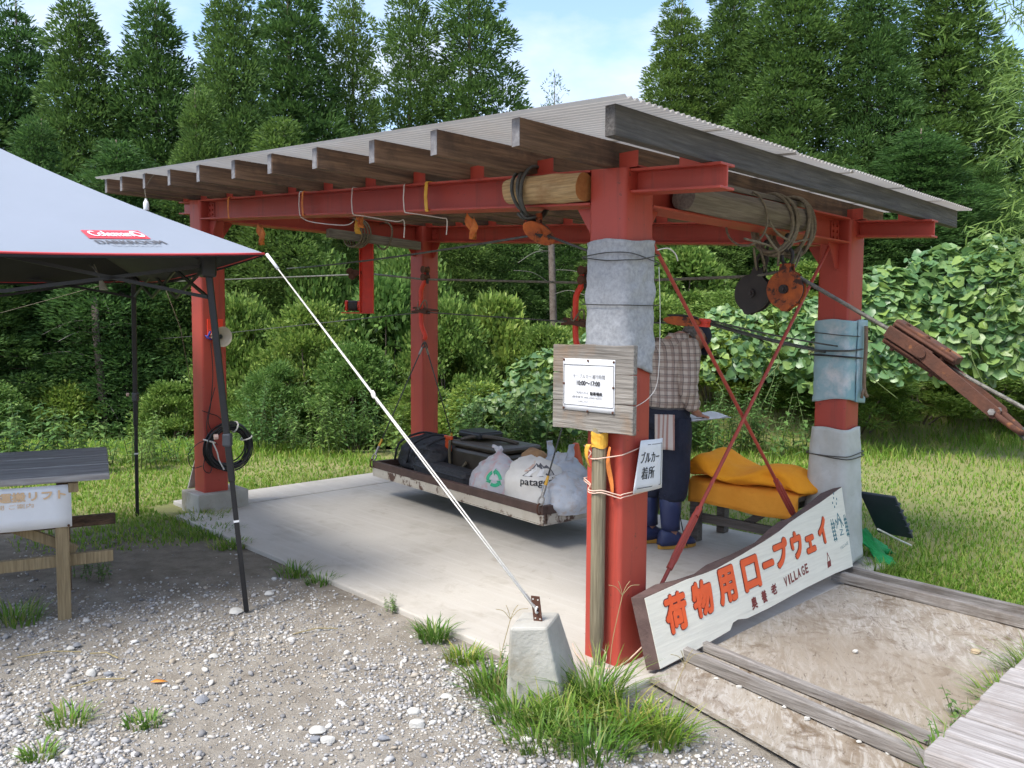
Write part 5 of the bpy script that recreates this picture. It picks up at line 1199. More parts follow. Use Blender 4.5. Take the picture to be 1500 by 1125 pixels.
mb = MB(); mb.bar(tp_(-0.02, 0.10, 0.26), tp_(1.35, 0.10, 0.26), 0.035, 0.06); mb.build('stretcher', tw, tbl, bevel=0.004)
mb = MB(); mb.bar(tp_(-0.05, 0.545, 0.36), tp_(1.35, 0.545, 0.36), 0.035, 0.06); mb.build('stretcher', M['rafter'], tbl, bevel=0.004)
mb = MB(); mb.bar(tp_(0.15, 0.125, 0.30), tp_(0.75, 0.125, 0.62), 0.03, 0.05); mb.build('brace', tw, tbl, bevel=0.004)
tfn = -tdp
pts_o = tp_(0.17, -0.012, 0.445)
mb = MB(); mb.grid(lambda a, c: tp_(0.165 + 0.72 * a, 0.026 - 0.004 * math.sin(5 * a), 0.448 + 0.215 * c), 8, 4); tsg = mb.build('paper_sign', M['white'], tbl, smooth=True, solid=0.002)
fad = mat('faded_orange_ink', (0.72, 0.50, 0.30), None, 9, 0.6, bs=0)
mb = MB(); text_on(mb, '荷物運搬リフト', tp_(0.60, 0.020, 0.595), -td, Z, width=0.41, height=0.045, bold=0.002, lift=tfn * 0.003); mb.build('lettering', fad, tsg, kind='stuff')
mb = MB(); text_on(mb, '運行時間 ご案内', tp_(0.60, 0.020, 0.56), -td, Z, width=0.27, height=0.024, lift=tfn * 0.003); mb.build('lettering', fad, tsg, kind='stuff')
mb = MB(); mb.cyl(tp_(0.18, 0.018, 0.456), tp_(0.18, 0.012, 0.456), 0.006, n=8); mb.build('pin', M['rust'], tsg)

# ------------------------------------------------------------------ loudspeaker and cable coil on the left post
uB = BL - S
hs = thing('horn_loudspeaker', 'small horn loudspeaker with red bracket on the left post', 'loudspeaker', P(uB - 0.05, 0.12, 1.35))
mb = MB(); mb.box(P(uB - 0.008, 0.105, 1.44), 0.014, 0.13, 0.16, U, V, Z); mb.build('bracket_plate', M['bright_red'], hs, bevel=0.003)
hd = (Vector((0.75, -0.62, -0.02))).normalized()
hc = P(uB - 0.03, 0.09, 1.385)
mb = MB(); mb.lathe([(0.02, -0.03), (0.028, -0.02), (0.030, 0.02), (0.034, 0.05), (0.05, 0.085), (0.074, 0.115), (0.080, 0.118), (0.074, 0.112), (0.045, 0.085), (0.028, 0.06), (0.01, 0.05)], hc, hd, 24); mb.build('horn', mat('ivory_plastic', (0.55, 0.50, 0.40), (0.48, 0.43, 0.34), 12, 0.45), hs, smooth='auto')
mb = MB(); mb.lathe([(0.012, 0.05), (0.018, 0.085), (0.008, 0.095)], hc, hd, 12); mb.build('driver_cone', M['black'], hs, smooth='auto')
mb = MB(); mb.tube(smooth_path([P(uB - 0.02, 0.03, 1.37), P(uB - 0.05, 0.03, 1.39), P(uB - 0.05, 0.045, 1.42), P(uB - 0.02, 0.05, 1.40)]), 0.008, 6); mb.tube(smooth_path([P(uB - 0.02, 0.02, 1.39), P(uB - 0.05, 0.035, 1.37), P(uB - 0.03, 0.06, 1.36)]), 0.007, 6); mb.build('blue_tie', mat('blue_cord', (0.03, 0.04, 0.28), None, 20, 0.6), hs, smooth=True)
ck = thing('cable_coil', 'thick coil of black cable hung on the left post', 'cable', P(uB - 0.06, 0.17, 0.31))
for k in range(16):
    ra = 0.165 + random.uniform(-0.025, 0.022); co_ = P(uB - 0.035 - random.uniform(0, 0.06), 0.172 + random.uniform(-0.012, 0.012), 0.502 + random.uniform(-0.012, 0.012)); ph = random.uniform(0, 6)
    mb = MB(); mb.tube([co_ + V * (ra * 1.04 * math.cos(a)) + Z * (ra * (1.0 + 0.03 * math.sin(2 * a + ph)) * math.sin(a)) - U * 0.012 * math.sin(a * 2 + ph) for a in [2 * math.pi * j / 30 for j in range(30)]], 0.0065, 6, closed=True); mb.build('cable_turn', M['black'], ck, smooth=True)
for a_, tail in ((R(70), False), (R(160), True), (R(20), False)):
    mb = MB(); c_ = P(uB - 0.06, 0.172 + 0.165 * math.cos(a_), 0.502 + 0.165 * math.sin(a_)); rd = V * math.cos(a_) + Z * math.sin(a_)
    mb.tube([c_ + rd * 0.042 * math.cos(t) - U * 0.052 * math.sin(t) for t in [2 * math.pi * j / 14 for j in range(14)]], 0.0065, 6, closed=True)
    if tail: mb.tube(smooth_path([c_ - U * 0.06, c_ - U * 0.07 - Z * 0.08 + V * 0.03, c_ - U * 0.06 - Z * 0.15 + V * 0.05, c_ - U * 0.06 - Z * 0.23 + V * 0.09]), 0.0055, 6)
    mb.build('white_tie', M['white_rope'], ck, smooth=True)
for pts in ([(uB - 0.02, 0.06, 1.33), (uB - 0.03, 0.07, 1.1), (uB - 0.025, 0.05, 0.85), (uB - 0.02, 0.03, 0.70), (uB - 0.02, 0.08, 0.60)], [(uB - 0.02, -0.02, 0.80), (uB - 0.03, 0.05, 0.77), (uB - 0.03, 0.10, 0.75), (uB - 0.03, 0.15, 0.70)], [(uB - 0.02, 0.05, 0.55), (uB - 0.03, 0.0, 0.45), (uB - 0.03, -0.02, 0.34), (uB - 0.03, 0.03, 0.30), (uB - 0.03, 0.05, 0.38), (uB - 0.02, 0.03, 0.52)], [(uB - 0.02, 0.02, 0.56), (uB - 0.02, -0.06, 0.54), (uB + 0.02, -0.12, 0.45), (uB + 0.02, -0.09, 0.35), (uB - 0.01, -0.02, 0.36)], [(uB - 0.02, 0.09, 0.98), (uB - 0.03, 0.02, 0.75), (uB - 0.03, 0.02, 0.6), (uB - 0.03, 0.10, 0.52)]):
    mb = MB(); mb.tube(smooth_path([P(*q) for q in pts]), 0.0035, 5); mb.build('loose_wire', M['black'], ck, smooth=True)
mb = MB(); mb.add([P(BL + 0.07, -0.02, 0.14), P(BL + 0.12, -0.01, 0.13), P(BL + 0.11, 0.06, 0.13), P(BL + 0.02, 0.05, 0.50), P(BL + 0.035, 0.06, 0.50)], [(0, 1, 3), (1, 4, 3), (1, 2, 4), (0, 3, 4, 2), (0, 2, 1)])
tag(mb.build('leaning_slate', M['concrete_block']), 'pale splintered slab leaning behind the left post', 'slab')

# ------------------------------------------------------------------ bench, blanket, crate and net
be = thing('low_bench', 'low grey wooden bench under the orange blanket at slab edge', 'bench', P(0.6, 2.25, 0))
bw = wood('bench_wood', (0.12, 0.10, 0.085), (0.22, 0.19, 0.165), (U, V, Z)); 
b0u, b1u, bv0, bv1, bz = 0.22, 1.06, 2.02, 2.50, 0.405
def bp_(a, c, z): return P(b0u + (b1u - b0u) * a, bv0 + (bv1 - bv0) * c, z)
for k in range(3):
    mb = MB(); mb.box(bp_(0.5, 0.17 + 0.33 * k, bz), b1u - b0u, 0.145, 0.032, U, V, Z); mb.build('plank', bw, be, bevel=0.004)
for a in (0.10, 0.90):
    for c in (0.14, 0.86):
        mb = MB(); mb.box(bp_(a, c, 0.195 if True else 0), 0.065, 0.065, 0.388, U, V, Z); mb.build('leg', bw, be, bevel=0.004)
    mb = MB(); mb.bar(bp_(a, 0.02, 0.345), bp_(a, 0.98, 0.345), 0.035, 0.055); mb.build('bearer', bw, be, bevel=0.003)
mb = MB(); mb.bar(bp_(0.1, 0.22, 0.16), bp_(0.9, 0.22, 0.16), 0.03, 0.06); mb.build('stretcher', bw, be, bevel=0.003)
mb = MB(); mb.bar(bp_(0.2, 0.3, 0.35), bp_(0.5, 0.3, 0.16), 0.03, 0.05); mb.build('brace', bw, be, bevel=0.003)
bl = thing('orange_blanket', 'thick bright orange blanket folded over the low bench', 'blanket', P(0.55, 2.1, 0.3))
om = mat('orange_fleece', (0.95, 0.37, 0.014), (0.90, 0.32, 0.012), 6, 0.95, bs=0.5, bscale=9, bd=0.02)
om2 = mat('amber_fleece', (0.92, 0.37, 0.04), (0.86, 0.33, 0.03), 6, 0.95, bs=0.4, bscale=11, bd=0.015)
def drape(a, c):
    # a along the bench, c over it from the hanging front edge to the back
    uu = 0.99 - 0.80 * a; s_ = c * 0.75
    w = 0.008 * math.sin(9 * a + 2) + 0.006 * math.sin(17 * a + 5 * c)
    if s_ < 0.15: return P(uu, bv0 - 0.018 + w, 0.285 + s_ + 0.01 * math.sin(7 * a))
    if s_ < 0.20:
        q = (s_ - 0.15) / 0.05; return P(uu, bv0 - 0.018 + 0.03 * q + w, 0.432 + 0.008 * q)
    return P(uu, bv0 + 0.012 + (s_ - 0.2) * 0.8, 0.442 + 0.006 * math.sin(8 * a + 6 * c))
mb = MB(); mb.grid(drape, 30, 24); mb.build('under_fold', om2, bl, smooth=True, solid=0.014)
def roll_pt(k, j, n=28, m_=26):
    t = k / m_; a = 2 * math.pi * j / n
    uu = 1.00 - 0.86 * t
    rad_v = 0.20 + 0.025 * math.sin(5 * t); rad_z = (0.088 - 0.045 * t + 0.014 * math.sin(9 * t + 1)) * min(1, 0.45 + 4.5 * t, 0.4 + 5 * (1 - t))
    cv = 2.17 - 0.03 * t; cz = 0.453 + rad_z
    end = 1 if 0 < k < m_ else 0.75
    sq = 1 / ((abs(math.cos(a)) ** 2.6 + abs(math.sin(a)) ** 2.6) ** (1 / 2.6))
    cr_ = 1 + 0.07 * math.sin(3 * a + 6 * t) + 0.05 * math.sin(5 * a - 11 * t) - 0.10 * abs(math.sin(2 * a + 9 * t + 1)) ** 6
    return P(uu + 0.015 * math.sin(a + 2), cv - rad_v * end * math.cos(a) * sq * cr_, cz + rad_z * math.sin(a) * sq * cr_ + 0.012 * math.sin(11 * t))
mb = MB(); mb.loft([[roll_pt(k, j) for j in range(28)] for k in range(27)]); mb.build('upper_roll', om, bl, smooth=True, sub=1)
mb = MB(); mb.lathe([(0.05, 0), (0.09, 0.02), (0.10, 0.10), (0.07, 0.16), (0.02, 0.17)], P(0.16, 2.52, 0.425), Z, 16); tag(mb.build('black_bag', nylon, smooth=True), 'small black bag on the bench behind the canvas wrapped post', 'bag')
# leaning dark crate lid and green net beside the right post
gr = mat('dark_plastic_panel', (0.022, 0.03, 0.045), (0.03, 0.04, 0.055), 12, 0.55)
cr_t = thing('dark_panel', 'dark ribbed plastic panel leaning against the right post', 'panel', P(-0.02, 2.62, 0))
pan_o = P(-0.10, 2.50, 0.40); pan_d = (P(-0.14, 2.70, 0.13) - pan_o).normalized(); pan_n = U; pan_p = pan_n.cross(pan_d).normalized()
mb = MB(); mb.box(pan_o + pan_d * 0.14, 0.36, 0.22, 0.02, pan_d, U, pan_p); mb.build('panel_board', gr, cr_t, bevel=0.006)
for k in range(5):
    mb = MB(); mb.box(pan_o + pan_d * (0.03 + 0.06 * k) - U * 0.105, 0.012, 0.02, 0.034, pan_d, U, pan_p); mb.build('rib', gr, cr_t)
mb = MB()
gp = mat('green_net', (0.0, 0.22, 0.05), (0.01, 0.30, 0.08), 30, 0.6, bs=0.8, bscale=120)
mb.grid(lambda a, c: P(0.02 - 0.22 * (1 - c) * (0.6 + 0.4 * math.sin(6 * a)), 2.44 + 0.40 * a + 0.03 * math.sin(7 * c + 3 * a), -0.02 + (0.24 - 0.21 * a) * c + 0.014 * math.sin(13 * a + 4 * c) + 0.012 * math.sin(29 * a + 17 * c)), 36, 16)
tag(mb.build('green_net', gp, smooth=True, solid=0.006), 'bunched bright green plastic net on the lawn behind right post', 'net')
mb = MB(); mb.tube([P(-0.12, 2.44, 0.22), P(-0.17, 2.72, 0.10), P(-0.16, 2.9, 0.04)], 0.006, 6); tag(mb.build('white_stick', M['white_rope']), 'thin pale cane lying across the green net', 'cane')
# ------------------------------------------------------------------ the man with the clipboard
MO = Vector((1.04, 5.47, 0.0)); MF = Vector((0.93, 0.37, 0)).normalized(); MR = Vector((MF.y, -MF.x, 0))
def Q(f, r, z): return MO + MF * f + MR * r + Z * z
man = thing('person', 'person in plaid shirt, navy trousers and blue rubber boots looking down at papers', 'person', MO)
sk_v, sk_e, sk_r = [], [], []
def jv(f, r, z, rad, par=None):
    sk_v.append(Q(f, r, z) - MO); sk_r.append(rad)
    if par is not None: sk_e.append((par, len(sk_v) - 1))
    return len(sk_v) - 1
pel = jv(0, 0, 0.90, 0.11)
ch = jv(0.025, 0, 1.12, 0.105, pel); cs_ = jv(0.04, 0, 1.31, 0.10, ch); nk = jv(0.085, 0, 1.395, 0.055, cs_); hb = jv(0.145, 0, 1.43, 0.058, nk)
for sg in (1, -1):
    hp = jv(0, 0.085 * sg, 0.84, 0.09, pel); kn_ = jv(0.03, 0.09 * sg, 0.47, 0.055, hp); an_ = jv(-0.01 if sg > 0 else -0.07, 0.09 * sg, 0.10, 0.04, kn_); jv(0.10 if sg > 0 else 0.04, 0.095 * sg, 0.05, 0.035, an_)
    shd = jv(0.05, 0.17 * sg, 1.345, 0.06, cs_); elb = jv(0.015, 0.215 * sg, 1.10, 0.045, shd); wr_ = jv(0.10, 0.17 * sg, 0.945, 0.027, elb); pm = jv(0.135, 0.155 * sg, 0.905, 0.027, wr_)
    for k, (df, dr, ln) in enumerate(((0.035, 0.030, 0.9), (0.045, 0.012, 1.0), (0.046, -0.006, 0.95), (0.038, -0.024, 0.8))):
        a_ = jv(0.135 + df, 0.155 * sg - dr * sg, 0.892, 0.0095, pm); b2 = jv(0.135 + df + 0.035 * ln, 0.155 * sg - dr * sg, 0.884, 0.0085, a_); jv(0.135 + df + 0.055 * ln, 0.155 * sg - dr * sg, 0.876, 0.0075, b2)
    a_ = jv(0.125, 0.155 * sg - 0.045 * sg, 0.918, 0.010, pm); jv(0.155, 0.155 * sg - 0.058 * sg, 0.921, 0.009, a_)
me = bpy.data.meshes.new('body_skel'); me.from_pydata([tuple(v) for v in sk_v], sk_e, []); so = bpy.data.objects.new('body_skel', me); COL.objects.link(so)
md_ = so.modifiers.new('skin', 'SKIN')
for i, r_ in enumerate(sk_r): me.skin_vertices[0].data[i].radius = (r_, r_)
me.skin_vertices[0].data[0].use_root = True
sb_ = so.modifiers.new('s', 'SUBSURF'); sb_.levels = 1; sb_.render_levels = 1
dg = bpy.context.evaluated_depsgraph_get(); bm_ = bpy.data.meshes.new_from_object(so.evaluated_get(dg))
bv_ = [v.co.copy() + MO for v in bm_.vertices]; bf_ = [tuple(p.vertices) for p in bm_.polygons]
bpy.data.objects.remove(so); bpy.data.meshes.remove(bm_)
body = MB(); body.add(bv_, bf_)
# head: tilted forward, with brow, nose, chin and ears
ht = R(56); hu = (Z * math.cos(ht) + MF * math.sin(ht)).normalized(); hf = (MF * math.cos(ht) - Z * math.sin(ht)).normalized(); hc0 = Q(0.195, 0, 1.405)
HP = [(-0.085, 0.045, 0.04), (-0.06, 0.062, 0.052), (-0.03, 0.078, 0.062), (0.0, 0.086, 0.069), (0.03, 0.093, 0.073), (0.06, 0.096, 0.075), (0.09, 0.088, 0.069), (0.115, 0.066, 0.052), (0.128, 0.03, 0.024)]
def head_ring(z, df, dr, grow=0.0):
    ring = []
    for j in range(24):
        a = 2 * math.pi * j / 24; c, s_ = math.cos(a), math.sin(a); f_ = df * c; r_ = dr * s_
        if c > 0.9: f_ += {-0.03: 0.006, 0.0: 0.022, 0.03: 0.012}.get(z, 0) * (1 if c > 0.97 else 0.2)
        if c < 0: f_ *= 1.02 if z > 0 else 0.75
        if abs(s_) > 0.93 and z in (0.0, 0.03): r_ *= 1.20; f_ -= 0.01
        ring.append(hc0 + hu * z + hf * (f_ * (1 + grow)) + MR * (r_ * (1 + grow)))
    return ring
body.loft([head_ring(*h) for h in HP])
body.build('body', M['skin'], man, smooth=True)
hair = MB(); hair.loft([head_ring(z, a, b_, 0.05) for z, a, b_ in HP[2:]]);
hb_ = MB()
rings_h = []
for z, a, b_ in ((-0.035, 0.075, 0.062), (0.0, 0.086, 0.069), (0.03, 0.093, 0.073), (0.055, 0.096, 0.075)):
    rings_h.append([hc0 + hu * z + hf * (a * 1.05 * math.cos(t)) + MR * (b_ * 1.05 * math.sin(t)) for t in [R(95 + 170 * k / 14) for k in range(15)]])
hb_.loft(rings_h, False, False, closed=False); hb_.build('hair', mat('grey_hair', (0.10, 0.09, 0.085), (0.18, 0.17, 0.16), 60, 0.8, bs=0.6), man, smooth=True, solid=0.006)
cap_m = mat('navy_cap_cloth', (0.012, 0.016, 0.035), (0.018, 0.022, 0.045), 30, 0.85, bs=0.3)
cp = MB(); cp.loft([[hc0 + hu * z + hf * (a * 1.08 * math.cos(t)) + MR * (b_ * 1.09 * math.sin(t)) for t in [2 * math.pi * k / 24 for k in range(24)]] for z, a, b_ in ((0.05, 0.097, 0.076), (0.08, 0.095, 0.074), (0.11, 0.078, 0.062), (0.13, 0.045, 0.036), (0.138, 0.008, 0.008))], False, True)
cpo = cp.build('cap', cap_m, man, smooth=True)
bl_ = MB(); bl_.grid(lambda a, c: hc0 + hu * (0.052 - 0.028 * c - 0.012 * (2 * a - 1) ** 2) + hf * (0.085 * math.cos((a - 0.5) * 2.2) + 0.075 * c * (1 - 0.6 * (2 * a - 1) ** 2)) + MR * (0.088 * math.sin((a - 0.5) * 2.2)), 12, 5); bl_.build('cap_bill', cap_m, cpo, smooth=True, solid=0.004)
# plaid shirt
m, nt, N, L, b = new_mat('plaid_cloth')
src = vec_src(nt, 'pos')
def stripe(vec, per, w, off=0.0):
    d = N.new('ShaderNodeVectorMath'); d.operation = 'DOT_PRODUCT'; d.inputs[1].default_value = tuple(vec / per); L.new(src, d.inputs[0])
    a = N.new('ShaderNodeMath'); a.operation = 'ADD'; a.inputs[1].default_value = off; L.new(d.outputs['Value'], a.inputs[0])
    f = N.new('ShaderNodeMath'); f.operation = 'FRACT'; L.new(a.outputs[0], f.inputs[0])
    c = N.new('ShaderNodeMath'); c.operation = 'LESS_THAN'; c.inputs[1].default_value = w; L.new(f.outputs[0], c.inputs[0]); return c.outputs[0]
dv_ = (MF + MR * 0.35).normalized()
col = (0.50, 0.43, 0.38)
col = mixc(nt, noise(nt, src, 20, 3), (0.62, 0.55, 0.49), (0.55, 0.48, 0.42))
for vec, per, w, off, c_, fac in ((dv_, 0.042, 0.34, 0.1, (0.24, 0.16, 0.14), 0.55), (Z, 0.046, 0.34, 0.0, (0.24, 0.16, 0.14), 0.55), (dv_, 0.042, 0.09, 0.75, (0.06, 0.045, 0.05), 0.75), (Z, 0.046, 0.09, 0.6, (0.06, 0.045, 0.05), 0.75)):
    s_ = stripe(vec, per, w, off); mm = N.new('ShaderNodeMath'); mm.operation = 'MULTIPLY'; mm.inputs[1].default_value = fac; L.new(s_, mm.inputs[0]); col = mixc(nt, mm.outputs[0], col, c_)
L.new(col, b.inputs['Base Color']); b.inputs['Roughness'].default_value = 0.9
fb = noise(nt, src, 11, 4, 0.55, 0.2, 0.8, 1.0); bump(nt, b, fb, 0.5, 0.02)
M['plaid'] = m
def ell(f, r, z, df, dr, n=32, wr=0.0, ph=0.0, pw=2.4):
    out = []
    for j in range(n):
        a = 2 * math.pi * j / n; c, s_ = math.cos(a), math.sin(a); q = 1 / ((abs(c) ** pw + abs(s_) ** pw) ** (1 / pw))
        w = 1 + wr * (math.sin(5 * a + ph) + 0.7 * math.sin(9 * a - 2 * ph))
        out.append(Q(f + df * c * q * w, r + dr * s_ * q * w, z))
    return out
shr = MB(); prof = [(0.948, 0.118, 0.162, 0.0), (0.955, 0.145, 0.182, 0.0), (0.985, 0.155, 0.190, 0.0), (1.04, 0.150, 0.188, 0.003), (1.10, 0.142, 0.185, 0.008), (1.17, 0.138, 0.190, 0.014), (1.24, 0.136, 0.197, 0.02), (1.31, 0.128, 0.200, 0.03), (1.35, 0.112, 0.188, 0.042), (1.38, 0.090, 0.140, 0.055), (1.402, 0.070, 0.088, 0.07), (1.425, 0.062, 0.066, 0.085), (1.437, 0.066, 0.070, 0.09)]
shr.loft([ell(fc, 0, z, df, dr, 36, 0.018, z * 23) for z, df, dr, fc in prof], False, False); shirt = shr.build('shirt', M['plaid'], man, smooth=True, solid=0.005)
for sg in (1, -1):
    sl = MB(); path = smooth_path([Q(0.05, 0.150 * sg, 1.35), Q(0.045, 0.19 * sg, 1.30), Q(0.02, 0.222 * sg, 1.18), Q(0.018, 0.225 * sg, 1.08), Q(0.05, 0.205 * sg, 1.01), Q(0.09, 0.178 * sg, 0.955)], 5)
    rad = [0.078 - 0.030 * (i / (len(path) - 1)) + 0.004 * math.sin(i * 1.7) for i in range(len(path))]
    sl.tube(path, rad, 16, cap=False); sl.build('sleeve', M['plaid'], shirt, smooth=True, solid=0.005)
navy = mat('navy_cotton', (0.012, 0.016, 0.034), (0.020, 0.024, 0.046), 12, 0.85, bs=0.5, bscale=14, bd=0.02)
tro = MB(); tro.loft([ell(0, 0, z, df, dr, 32, 0.01, z * 11) for z, df, dr in ((0.80, 0.115, 0.165), (0.86, 0.135, 0.178), (0.92, 0.132, 0.175), (0.962, 0.122, 0.166))])
for sg in (1, -1):
    dx = 0.0 if sg > 0 else -0.06
    lr = [(0.88, 0.010, 0.085, 0.112), (0.76, 0.015, 0.088, 0.108), (0.62, 0.022, 0.09, 0.098), (0.50, 0.024 + dx * 0.4, 0.09, 0.094), (0.40, 0.012 + dx * 0.7, 0.09, 0.094), (0.345, 0.0 + dx, 0.09, 0.092), (0.325, 0.0 + dx, 0.09, 0.078)]
    tro.loft([ell(f, r * sg, z, rr, rr * 0.95, 24, 0.03, z * 31, 2.1) for z, f, r, rr in lr])
trs = tro.build('trousers', navy, man, smooth=True)
bt = MB(); bt.loft([ell(0, 0, z, 0.126, 0.170, 32) for z in (0.935, 0.966)], False, False); bt.build('belt', mat('grey_belt', (0.10, 0.10, 0.11), (0.14, 0.14, 0.15), 30, 0.6), trs, smooth=True, solid=0.005)
# striped towel tucked in the back pocket
m, nt, N, L, b = new_mat('striped_towel'); src = vec_src(nt, 'pos')
s_ = stripe((MF - MR * 0.2).normalized(), 0.022, 0.42, 0.2); col = mixc(nt, s_, (0.60, 0.54, 0.50), (0.42, 0.24, 0.20)); L.new(col, b.inputs['Base Color']); b.inputs['Roughness'].default_value = 0.95
tw_ = MB(); tw_.grid(lambda a, c: Q(-0.165 + 0.10 * a - 0.004 * math.sin(8 * a), 0.125 + 0.085 * a + 0.008 * math.sin(6 * a + c), 0.91 - 0.23 * c), 8, 10); tag(tw_.build('striped_towel', m, smooth=True, solid=0.006), 'pink striped towel hanging from the back pocket of the person', 'towel')
rub = mat('blue_rubber', (0.025, 0.034, 0.095), (0.034, 0.046, 0.12), 9, 0.45, bs=0.06); sole = mat('yellow_sole', (0.55, 0.30, 0.05), (0.45, 0.23, 0.04), 30, 0.7)
for sg in (1, -1):
    dx = 0.0 if sg > 0 else -0.06; lz = 0.0 if sg > 0 else 0.0; r0 = 0.09 * sg
    bo_ = MB(); bo_.loft([ell(f + dx, r0, z, df, dr, 22, 0.008, z * 40, 2.0) for z, f, df, dr in ((0.37, -0.012, 0.077, 0.073), (0.28, -0.012, 0.073, 0.069), (0.18, -0.01, 0.066, 0.058), (0.125, -0.005, 0.066, 0.05))][::-1], True, True)
    ft = []
    for f, w, h in ((-0.095, 0.028, 0.085), (-0.085, 0.040, 0.125), (-0.04, 0.045, 0.15), (0.02, 0.044, 0.135), (0.07, 0.048, 0.098), (0.12, 0.050, 0.080), (0.16, 0.043, 0.066), (0.182, 0.022, 0.048)):
        ft.append([Q(f + dx, r0 + w * math.cos(t), 0.028 + (h - 0.028) * max(0, math.sin(t)) ** 0.8 + (0 if math.sin(t) > 0 else 0)) for t in [2 * math.pi * k / 20 for k in range(20)]])
    bo_.loft(ft); bo = bo_.build('boot', rub, man, smooth=True)
    so_ = MB(); n_ = 26; out_ = []
    for k in range(n_):
        t = 2 * math.pi * k / n_; f = 0.045 + 0.148 * math.cos(t); w = (0.050 if math.cos(t) > -0.2 else 0.045) * (1 + 0.08 * math.cos(t)); out_.append((f + dx, r0 + w * math.sin(t)))
    so_.loft([[Q(f, r, z) for f, r in out_] for z in (0.002, 0.030)]); so_.build('sole', sole, bo, bevel=0.003)
cb = thing('clipboard', 'flat white papers on a board held by the person', 'papers', Q(0.2, 0.08, 0.86))
mb = MB(); pf = (MF * 1.0 + Z * 0.06).normalized(); mb.box(Q(0.235, 0.06, 0.868), 0.31, 0.24, 0.005, pf, MR, pf.cross(MR) * -1); mb.build('board', mat('board_grey', (0.25, 0.25, 0.25), None, 9, 0.6), cb)
mb = MB(); mb.grid(lambda a, c: Q(0.085 + 0.31 * a, -0.06 + 0.24 * c, 0.8650 + 0.018 * a + 0.012 * a * a * math.sin(3 * c + 1)), 8, 6); mb.build('sheet', M['white'], cb, smooth=True, solid=0.003)
mb = MB(); mb.tube([Q(0.02, 0.13, 0.30), Q(0.045, 0.15, 0.15), Q(0.08, 0.16, 0.02)], 0.004, 6); tag(mb.build('thin_cane', M['black']), 'thin dark cane standing beside the blue boots', 'cane')
# ------------------------------------------------------------------ vegetation
def unit(a): return a / np.maximum(np.linalg.norm(a, axis=1, keepdims=True), 1e-9)
def kites(base, d, length, width, rng, fold=0.0):
    """one four-cornered leaf per base point: base, side, tip, side"""
    n = len(base); d = unit(d); r = unit(np.cross(d, unit(rng.normal(size=(n, 3)))))
    length = np.broadcast_to(np.asarray(length, float), (n,))[:, None]; width = np.broadcast_to(np.asarray(width, float), (n,))[:, None]
    mid = base + d * length * 0.45; v = np.empty((n, 4, 3))
    v[:, 0] = base; v[:, 1] = mid + r * width / 2; v[:, 2] = base + d * length; v[:, 3] = mid - r * width / 2
    return v.reshape(-1, 3)
def leaf_obj(name, verts, mt, parent=None, loc=(0, 0, 0), kind=None):
    return np_mesh(name, verts, 4, np.arange(len(verts)), mt, parent, loc, kind)
def sphere_dirs(n, rng): return unit(rng.normal(size=(n, 3)))
M['sugi'] = leaf_mat('cedar_needles', [(0.060, 0.112, 0.034), (0.088, 0.165, 0.046), (0.118, 0.21, 0.056), (0.16, 0.265, 0.07)], 0.35, 0.6)
M['broad'] = leaf_mat('shrub_leaves', [(0.08, 0.15, 0.032), (0.14, 0.24, 0.052), (0.21, 0.32, 0.075), (0.31, 0.41, 0.11)], 0.35, 0.45)
M['kudzu'] = leaf_mat('kudzu_leaves', [(0.12, 0.23, 0.085), (0.19, 0.32, 0.125), (0.27, 0.40, 0.15), (0.40, 0.50, 0.12)], 0.35, 0.36, 0.7, 0.6)
M['weed'] = leaf_mat('weed_leaves', [(0.09, 0.17, 0.055), (0.14, 0.25, 0.075), (0.21, 0.33, 0.10)], 0.35, 0.45)
M['grass'] = leaf_mat('grass_blades', [(0.11, 0.23, 0.03), (0.16, 0.31, 0.042), (0.22, 0.36, 0.06), (0.36, 0.38, 0.13)], 0.45, 0.5, 1.1)
M['tuft'] = leaf_mat('tuft_blades', [(0.085, 0.18, 0.025), (0.14, 0.27, 0.035), (0.20, 0.33, 0.055), (0.40, 0.38, 0.14)], 0.35, 0.45, 3.0)
M['bark'] = mat('cedar_bark', (0.10, 0.075, 0.058), (0.17, 0.14, 0.115), 14, 0.95, bs=0.6, vec='obj')
M['stem'] = mat('green_stem', (0.09, 0.14, 0.04), (0.13, 0.17, 0.06), 20, 0.8)

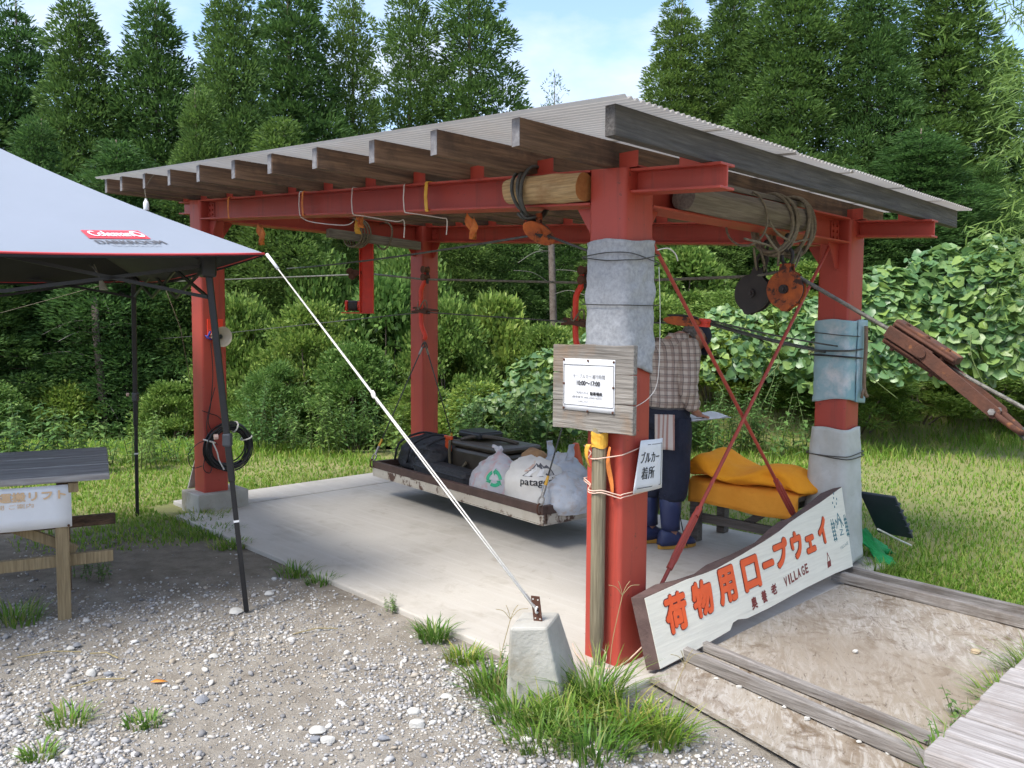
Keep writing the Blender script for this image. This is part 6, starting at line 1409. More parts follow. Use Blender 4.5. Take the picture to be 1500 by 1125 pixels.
def cedar_mesh(seed, H, Rb, nbr, leaves, taper=0.8, bare=0.05, rc0=0.26):
    rng = np.random.default_rng(seed); rs = random.Random(seed)
    tr = MB(); lean = rng.normal(size=2) * 0.06
    pts = [Vector((lean[0] * (k / 6) ** 2, lean[1] * (k / 6) ** 2, H * k / 6)) for k in range(7)]
    tr.tube(pts, [0.14 * (1 - k / 6.4) for k in range(7)], 8)
    allv = []; lob = [rs.uniform(0, 6.28) for _ in range(6)]
    for i in range(nbr):
        inner = i % 3 == 2
        h = bare + (1 - bare) * (1 - (1 - (i + rs.random()) / nbr) ** 0.80)
        ang = i * 2.399 + rs.uniform(-0.4, 0.4)
        env = Rb * ((1 - h) ** taper) * (1 + 0.16 * math.sin(3 * ang + 9 * h + lob[0]) + 0.14 * math.sin(2 * ang - 17 * h + lob[1])) + 0.06
        ln = env * (rs.uniform(0.08, 0.5) if inner else rs.uniform(0.72, 1.08))
        z0 = H * h * 0.985; dirv = np.array([math.cos(ang), math.sin(ang), 0.0])
        ctr = np.array([0, 0, z0]) + dirv * ln + np.array([0, 0, rs.uniform(-0.12, 0.12)])
        if i % 3 == 0: tr.tube([Vector((0, 0, z0 - 0.1)), Vector(tuple(dirv * ln * 0.5 + np.array([0, 0, z0 - 0.1]))), Vector(tuple(ctr))], [0.022 * (1.1 - h) + 0.006, 0.013 * (1.1 - h) + 0.004, 0.003], 4, cap=False)
        rc = rc0 * rs.uniform(0.65, 1.35) * (0.5 + 0.5 * min(1, env / 0.6))
        n = int(leaves * (rc / rc0) ** 1.6)
        dd = sphere_dirs(n, rng); dd = unit(dd + dirv * 0.35 + np.array([0, 0, 0.35]))
        p = ctr + dd * rc * rng.uniform(0.55, 0.95, (n, 1)) * np.array([1, 1, 0.78])
        dr = unit(dd * 1.1 + dirv * 0.25 + np.array([0, 0, 0.35]) + rng.normal(size=(n, 3)) * 0.3)
        allv.append(kites(p, dr, rng.uniform(0.07, 0.13, n), rng.uniform(0.024, 0.042, n), rng))
    return tr, np.concatenate(allv)
CEDAR = []
CR = (1.30, 1.15, 1.45, 1.2)
for k, (H, Rb, nbr, lv, tp, rc) in enumerate([(10, 1.30, 500, 185, 0.70, 0.38), (10, 1.15, 460, 180, 0.62, 0.35), (10, 1.45, 520, 185, 0.80, 0.40), (10, 1.2, 300, 180, 0.58, 0.37)]):
    CEDAR.append(cedar_mesh(100 + k, H, Rb, nbr, lv, tp, 0.03 if k < 3 else 0.10, rc))
CEDAR_OBJ = {}
def tree_copy(kind, proto, name, label, group, loc, sxy, sz, rot, cat='tree', tmat=None, lmat=None):
    """first use builds the meshes, later uses copy the thing and its parts"""
    r = bpy.data.objects.new(name, None); COL.objects.link(r); r.empty_display_size = 0.2
    r.location = loc; r.rotation_euler = (0, 0, rot); r.scale = (sxy, sxy, sz)
    r['label'] = label; r['category'] = cat
    if group: r['group'] = group
    if kind not in CEDAR_OBJ:
        ROOT[r.name] = Vector((0, 0, 0)); tr, lv = proto
        t = tr.build('trunk', tmat or M['bark'], r, smooth=True); c = leaf_obj('crown', lv, lmat or M['sugi'], r)
        CEDAR_OBJ[kind] = (t, c)
    else:
        for o in CEDAR_OBJ[kind]:
            q = o.copy(); COL.objects.link(q); q.parent = r
    return r
def ray_x(px, Y): return (px - 750) / 1195.3 * Y
def top_z(py, Y): return CAM_H + (482 - py) / 1195.3 * Y
TREES = [(-70, 17, 60, 105, 0), (35, 18.5, 12, 72, 1), (128, 17, 8, 88, 0), (238, 17.5, 2, 80, 2), (345, 16.5, -25, 82, 0), (432, 19, -35, 72, 1), (516, 20, -12, 58, 3), (602, 22, -25, 62, 3), (692, 22, -45, 72, 3),
         (60, 14.2, 175, 90, 2), (185, 14, 205, 85, 0), (300, 14.4, 130, 80, 2), (415, 14.4, 175, 75, 0), (500, 16, 215, 60, 1), (-30, 13.2, 250, 80, 1),
         (985, 20, 8, 58, 1), (1062, 20.5, -45, 74, 0), (1150, 19.5, -75, 84, 2), (1258, 19, -90, 84, 0), (1368, 19.5, -70, 80, 1), (1450, 23, 70, 60, 3),
         (1010, 16, 190, 66, 0), (1118, 16.2, 215, 78, 2), (1228, 15.6, 235, 78, 0), (1338, 16, 185, 82, 1), (1436, 16.5, 225, 70, 2),
         (590, 17.5, 300, 60, 0), (670, 19, 255, 64, 2), (745, 19.5, 285, 60, 0), (830, 20, 300, 62, 2), (905, 19, 285, 60, 1), (-160, 15, 130, 100, 0), (1540, 18, 60, 80, 0), (-230, 19, 40, 110, 2), (1640, 20, 30, 100, 1)]
ORD = ['first', 'second', 'third', 'fourth', 'fifth', 'sixth', 'seventh', 'eighth', 'ninth', 'tenth', 'eleventh', 'twelfth', 'thirteenth', 'fourteenth']
ADJ = ['with even conical crown', 'with slim see-through crown', 'with broad shaggy crown', 'with open airy crown']
for k, (px, Y, py, hw, kind) in enumerate(TREES):
    x = ray_x(px, Y); gz = ground_z(x, Y); H = top_z(py, Y) - gz; rad = hw * ((1.30 if px < 900 else 1.2) + 0.18 * math.sin(k * 2.7)) / 1195.3 * Y
    tall = py < 100; lft = px < 900
    rank = sorted([abs(q[0] - 808) for q in TREES if (q[2] < 100) == tall and (q[0] < 900) == lft]).index(abs(px - 808))
    lab = '%s cedar %s, %s from the gap above the roof towards the %s' % ('tall' if tall else 'shorter', ADJ[kind], ORD[rank], 'tent' if lft else 'bamboo')
    tree_copy('cedar%d' % kind, CEDAR[kind], 'cedar_tree', lab, 'cedar trees behind the shelter', (x, Y, gz - 0.1), rad / CR[kind], H / 10.0, k * 1.3)
x = ray_x(808, 27); tree_copy('pine', cedar_mesh(300, 10, 1.0, 46, 30, 0.35, 0.70, 0.24), 'young_pine', 'thin young pine poking up alone against the sky above the roof', None, (x, 27, -1.5), 0.8, (top_z(112, 27) + 1.5) / 10, 0.4)
# bare dead trunks inside the stand
def dead(px, Y, py, label, seed):
    rs = random.Random(seed); x = ray_x(px, Y); gz = ground_z(x, Y); t = thing('dead_tree', label, 'tree', (x, Y, gz)); mb = MB(); H = top_z(py, Y) - gz
    mb.tube([Vector((x + 0.05 * math.sin(k), Y, gz + H * k / 5)) for k in range(6)], [0.085 * (1 - 0.08 * k) for k in range(6)], 9); mb.build('trunk', M['bark'], t, smooth=True)
    for k in range(12):
        z = gz + H * rs.uniform(0.35, 0.98); a = rs.uniform(0, 6.28); ln = rs.uniform(0.4, 1.1); p = Vector((x, Y, z)); d = Vector((math.cos(a), -abs(math.sin(a)) * 0.7, rs.uniform(-0.3, 0.35)))
        mb = MB(); mb.tube(smooth_path([p, p + d * ln * 0.5 + Z * 0.05, p + d * ln - Z * 0.08]), 0.006, 5); mb.build('branch', mat('dead_wood', (0.22, 0.20, 0.17), (0.28, 0.26, 0.22), 20, 0.9) if k == 0 and 'dead_wood' not in M else M['dw'], t, smooth=True)
M['dw'] = mat('dead_branch_wood', (0.13, 0.12, 0.10), (0.19, 0.175, 0.15), 20, 0.9); M['dead_wood'] = M['dw']
dead(145, 13.2, 440, 'grey dead trunk with bare twigs under the cedars behind the tent', 1)
dead(808, 15, 250, 'pale dead trunk with bare branches seen through the shelter', 2)

ZR = 2.3
def shrub_mesh(seed, n, leaf, wid, clumps=60, up=0.35, stems=7):
    rng = np.random.default_rng(seed); rs = random.Random(seed); tr = MB(); allv = []
    per = n // clumps
    for i in range(clumps):
        t = rs.random() ** 0.8; rr = math.sin(math.pi * min(0.97, 0.22 + 0.76 * t) ** 0.9) ** 0.6
        a = i * 2.399 + rs.uniform(-0.3, 0.3); q = rs.uniform(0.6, 1.0) ** 0.5
        c = np.array([math.cos(a) * rr * q * 0.88, math.sin(a) * rr * q * 0.88, 0.15 + t * (ZR - 0.35)])
        d = np.array([math.cos(a), math.sin(a), 0.3 + t])
        rc = rs.uniform(0.20, 0.36)
        dd = sphere_dirs(per, rng); dd[:, 2] = dd[:, 2] * 0.7 + 0.2
        p = c + dd * rc * rng.uniform(0.3, 1, (per, 1)) * np.array([1, 1, 0.7])
        dr = unit(dd * 0.8 + d * 0.4 + np.array([0, 0, up]) + rng.normal(size=(per, 3)) * 0.5)
        allv.append(kites(p, dr, rng.uniform(0.7, 1.3, per) * leaf, rng.uniform(0.8, 1.2, per) * wid, rng))
        if i % (clumps // stems or 1) == 0: tr.tube([Vector((0, 0, -0.4)), Vector(tuple(c * 0.5 + np.array([0, 0, 0.05]))), Vector(tuple(c))], [0.03, 0.02, 0.006], 5, cap=False)
    return tr, np.concatenate(allv)
SHRUB = [shrub_mesh(401, 17000, 0.08, 0.045, 95, up=0.1), shrub_mesh(402, 15000, 0.13, 0.028, 90, up=-0.2), shrub_mesh(403, 12000, 0.11, 0.065, 85, up=0.0), shrub_mesh(404, 18000, 0.065, 0.038, 120, up=0.1)]
SHR = [(350, 12.5, 430, 70, 0), (455, 11.6, 440, 85, 3), (565, 12.2, 405, 85, 2), (520, 11, 500, 75, 0), (400, 10.8, 530, 55, 1), (655, 11.6, 430, 70, 0), (730, 12.4, 430, 75, 2), (800, 12.0, 470, 70, 3), (870, 12.5, 440, 70, 0), (620, 10.6, 560, 60, 1), (700, 10.2, 560, 65, 2), (600, 14, 340, 85, 3), (470, 14, 370, 85, 0), (960, 12.5, 430, 75, 0), (1040, 11.4, 480, 75, 2), (1120, 11.2, 500, 70, 1), (1190, 11.0, 520, 65, 0), (1080, 13.2, 420, 85, 3), (1260, 10.8, 510, 75, 1), (1350, 11.2, 515, 80, 1), (1450, 11.5, 520, 85, 1), (1540, 11.5, 500, 80, 0), (250, 12.2, 560, 60, 0), (330, 11.6, 570, 45, 3), (900, 10.6, 560, 60, 1), (980, 10.4, 575, 55, 2), (780, 10.4, 585, 60, 1), (90, 13, 560, 70, 0), (-30, 12, 560, 70, 3), (1180, 14, 380, 90, 0), (1000, 14.2, 360, 80, 2)]
KN = ['rounded shrub with small glossy leaves', 'narrow-leaved shrub like dwarf bamboo', 'shrub with broad soft leaves', 'dense shrub with tiny dark leaves']
for k, (px, Y, py, hw, kind) in enumerate(SHR):
    x = ray_x(px, Y); gz = ground_z(x, Y); Hh = top_z(py, Y) - gz; rad = hw / 1195.3 * Y
    wh = [w for lim, w in ((340, 'in the shade behind the tent'), (420, 'right behind the left post'), (600, 'between left post and far post'), (680, 'behind the far post'), (860, 'behind the cargo tray'), (1010, 'behind the person'), (1200, 'behind the low bench'), (9999, 'below the kudzu mound beside the lawn')) if px < lim][0]
    wh = (', taller and farther back, ' if Y > 13 else ', ') + wh
    tree_copy('shrub%d' % kind, SHRUB[kind], 'shrub', KN[kind] + wh, 'shrubs along the forest edge', (x, Y, gz), rad, Hh / ZR, k * 0.9, 'shrub', M['bark'], M['broad'])

# kudzu: broad three-part leaves over a bank
def kudzu_leaf_poly():
    pts = []
    for k in range(10):
        t = k / 9; w = math.sin(math.pi * t ** 0.75) * 0.48
        pts.append((t, w))
    return pts
def broad_leaves(pos, nrm, size, rng):
    """ovate leaf made of four quads, slightly cupped"""
    n = len(pos); nrm = unit(nrm); a = unit(np.cross(nrm, unit(rng.normal(size=(n, 3))))); b2 = np.cross(nrm, a); s_ = size[:, None]
    st = [(0.0, 0.0), (0.25, 0.42), (0.6, 0.40), (1.0, 0.0)]
    V_ = []
    for t, w in st:
        for sg in (-1, 0, 1):
            V_.append(pos + a * s_ * (t - 0.4) + b2 * s_ * w * sg * 1.05 + nrm * s_ * (0.10 * abs(sg) * (w > 0) - 0.08 * (t - 0.4) ** 2 * 4))
    v = np.stack(V_, 1).reshape(-1, 3)
    q = []
    for i in range(3):
        for j in range(2): q += [i * 3 + j, i * 3 + j + 1, i * 3 + j + 4, i * 3 + j + 3]
    idx = (np.arange(n)[:, None] * 12 + np.array(q)[None]).ravel()
    return v, idx
def kudzu(label, ctrs, ndens, size, seed, nsingle):
    rng = np.random.default_rng(seed); P_, N_, S_ = [], [], []
    for (px, Y, py, hw, hh) in ctrs:
        x = ray_x(px, Y); zc = top_z(py, Y); rx = hw / 1195.3 * Y; rz_ = hh / 1195.3 * Y; n = int(ndens * rx * (rz_ + rx))
        d = sphere_dirs(n, rng); d[:, 1] = -np.abs(d[:, 1]); d[:, 2] = np.where(d[:, 2] < -0.5, -d[:, 2], d[:, 2])
        p = np.array([x, Y, zc - rz_ * 0.9]) + d * np.array([rx, rx * 0.55, rz_]) * rng.uniform(0.86, 1.04, (n, 1))
        P_.append(p); N_.append(unit(d * np.array([0.7, 0.9, 0.5]) + np.array([0, -0.25, 0.75]) + rng.normal(size=(n, 3)) * 0.55)); S_.append(rng.lognormal(0, 0.28, n).clip(0.5, 1.6) * size)
    p, n_, s_ = np.concatenate(P_), np.concatenate(N_), np.concatenate(S_)
    order = np.argsort(-s_ / p[:, 1]); p, n_, s_ = p[order], n_[order], s_[order]
    root = thing('kudzu_vine', label, 'vine', (float(p[:, 0].mean()), float(p[:, 1].mean()), float(p[:, 2].min())))
    rv = np.array(ROOT[root.name])
    v, idx = broad_leaves(p[nsingle:] - rv, n_[nsingle:], s_[nsingle:], rng)
    np_mesh('leaf_mass', v, 4, idx, M['kudzu'], root, (0, 0, 0), 'stuff')
    v1, i1 = broad_leaves(np.zeros((1, 3)), np.array([[0, 0, 1.0]]), np.ones(1), rng)
    base = np_mesh('leaf', v1, 4, i1, M['kudzu'], root)
    for k in range(nsingle):
        o = base if k == 0 else base.copy()
        if k: COL.objects.link(o)
        o.parent = root; o.location = Vector(p[k]) - Vector(rv)
        o.rotation_euler = (Vector(n_[k]).to_track_quat('Z', 'Y').to_matrix().to_4x4() @ Matrix.Rotation(rng.uniform(0, 6.28), 4, 'Z')).to_euler(); o.scale = [float(s_[k])] * 3
    for k in range(10):
        i = rng.integers(0, min(len(p), 300)); a = Vector(p[i]); mb = MB(); mb.tube(smooth_path([a, a + Vector((rng.normal() * 0.2, -0.06, -0.25)), a + Vector((rng.normal() * 0.3, -0.1, -0.6))]), 0.006, 5); mb.build('vine_stem', M['stem'], root, smooth=True)
kudzu('mound of large-leaved kudzu vine on the bank beside the right post', [(1290, 9.6, 400, 80, 110), (1370, 9.8, 375, 90, 130), (1450, 9.4, 362, 90, 130), (1530, 9.2, 350, 90, 140), (1210, 10.2, 440, 60, 90)], 620, 0.125, 61, 260)
kudzu('mound of light green kudzu vine seen through the shelter behind cargo tray', [(800, 9.8, 520, 70, 80), (860, 9.9, 500, 60, 90), (730, 9.7, 580, 60, 60), (1060, 10.2, 455, 60, 70), (1140, 10.4, 430, 70, 90)], 620, 0.09, 62, 160)

# leafy weeds with upright stems
def weed_mesh(seed, stems, H, leaf):
    rng = np.random.default_rng(seed); rs = random.Random(seed); tr = MB(); A_ = []
    for i in range(stems):
        bx, by = rs.gauss(0, 0.22), rs.gauss(0, 0.16); h = H * rs.uniform(0.55, 1.05); lx_, ly_ = rs.gauss(0, 0.15), rs.gauss(0, 0.12)
        tr.tube([Vector((bx, by, 0)), Vector((bx + lx_ * 0.4, by + ly_ * 0.4, h * 0.5)), Vector((bx + lx_, by + ly_, h))], [0.006, 0.005, 0.002], 5, cap=False)
        nn = int(h / 0.055)
        for k in range(nn):
            t = 0.2 + 0.8 * k / nn; c = np.array([bx + lx_ * t * t, by + ly_ * t * t, h * t])
            for s_ in (0, 1):
                a = k * 1.57 + s_ * math.pi + rs.uniform(-0.3, 0.3); d = np.array([[math.cos(a), math.sin(a), rs.uniform(-0.25, 0.35)]])
                sz = leaf * (1.15 - 0.55 * t) * rs.uniform(0.8, 1.2); A_.append((c, d[0], sz))
    p = np.array([a[0] for a in A_]); d = unit(np.array([a[1] for a in A_])); s_ = np.array([a[2] for a in A_])
    side = unit(np.cross(d, [0, 0, 1.0])); v = np.empty((len(p), 6, 3)); L_ = s_[:, None]; dn = np.array([0, 0, -1.0])
    v[:, 0] = p; v[:, 1] = p + d * L_ * 0.4 + side * L_ * 0.24; v[:, 2] = p + d * L_ * 0.75 + side * L_ * 0.15 + dn * L_ * 0.1; v[:, 3] = p + d * L_ + dn * L_ * 0.25; v[:, 4] = p + d * L_ * 0.75 - side * L_ * 0.15 + dn * L_ * 0.1; v[:, 5] = p + d * L_ * 0.4 - side * L_ * 0.24
    return tr, v.reshape(-1, 3)
WEED_OBJ = {}
def weed(kind, args, label, loc, sc, rot, group='leafy weeds'):
    r = bpy.data.objects.new('leafy_weed', None); COL.objects.link(r); r.location = loc; r.rotation_euler = (0, 0, rot); r.scale = (sc, sc, sc); r['label'] = label; r['category'] = 'plant'; r['group'] = group
    if kind not in WEED_OBJ:
        ROOT[r.name] = Vector((0, 0, 0)); tr, v = weed_mesh(*args); s = tr.build('stems', M['stem'], r, smooth=True); l = np_mesh('leaves', v, 6, np.arange(len(v)), M['weed'], r); WEED_OBJ[kind] = (s, l)
    else:
        for o in WEED_OBJ[kind]:
            q = o.copy(); COL.objects.link(q); q.parent = r
KIND = {0: (71, 14, 0.85, 0.13), 1: (72, 10, 0.6, 0.10), 2: (73, 16, 1.0, 0.10)}
for k, (px, Y, kind, sc, lab) in enumerate([(30, 7.9, 0, 0.95, 'leafy weeds with pale serrated leaves behind the wooden table'), (85, 8.0, 0, 0.85, 'leafy weeds with pale serrated leaves behind the wooden table'), (-20, 7.8, 0, 0.95, 'leafy weeds with pale serrated leaves behind the wooden table'), (180, 8.8, 1, 0.8, 'low leafy weeds on the lawn edge beyond the far tent leg'), (225, 8.7, 1, 1.05, 'low leafy weeds on the lawn edge beyond the far tent leg'), (262, 8.9, 1, 0.75, 'low leafy weeds on the lawn edge beyond the far tent leg'),
        (385, 9.6, 2, 0.85, 'upright leafy weeds at lawn edge between left post and far post'), (425, 9.7, 1, 0.9, 'upright leafy weeds at lawn edge between left post and far post'), (480, 9.6, 2, 0.9, 'upright leafy weeds at lawn edge between left post and far post'), (530, 9.8, 2, 0.8, 'upright leafy weeds at lawn edge between left post and far post'), (570, 9.6, 1, 1.0, 'upright leafy weeds at lawn edge between left post and far post'),
        (680, 9.3, 2, 0.9, 'upright leafy weeds behind the cargo tray'), (720, 9.4, 1, 1.1, 'upright leafy weeds behind the cargo tray'), (770, 9.3, 2, 0.8, 'upright leafy weeds behind the cargo tray'), (820, 9.5, 1, 1.2, 'upright leafy weeds behind the cargo tray'), (1050, 9.6, 2, 0.85, 'upright leafy weeds behind the low bench'), (1100, 9.7, 2, 0.95, 'upright leafy weeds behind the low bench'), (1150, 9.6, 1, 1.2, 'upright leafy weeds behind the low bench'), (1010, 9.7, 2, 0.8, 'upright leafy weeds behind the low bench')]):
    x = ray_x(px, Y); weed(kind, KIND[kind], lab, (x, Y, ground_z(x, Y)), sc, k * 1.1)
for (x, y, sc, lab) in ((-2.45, 4.72, 0.32, 'small leafy weed growing beside the table leg'), (-0.62, 4.22, 0.16, 'tiny bright green weed at the slab edge'), (P(-1.2, 0.75).x, P(-1.2, 0.75).y, 0.42, 'small leafy weed between plywood sheet and plank deck'), (P(-1.22, 0.45).x, P(-1.22, 0.45).y, 0.32, 'smaller leafy weed beside the plank deck corner'), (-0.04, 3.36, 0.26, 'leafy weed tucked against the anchor block')):
    weed(1, KIND[1], lab, (x, y, ground_z(x, y)), sc, x * 3, 'small weeds')

# bamboo at the right edge of the view
bt_ = thing('bamboo', 'light green bamboo with drooping narrow leaves at the edge of the bank', 'bamboo', (ray_x(1520, 8.6), 8.6, 0.3))
rng = np.random.default_rng(90); vv_ = []
for k in range(5):
    x0, y0 = ray_x(1515 + 30 * k, 8.6), 8.5 + 0.25 * k; hgt = 5.6 - 0.5 * k; pts = [Vector((x0 - 0.5 * (t ** 2) * (1 if k % 2 else 0.5), y0 - 0.2 * t, 0.2 + hgt * t)) for t in [i / 10 for i in range(11)]]
    mb = MB(); mb.tube(pts, [0.022 * (1 - 0.8 * i / 10) for i in range(11)], 7); mb.build('culm', M['stem'], bt_, smooth=True)
    for i in range(3, 11):
        for j in range(6):
            c = np.array(pts[i]) + rng.normal(size=3) * np.array([0.30, 0.25, 0.18]); n = 26; p = c + rng.normal(size=(n, 3)) * np.array([0.13, 0.12, 0.07]); d = rng.normal(size=(n, 3)) * np.array([1, 1, 0.3]) + np.array([-0.2, 0, -0.65]); vv_.append(kites(p, d, rng.uniform(0.10, 0.18, n), 0.018, rng))
leaf_obj('leaves', np.concatenate(vv_) - np.array(ROOT[bt_.name]), M['weed'], bt_)

# ------------------------------------------------------------------ grass
def blades(p, h, w, bend, rng, lean_dir=None):
    n = len(p); a = rng.uniform(0, 2 * np.pi, n); l = np.stack([np.cos(a), np.sin(a), np.zeros(n)], 1)
    if lean_dir is not None: l = unit(l * 0.6 + lean_dir)
    s_ = np.stack([-l[:, 1], l[:, 0], np.zeros(n)], 1); out = np.empty((n, 4, 2, 3))
    for k, (t, ww) in enumerate(((0, 1.0), (0.4, 0.9), (0.75, 0.6), (1.0, 0.08))):
        c = p + l * (h * bend * t ** 1.8)[:, None]; c[:, 2] += h * (t - 0.35 * bend * t * t)
        out[:, k, 0] = c + s_ * (w * ww / 2)[:, None]; out[:, k, 1] = c - s_ * (w * ww / 2)[:, None]
    idx = (np.arange(n)[:, None] * 8 + np.array([0, 1, 3, 2, 2, 3, 5, 4, 4, 5, 7, 6])[None]).ravel()
    return out.reshape(-1, 3), idx
def vnoise(x, y, s, seed=0):
    return 0.5 + 0.25 * (np.sin(x * s + 1.3 * np.sin(y * s * 0.7 + seed)) + np.sin(y * s * 1.2 + 1.7 * np.sin(x * s * 0.6 + seed * 2)))
gz_v = np.vectorize(ground_z)
def lawn(n, rng):
    y = 1 / rng.uniform(1 / 11.5, 1 / 3.4, n); x = rng.uniform(-0.78, 0.78, n) * y
    dx, dy = x - A0.x, y - A0.y; u = dx * U.x + dy * U.y; v = dx * V.x + dy * V.y
    inslab = (u > -0.2) & (u < 4.72) & (v > -0.27) & (v < 2.585)
    ramp = (u < -0.05) & (u > -2.6) & (v > -0.35) & (v < 2.03)
    right = (v > 2.0) & (u < 5)
    leftd = np.clip((y - 5.6 + 0.9 * (vnoise(x, y, 2.1) - 0.5)) / 0.9, 0, 1) * (v < 2.6)
    bare = np.clip((vnoise(x, y, 1.15, 3) - 0.25) * 2.4, 0.40, 1)
    dens = np.where(right, bare, leftd) * (~inslab) * (~ramp)
    keep = rng.uniform(0, 1, n) < dens
    return x[keep], y[keep], v[keep], u[keep]
rng = np.random.default_rng(17)
x, y, v, u = lawn(230000, rng)
z = gz_v(x, y)
tall = np.clip((y - 8.6) / 1.2, 0, 1)
h = rng.uniform(0.014, 0.04, len(x)) * (1 + 0.8 * vnoise(x, y, 3.0, 5)) * (1 + 2.2 * tall)
pv_, pi_ = blades(np.stack([x, y, z], 1), h, rng.uniform(0.004, 0.008, len(x)) * (1 + 0.09 * y), rng.uniform(0.2, 0.9, len(x)), rng)
np_mesh('lawn_grass', pv_, 4, pi_, M['grass'], None, (0, 0, 0), 'stuff')
bpy.data.objects['lawn_grass']['label'] = 'short green lawn grass around the slab'; bpy.data.objects['lawn_grass']['category'] = 'grass'
def tuft(x, y, n, h0, spread, label, group=None, seed=0, bend=(0.3, 1.1), w=0.006, mt=None):
    rng = np.random.default_rng(seed + 500); a = rng.uniform(0, 6.28, n); r = spread * np.sqrt(rng.uniform(0, 1, n)); px_, py_ = x + r * np.cos(a), y + r * np.sin(a) * 0.8
    p = np.stack([px_, py_, gz_v(px_, py_)], 1); ld = np.stack([np.cos(a), np.sin(a), 0 * a], 1) * 0.9
    v_, i_ = blades(p - np.array([x, y, ground_z(x, y)]), rng.uniform(0.45, 1.0, n) * h0, rng.uniform(0.6, 1.2, n) * w, rng.uniform(*bend, n), rng, ld)
    o = np_mesh('grass_tuft', v_, 4, i_, mt or M['tuft'], None, (x, y, ground_z(x, y))); tag(o, label, 'grass', group); return o
T_ = [(-0.366, 3.80, 150, 0.13, 0.07, 'spiky grass tuft on gravel at the slab edge'), (-0.21, 3.56, 120, 0.10, 0.08, 'low grass tuft between slab edge and anchor block'), (-1.37, 2.96, 90, 0.06, 0.07, 'small flat grass tuft alone on the open gravel'), (-1.65, 2.97, 70, 0.09, 0.08, 'dry yellowish grass tuft on the gravel'), (-1.62, 2.72, 70, 0.07, 0.06, 'sparse grass tuft on the gravel beside the dry one'), (-1.30, 4.83, 110, 0.10, 0.11, 'grass tuft at the slab edge beside the tent leg'), (-1.10, 4.66, 90, 0.08, 0.09, 'trailing grass tuft at the slab edge'), (-2.50, 4.02, 140, 0.13, 0.14, 'grass tuft at the foot of the wooden table'), (-2.65, 3.75, 120, 0.12, 0.15, 'grass tuft on gravel in front of the wooden table'),
      (-0.08, 3.24, 160, 0.20, 0.10, 'grass clump at the gravel side of the anchor block'), (0.03, 3.02, 180, 0.16, 0.11, 'thick grass clump in front of the anchor block'), (0.20, 2.98, 190, 0.17, 0.11, 'dense grass clump between anchor block and near post'), (0.34, 3.13, 210, 0.26, 0.09, 'tall grass clump at the foot of the near post'), (0.44, 2.96, 180, 0.18, 0.11, 'dense grass clump beside the narrow plywood sheet'), (0.56, 2.90, 180, 0.16, 0.10, 'low grass clump against the plywood edge'), (0.30, 2.80, 200, 0.16, 0.14, 'low spreading grass on gravel below the near post'), (0.10, 2.84, 160, 0.13, 0.12, 'low spreading grass on gravel below the anchor block'),
      (P(-1.24, 0.22).x, P(-1.24, 0.22).y, 34, 0.26, 0.05, 'few broad blades at the runner ends by the deck corner'), (P(-1.26, 0.62).x, P(-1.26, 0.62).y, 190, 0.20, 0.10, 'grass tuft between plywood and plank deck'), (P(-1.28, 1.0).x, P(-1.28, 1.0).y, 260, 0.24, 0.12, 'taller grass tuft along the plank deck edge'), (P(-1.3, 1.35).x, P(-1.3, 1.35).y, 260, 0.24, 0.13, 'grass tuft at the far side of the plank deck'), (P(-1.45, 1.65).x, P(-1.45, 1.65).y, 280, 0.22, 0.15, 'grass tuft between deck and lawn runners'), (P(-0.2, 2.35).x, P(-0.2, 2.35).y, 120, 0.12, 0.12, 'grass tuft at the foot of the right post'), (P(4.0, -0.12).x, P(4.0, -0.12).y, 260, 0.10, 0.22, 'grass patch at the left post footing'), (P(3.5, -0.25).x, P(3.5, -0.25).y, 260, 0.08, 0.22, 'grass patch along the slab edge near left post'), (P(3.1, -0.3).x, P(3.1, -0.3).y, 160, 0.08, 0.14, 'small grass patch along the slab edge behind the tent leg')]
for k, (x_, y_, n_, h_, s_, lab) in enumerate(T_): tuft(x_, y_, n_, h_, s_, lab, 'grass tufts', k, w=0.010 if n_ < 40 else 0.0075)
# thin seed stalks
sm = mat('dry_stalk', (0.34, 0.27, 0.14), (0.26, 0.22, 0.10), 20, 0.8)
for k, (x_, y_, h_, lab) in enumerate([(0.40, 3.22, 0.42, 'tall dry seed stalk beside the near post'), (-0.05, 3.16, 0.34, 'thin seed stalk beside the anchor block'), (0.62, 3.05, 0.22, 'short seed stalk at the corner of the painted sign')]):
    t = thing('seed_stalk', lab, 'plant', (x_, y_, ground_z(x_, y_))); b0 = Vector((x_, y_, ground_z(x_, y_)))
    mb = MB(); tp2 = b0 + Vector((0.05, 0.0, h_)); mb.tube(smooth_path([b0, b0 + Vector((0.01, 0, h_ * 0.5)), tp2]), 0.0016, 5); mb.build('stem', sm, t)
    for a in (-0.7, -0.2, 0.35, 0.9): mb = MB(); mb.tube(smooth_path([tp2, tp2 + Vector((0.03 * math.sin(a) * 1.4, 0.01 * a, 0.035)), tp2 + Vector((0.09 * math.sin(a), 0.02 * a, 0.06 * math.cos(a)))]), 0.0013, 5); mb.build('seed_head', sm, t)

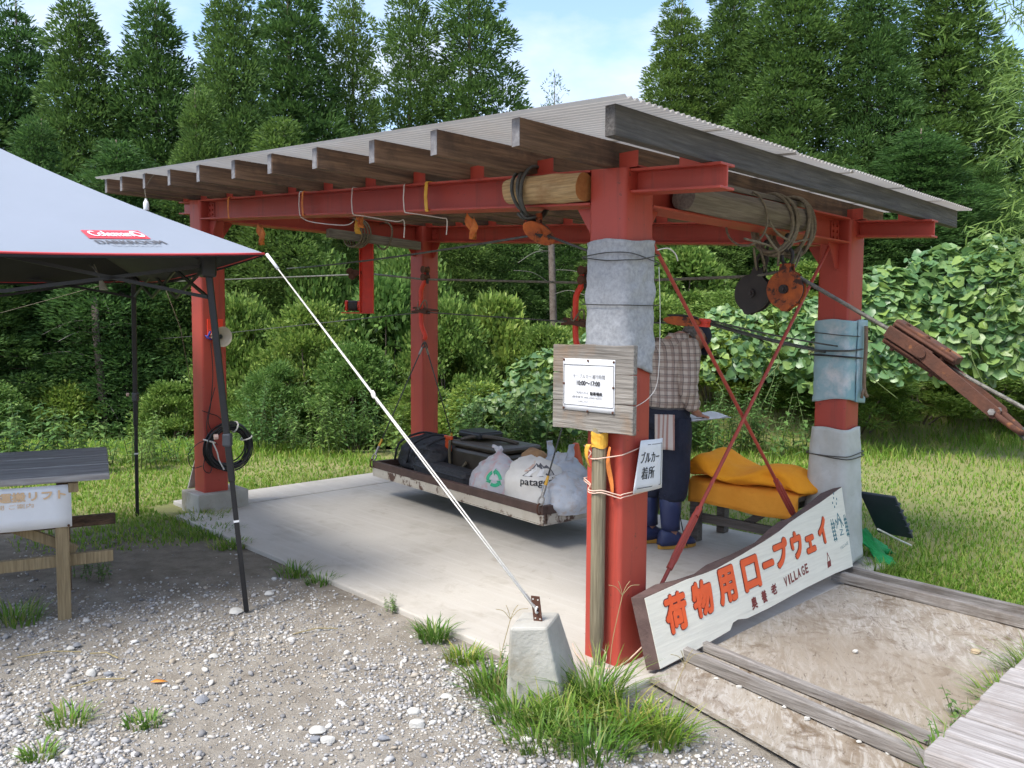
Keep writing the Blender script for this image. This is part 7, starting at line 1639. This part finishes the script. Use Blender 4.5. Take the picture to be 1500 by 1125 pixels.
# ------------------------------------------------------------------ gravel and stones
rng = np.random.default_rng(23)
def ico():
    t = (1 + 5 ** 0.5) / 2; v = np.array([(-1, t, 0), (1, t, 0), (-1, -t, 0), (1, -t, 0), (0, -1, t), (0, 1, t), (0, -1, -t), (0, 1, -t), (t, 0, -1), (t, 0, 1), (-t, 0, -1), (-t, 0, 1)], float); v = unit(v)
    f = [(0, 11, 5), (0, 5, 1), (0, 1, 7), (0, 7, 10), (0, 10, 11), (1, 5, 9), (5, 11, 4), (11, 10, 2), (10, 7, 6), (7, 1, 8), (3, 9, 4), (3, 4, 2), (3, 2, 6), (3, 6, 8), (3, 8, 9), (4, 9, 5), (2, 4, 11), (6, 2, 10), (8, 6, 7), (9, 8, 1)]
    return v, np.array(f)
iv, if_ = ico()
N0 = 150000
y = 1 / rng.uniform(1 / 6.0, 1 / 2.1, N0); x = rng.uniform(-0.72, 0.70, N0) * y
dx, dy = x - A0.x, y - A0.y; u = dx * U.x + dy * U.y; v = dx * V.x + dy * V.y
d1 = np.clip(1.25 * vnoise(x, y, 3.1, 1) + 0.5 * (vnoise(x, y, 8.3, 4) - 0.5) - 0.05, 0.22, 1)
den = d1 * np.clip((4.95 - y - 0.5 * (vnoise(x, y, 2, 9) - 0.5)) / 0.8, 0.10, 1)
ok = ((v < -0.26 + 0.03 * np.sin(9 * u)) | ((u < -0.2) & (v < -0.035 + 0.1 * (u + 0.165)))) & (rng.uniform(0, 1, N0) < den * 0.78) & ~((u < -0.12) & (v > -0.035 + 0.1 * (u + 0.165))) & ~((x > -0.02) & (x < 0.3) & (y > 3.08) & (y < 3.36))
x, y = x[ok], y[ok]; n = len(x)
sz = np.clip(np.where(rng.uniform(0, 1, n) < 0.45, rng.lognormal(math.log(0.0036), 0.25, n), rng.lognormal(math.log(0.0058), 0.42, n)), 0.0025, 0.018)
ROTS = rng.normal(size=(n, 4)); ROTS /= np.linalg.norm(ROTS, axis=1, keepdims=True)
def qrot(q, vecs):
    w, xyz = q[:, :1], q[:, 1:]; t = 2 * np.cross(xyz[:, None, :], vecs); return vecs + w[:, None, :] * t + np.cross(xyz[:, None, :], t)
sh_v = iv[None] * rng.uniform(0.55, 1.25, (n, 12, 1)) * rng.uniform(0.6, 1.2, (n, 1, 3))
sv = qrot(ROTS, sh_v) * sz[:, None, None] * np.array([1.15, 1.15, 0.75])
sv += np.stack([x, y, gz_v(x, y) + sz * 0.35], 1)[:, None, :]
idx = (np.arange(n)[:, None, None] * 12 + if_[None]).ravel()
m, nt, N, L, b = new_mat('gravel_stone'); g_ = N.new('ShaderNodeNewGeometry'); r_ = N.new('ShaderNodeValToRGB')
for i, (pz, c_) in enumerate([(0, (0.16, 0.157, 0.16)), (0.25, (0.28, 0.275, 0.275)), (0.5, (0.41, 0.40, 0.39)), (0.75, (0.55, 0.535, 0.51)), (0.9, (0.36, 0.31, 0.245)), (1.0, (0.74, 0.725, 0.695))]):
    e_ = r_.color_ramp.elements[i] if i < 2 else r_.color_ramp.elements.new(pz); e_.position = pz; e_.color = (*c_, 1)
L.new(g_.outputs['Random Per Island'], r_.inputs[0]); src = vec_src(nt, 'pos'); f_ = noise(nt, src, 160, 3, 0.6)
L.new(mixc(nt, f_, r_.outputs[0], r_.outputs[0]), b.inputs['Base Color']); b.inputs['Roughness'].default_value = 0.85
M['stone'] = m
go = np_mesh('gravel', sv.reshape(-1, 3), 3, idx, M['stone'], None, (0, 0, 0), 'stuff'); go['label'] = 'loose grey and white gravel on the ground in front of the slab'; go['category'] = 'gravel'
def rock(x, y, z, s_, c, label, group=None, seed=0, sq=0.7):
    rng = np.random.default_rng(seed); bm = MB(); me_v = []
    import bmesh
    b3_ = bmesh.new(); bmesh.ops.create_icosphere(b3_, subdivisions=2, radius=1.0); ph = rng.uniform(0, 6, 6)
    vs = [Vector(v.co) * (1 + 0.13 * math.sin(3 * v.co.x + ph[0]) + 0.12 * math.sin(4 * v.co.y + ph[1]) + 0.1 * math.sin(5 * v.co.z + ph[2])) for v in b3_.verts]; fs = [tuple(v.index for v in f.verts) for f in b3_.faces]; b3_.free()
    bm.add([Vector((x + v.x * s_ * 1.2, y + v.y * s_, z + (v.z + 0.6) * s_ * sq)) for v in vs], fs); tag(bm.build('stone', c, smooth='auto'), label, 'stone', group)
pale = mat('pale_stone', (0.55, 0.54, 0.51), (0.46, 0.45, 0.42), 40, 0.85, bs=0.4); tan = mat('tan_stone', (0.45, 0.36, 0.24), (0.38, 0.30, 0.2), 40, 0.85, bs=0.4); dgs = mat('blue_grey_stone', (0.20, 0.21, 0.23), (0.26, 0.27, 0.29), 40, 0.85, bs=0.4)
rock(-1.425, 4.15, -0.03, 0.030, pale, 'white fist-sized stone at the foot of the near tent leg', None, 1)
ru, rv = to_uv(2.149, 3.675); rock(2.149, 3.675, rz(ru, rv), 0.022, tan, 'flat tan stone lying on the large plywood sheet', None, 2, 0.5)
pp = P(-0.62, 0.95); rock(pp.x, pp.y, rz(-0.62, 0.95), 0.011, pale, 'small white pebble lying on the large plywood sheet', None, 3)
for k, (px, py, c_) in enumerate([(145, 967, dgs), (120, 965, pale), (285, 1006, dgs), (455, 1062, dgs), (475, 1063, pale), (460, 1050, pale), (560, 1060, dgs), (605, 1022, pale), (390, 852, pale), (100, 925, dgs), (305, 942, pale), (610, 1040, pale), (90, 930, pale), (655, 1000, pale)]):
    yy = CAM_H / ((py - 482) / 1195.3 + 0.0) * 0.995; yy = 1.4847 * 1195.3 / (py - 482 + 0.0066 * (750 - px)) * 0.935
    rock(ray_x(px, yy), yy, -0.032, 0.016 + 0.004 * (k % 3), c_, ['pale stone larger than the gravel around it', 'blue grey stone larger than the gravel around it'][c_ is dgs], ['pale stones in the gravel', 'blue grey stones in the gravel'][c_ is dgs], 10 + k)
for k in range(9):
    a = -0.25 - 0.1 * k; pp = P(a, 0.225 - 0.012 * (k % 2)); rock(pp.x, pp.y, rz(a, 0.22), 0.006 + 0.002 * (k % 3), pale, 'tiny white pebble caught along the timber runner', 'pebbles along the runner', 40 + k)
mb = MB(); lo = Vector((-1.47, 3.31, -0.022)); mb.add([lo + Vector(q) for q in ((-0.03, 0, 0), (-0.01, 0.012, 0.008), (0.02, 0.010, 0.006), (0.045, 0.002, 0.002), (0.015, -0.008, 0.004), (-0.012, -0.008, 0.003))], [(0, 5, 4, 1), (1, 4, 3, 2)]); tag(mb.build('fallen_leaf', mat('orange_leaf', (0.70, 0.28, 0.04), (0.6, 0.2, 0.03), 30, 0.7), smooth=True, solid=0.001), 'single bright orange fallen leaf on the gravel', 'leaf')
for k, (a, b_) in enumerate([((-1.80, 3.25), (-1.62, 3.34)), ((-2.2, 3.55), (-1.95, 3.62)), ((-1.05, 3.85), (-0.85, 3.93)), ((-1.9, 3.6), (-1.75, 3.55))]):
    mb = MB(); mb.tube([Vector((*a, -0.02)), Vector(((a[0] + b_[0]) / 2, (a[1] + b_[1]) / 2 + 0.02, -0.012)), Vector((*b_, -0.02))], 0.003, 5); tag(mb.build('dry_straw', sm), 'dry straw stalk lying on the gravel', 'straw', 'straws on the gravel')
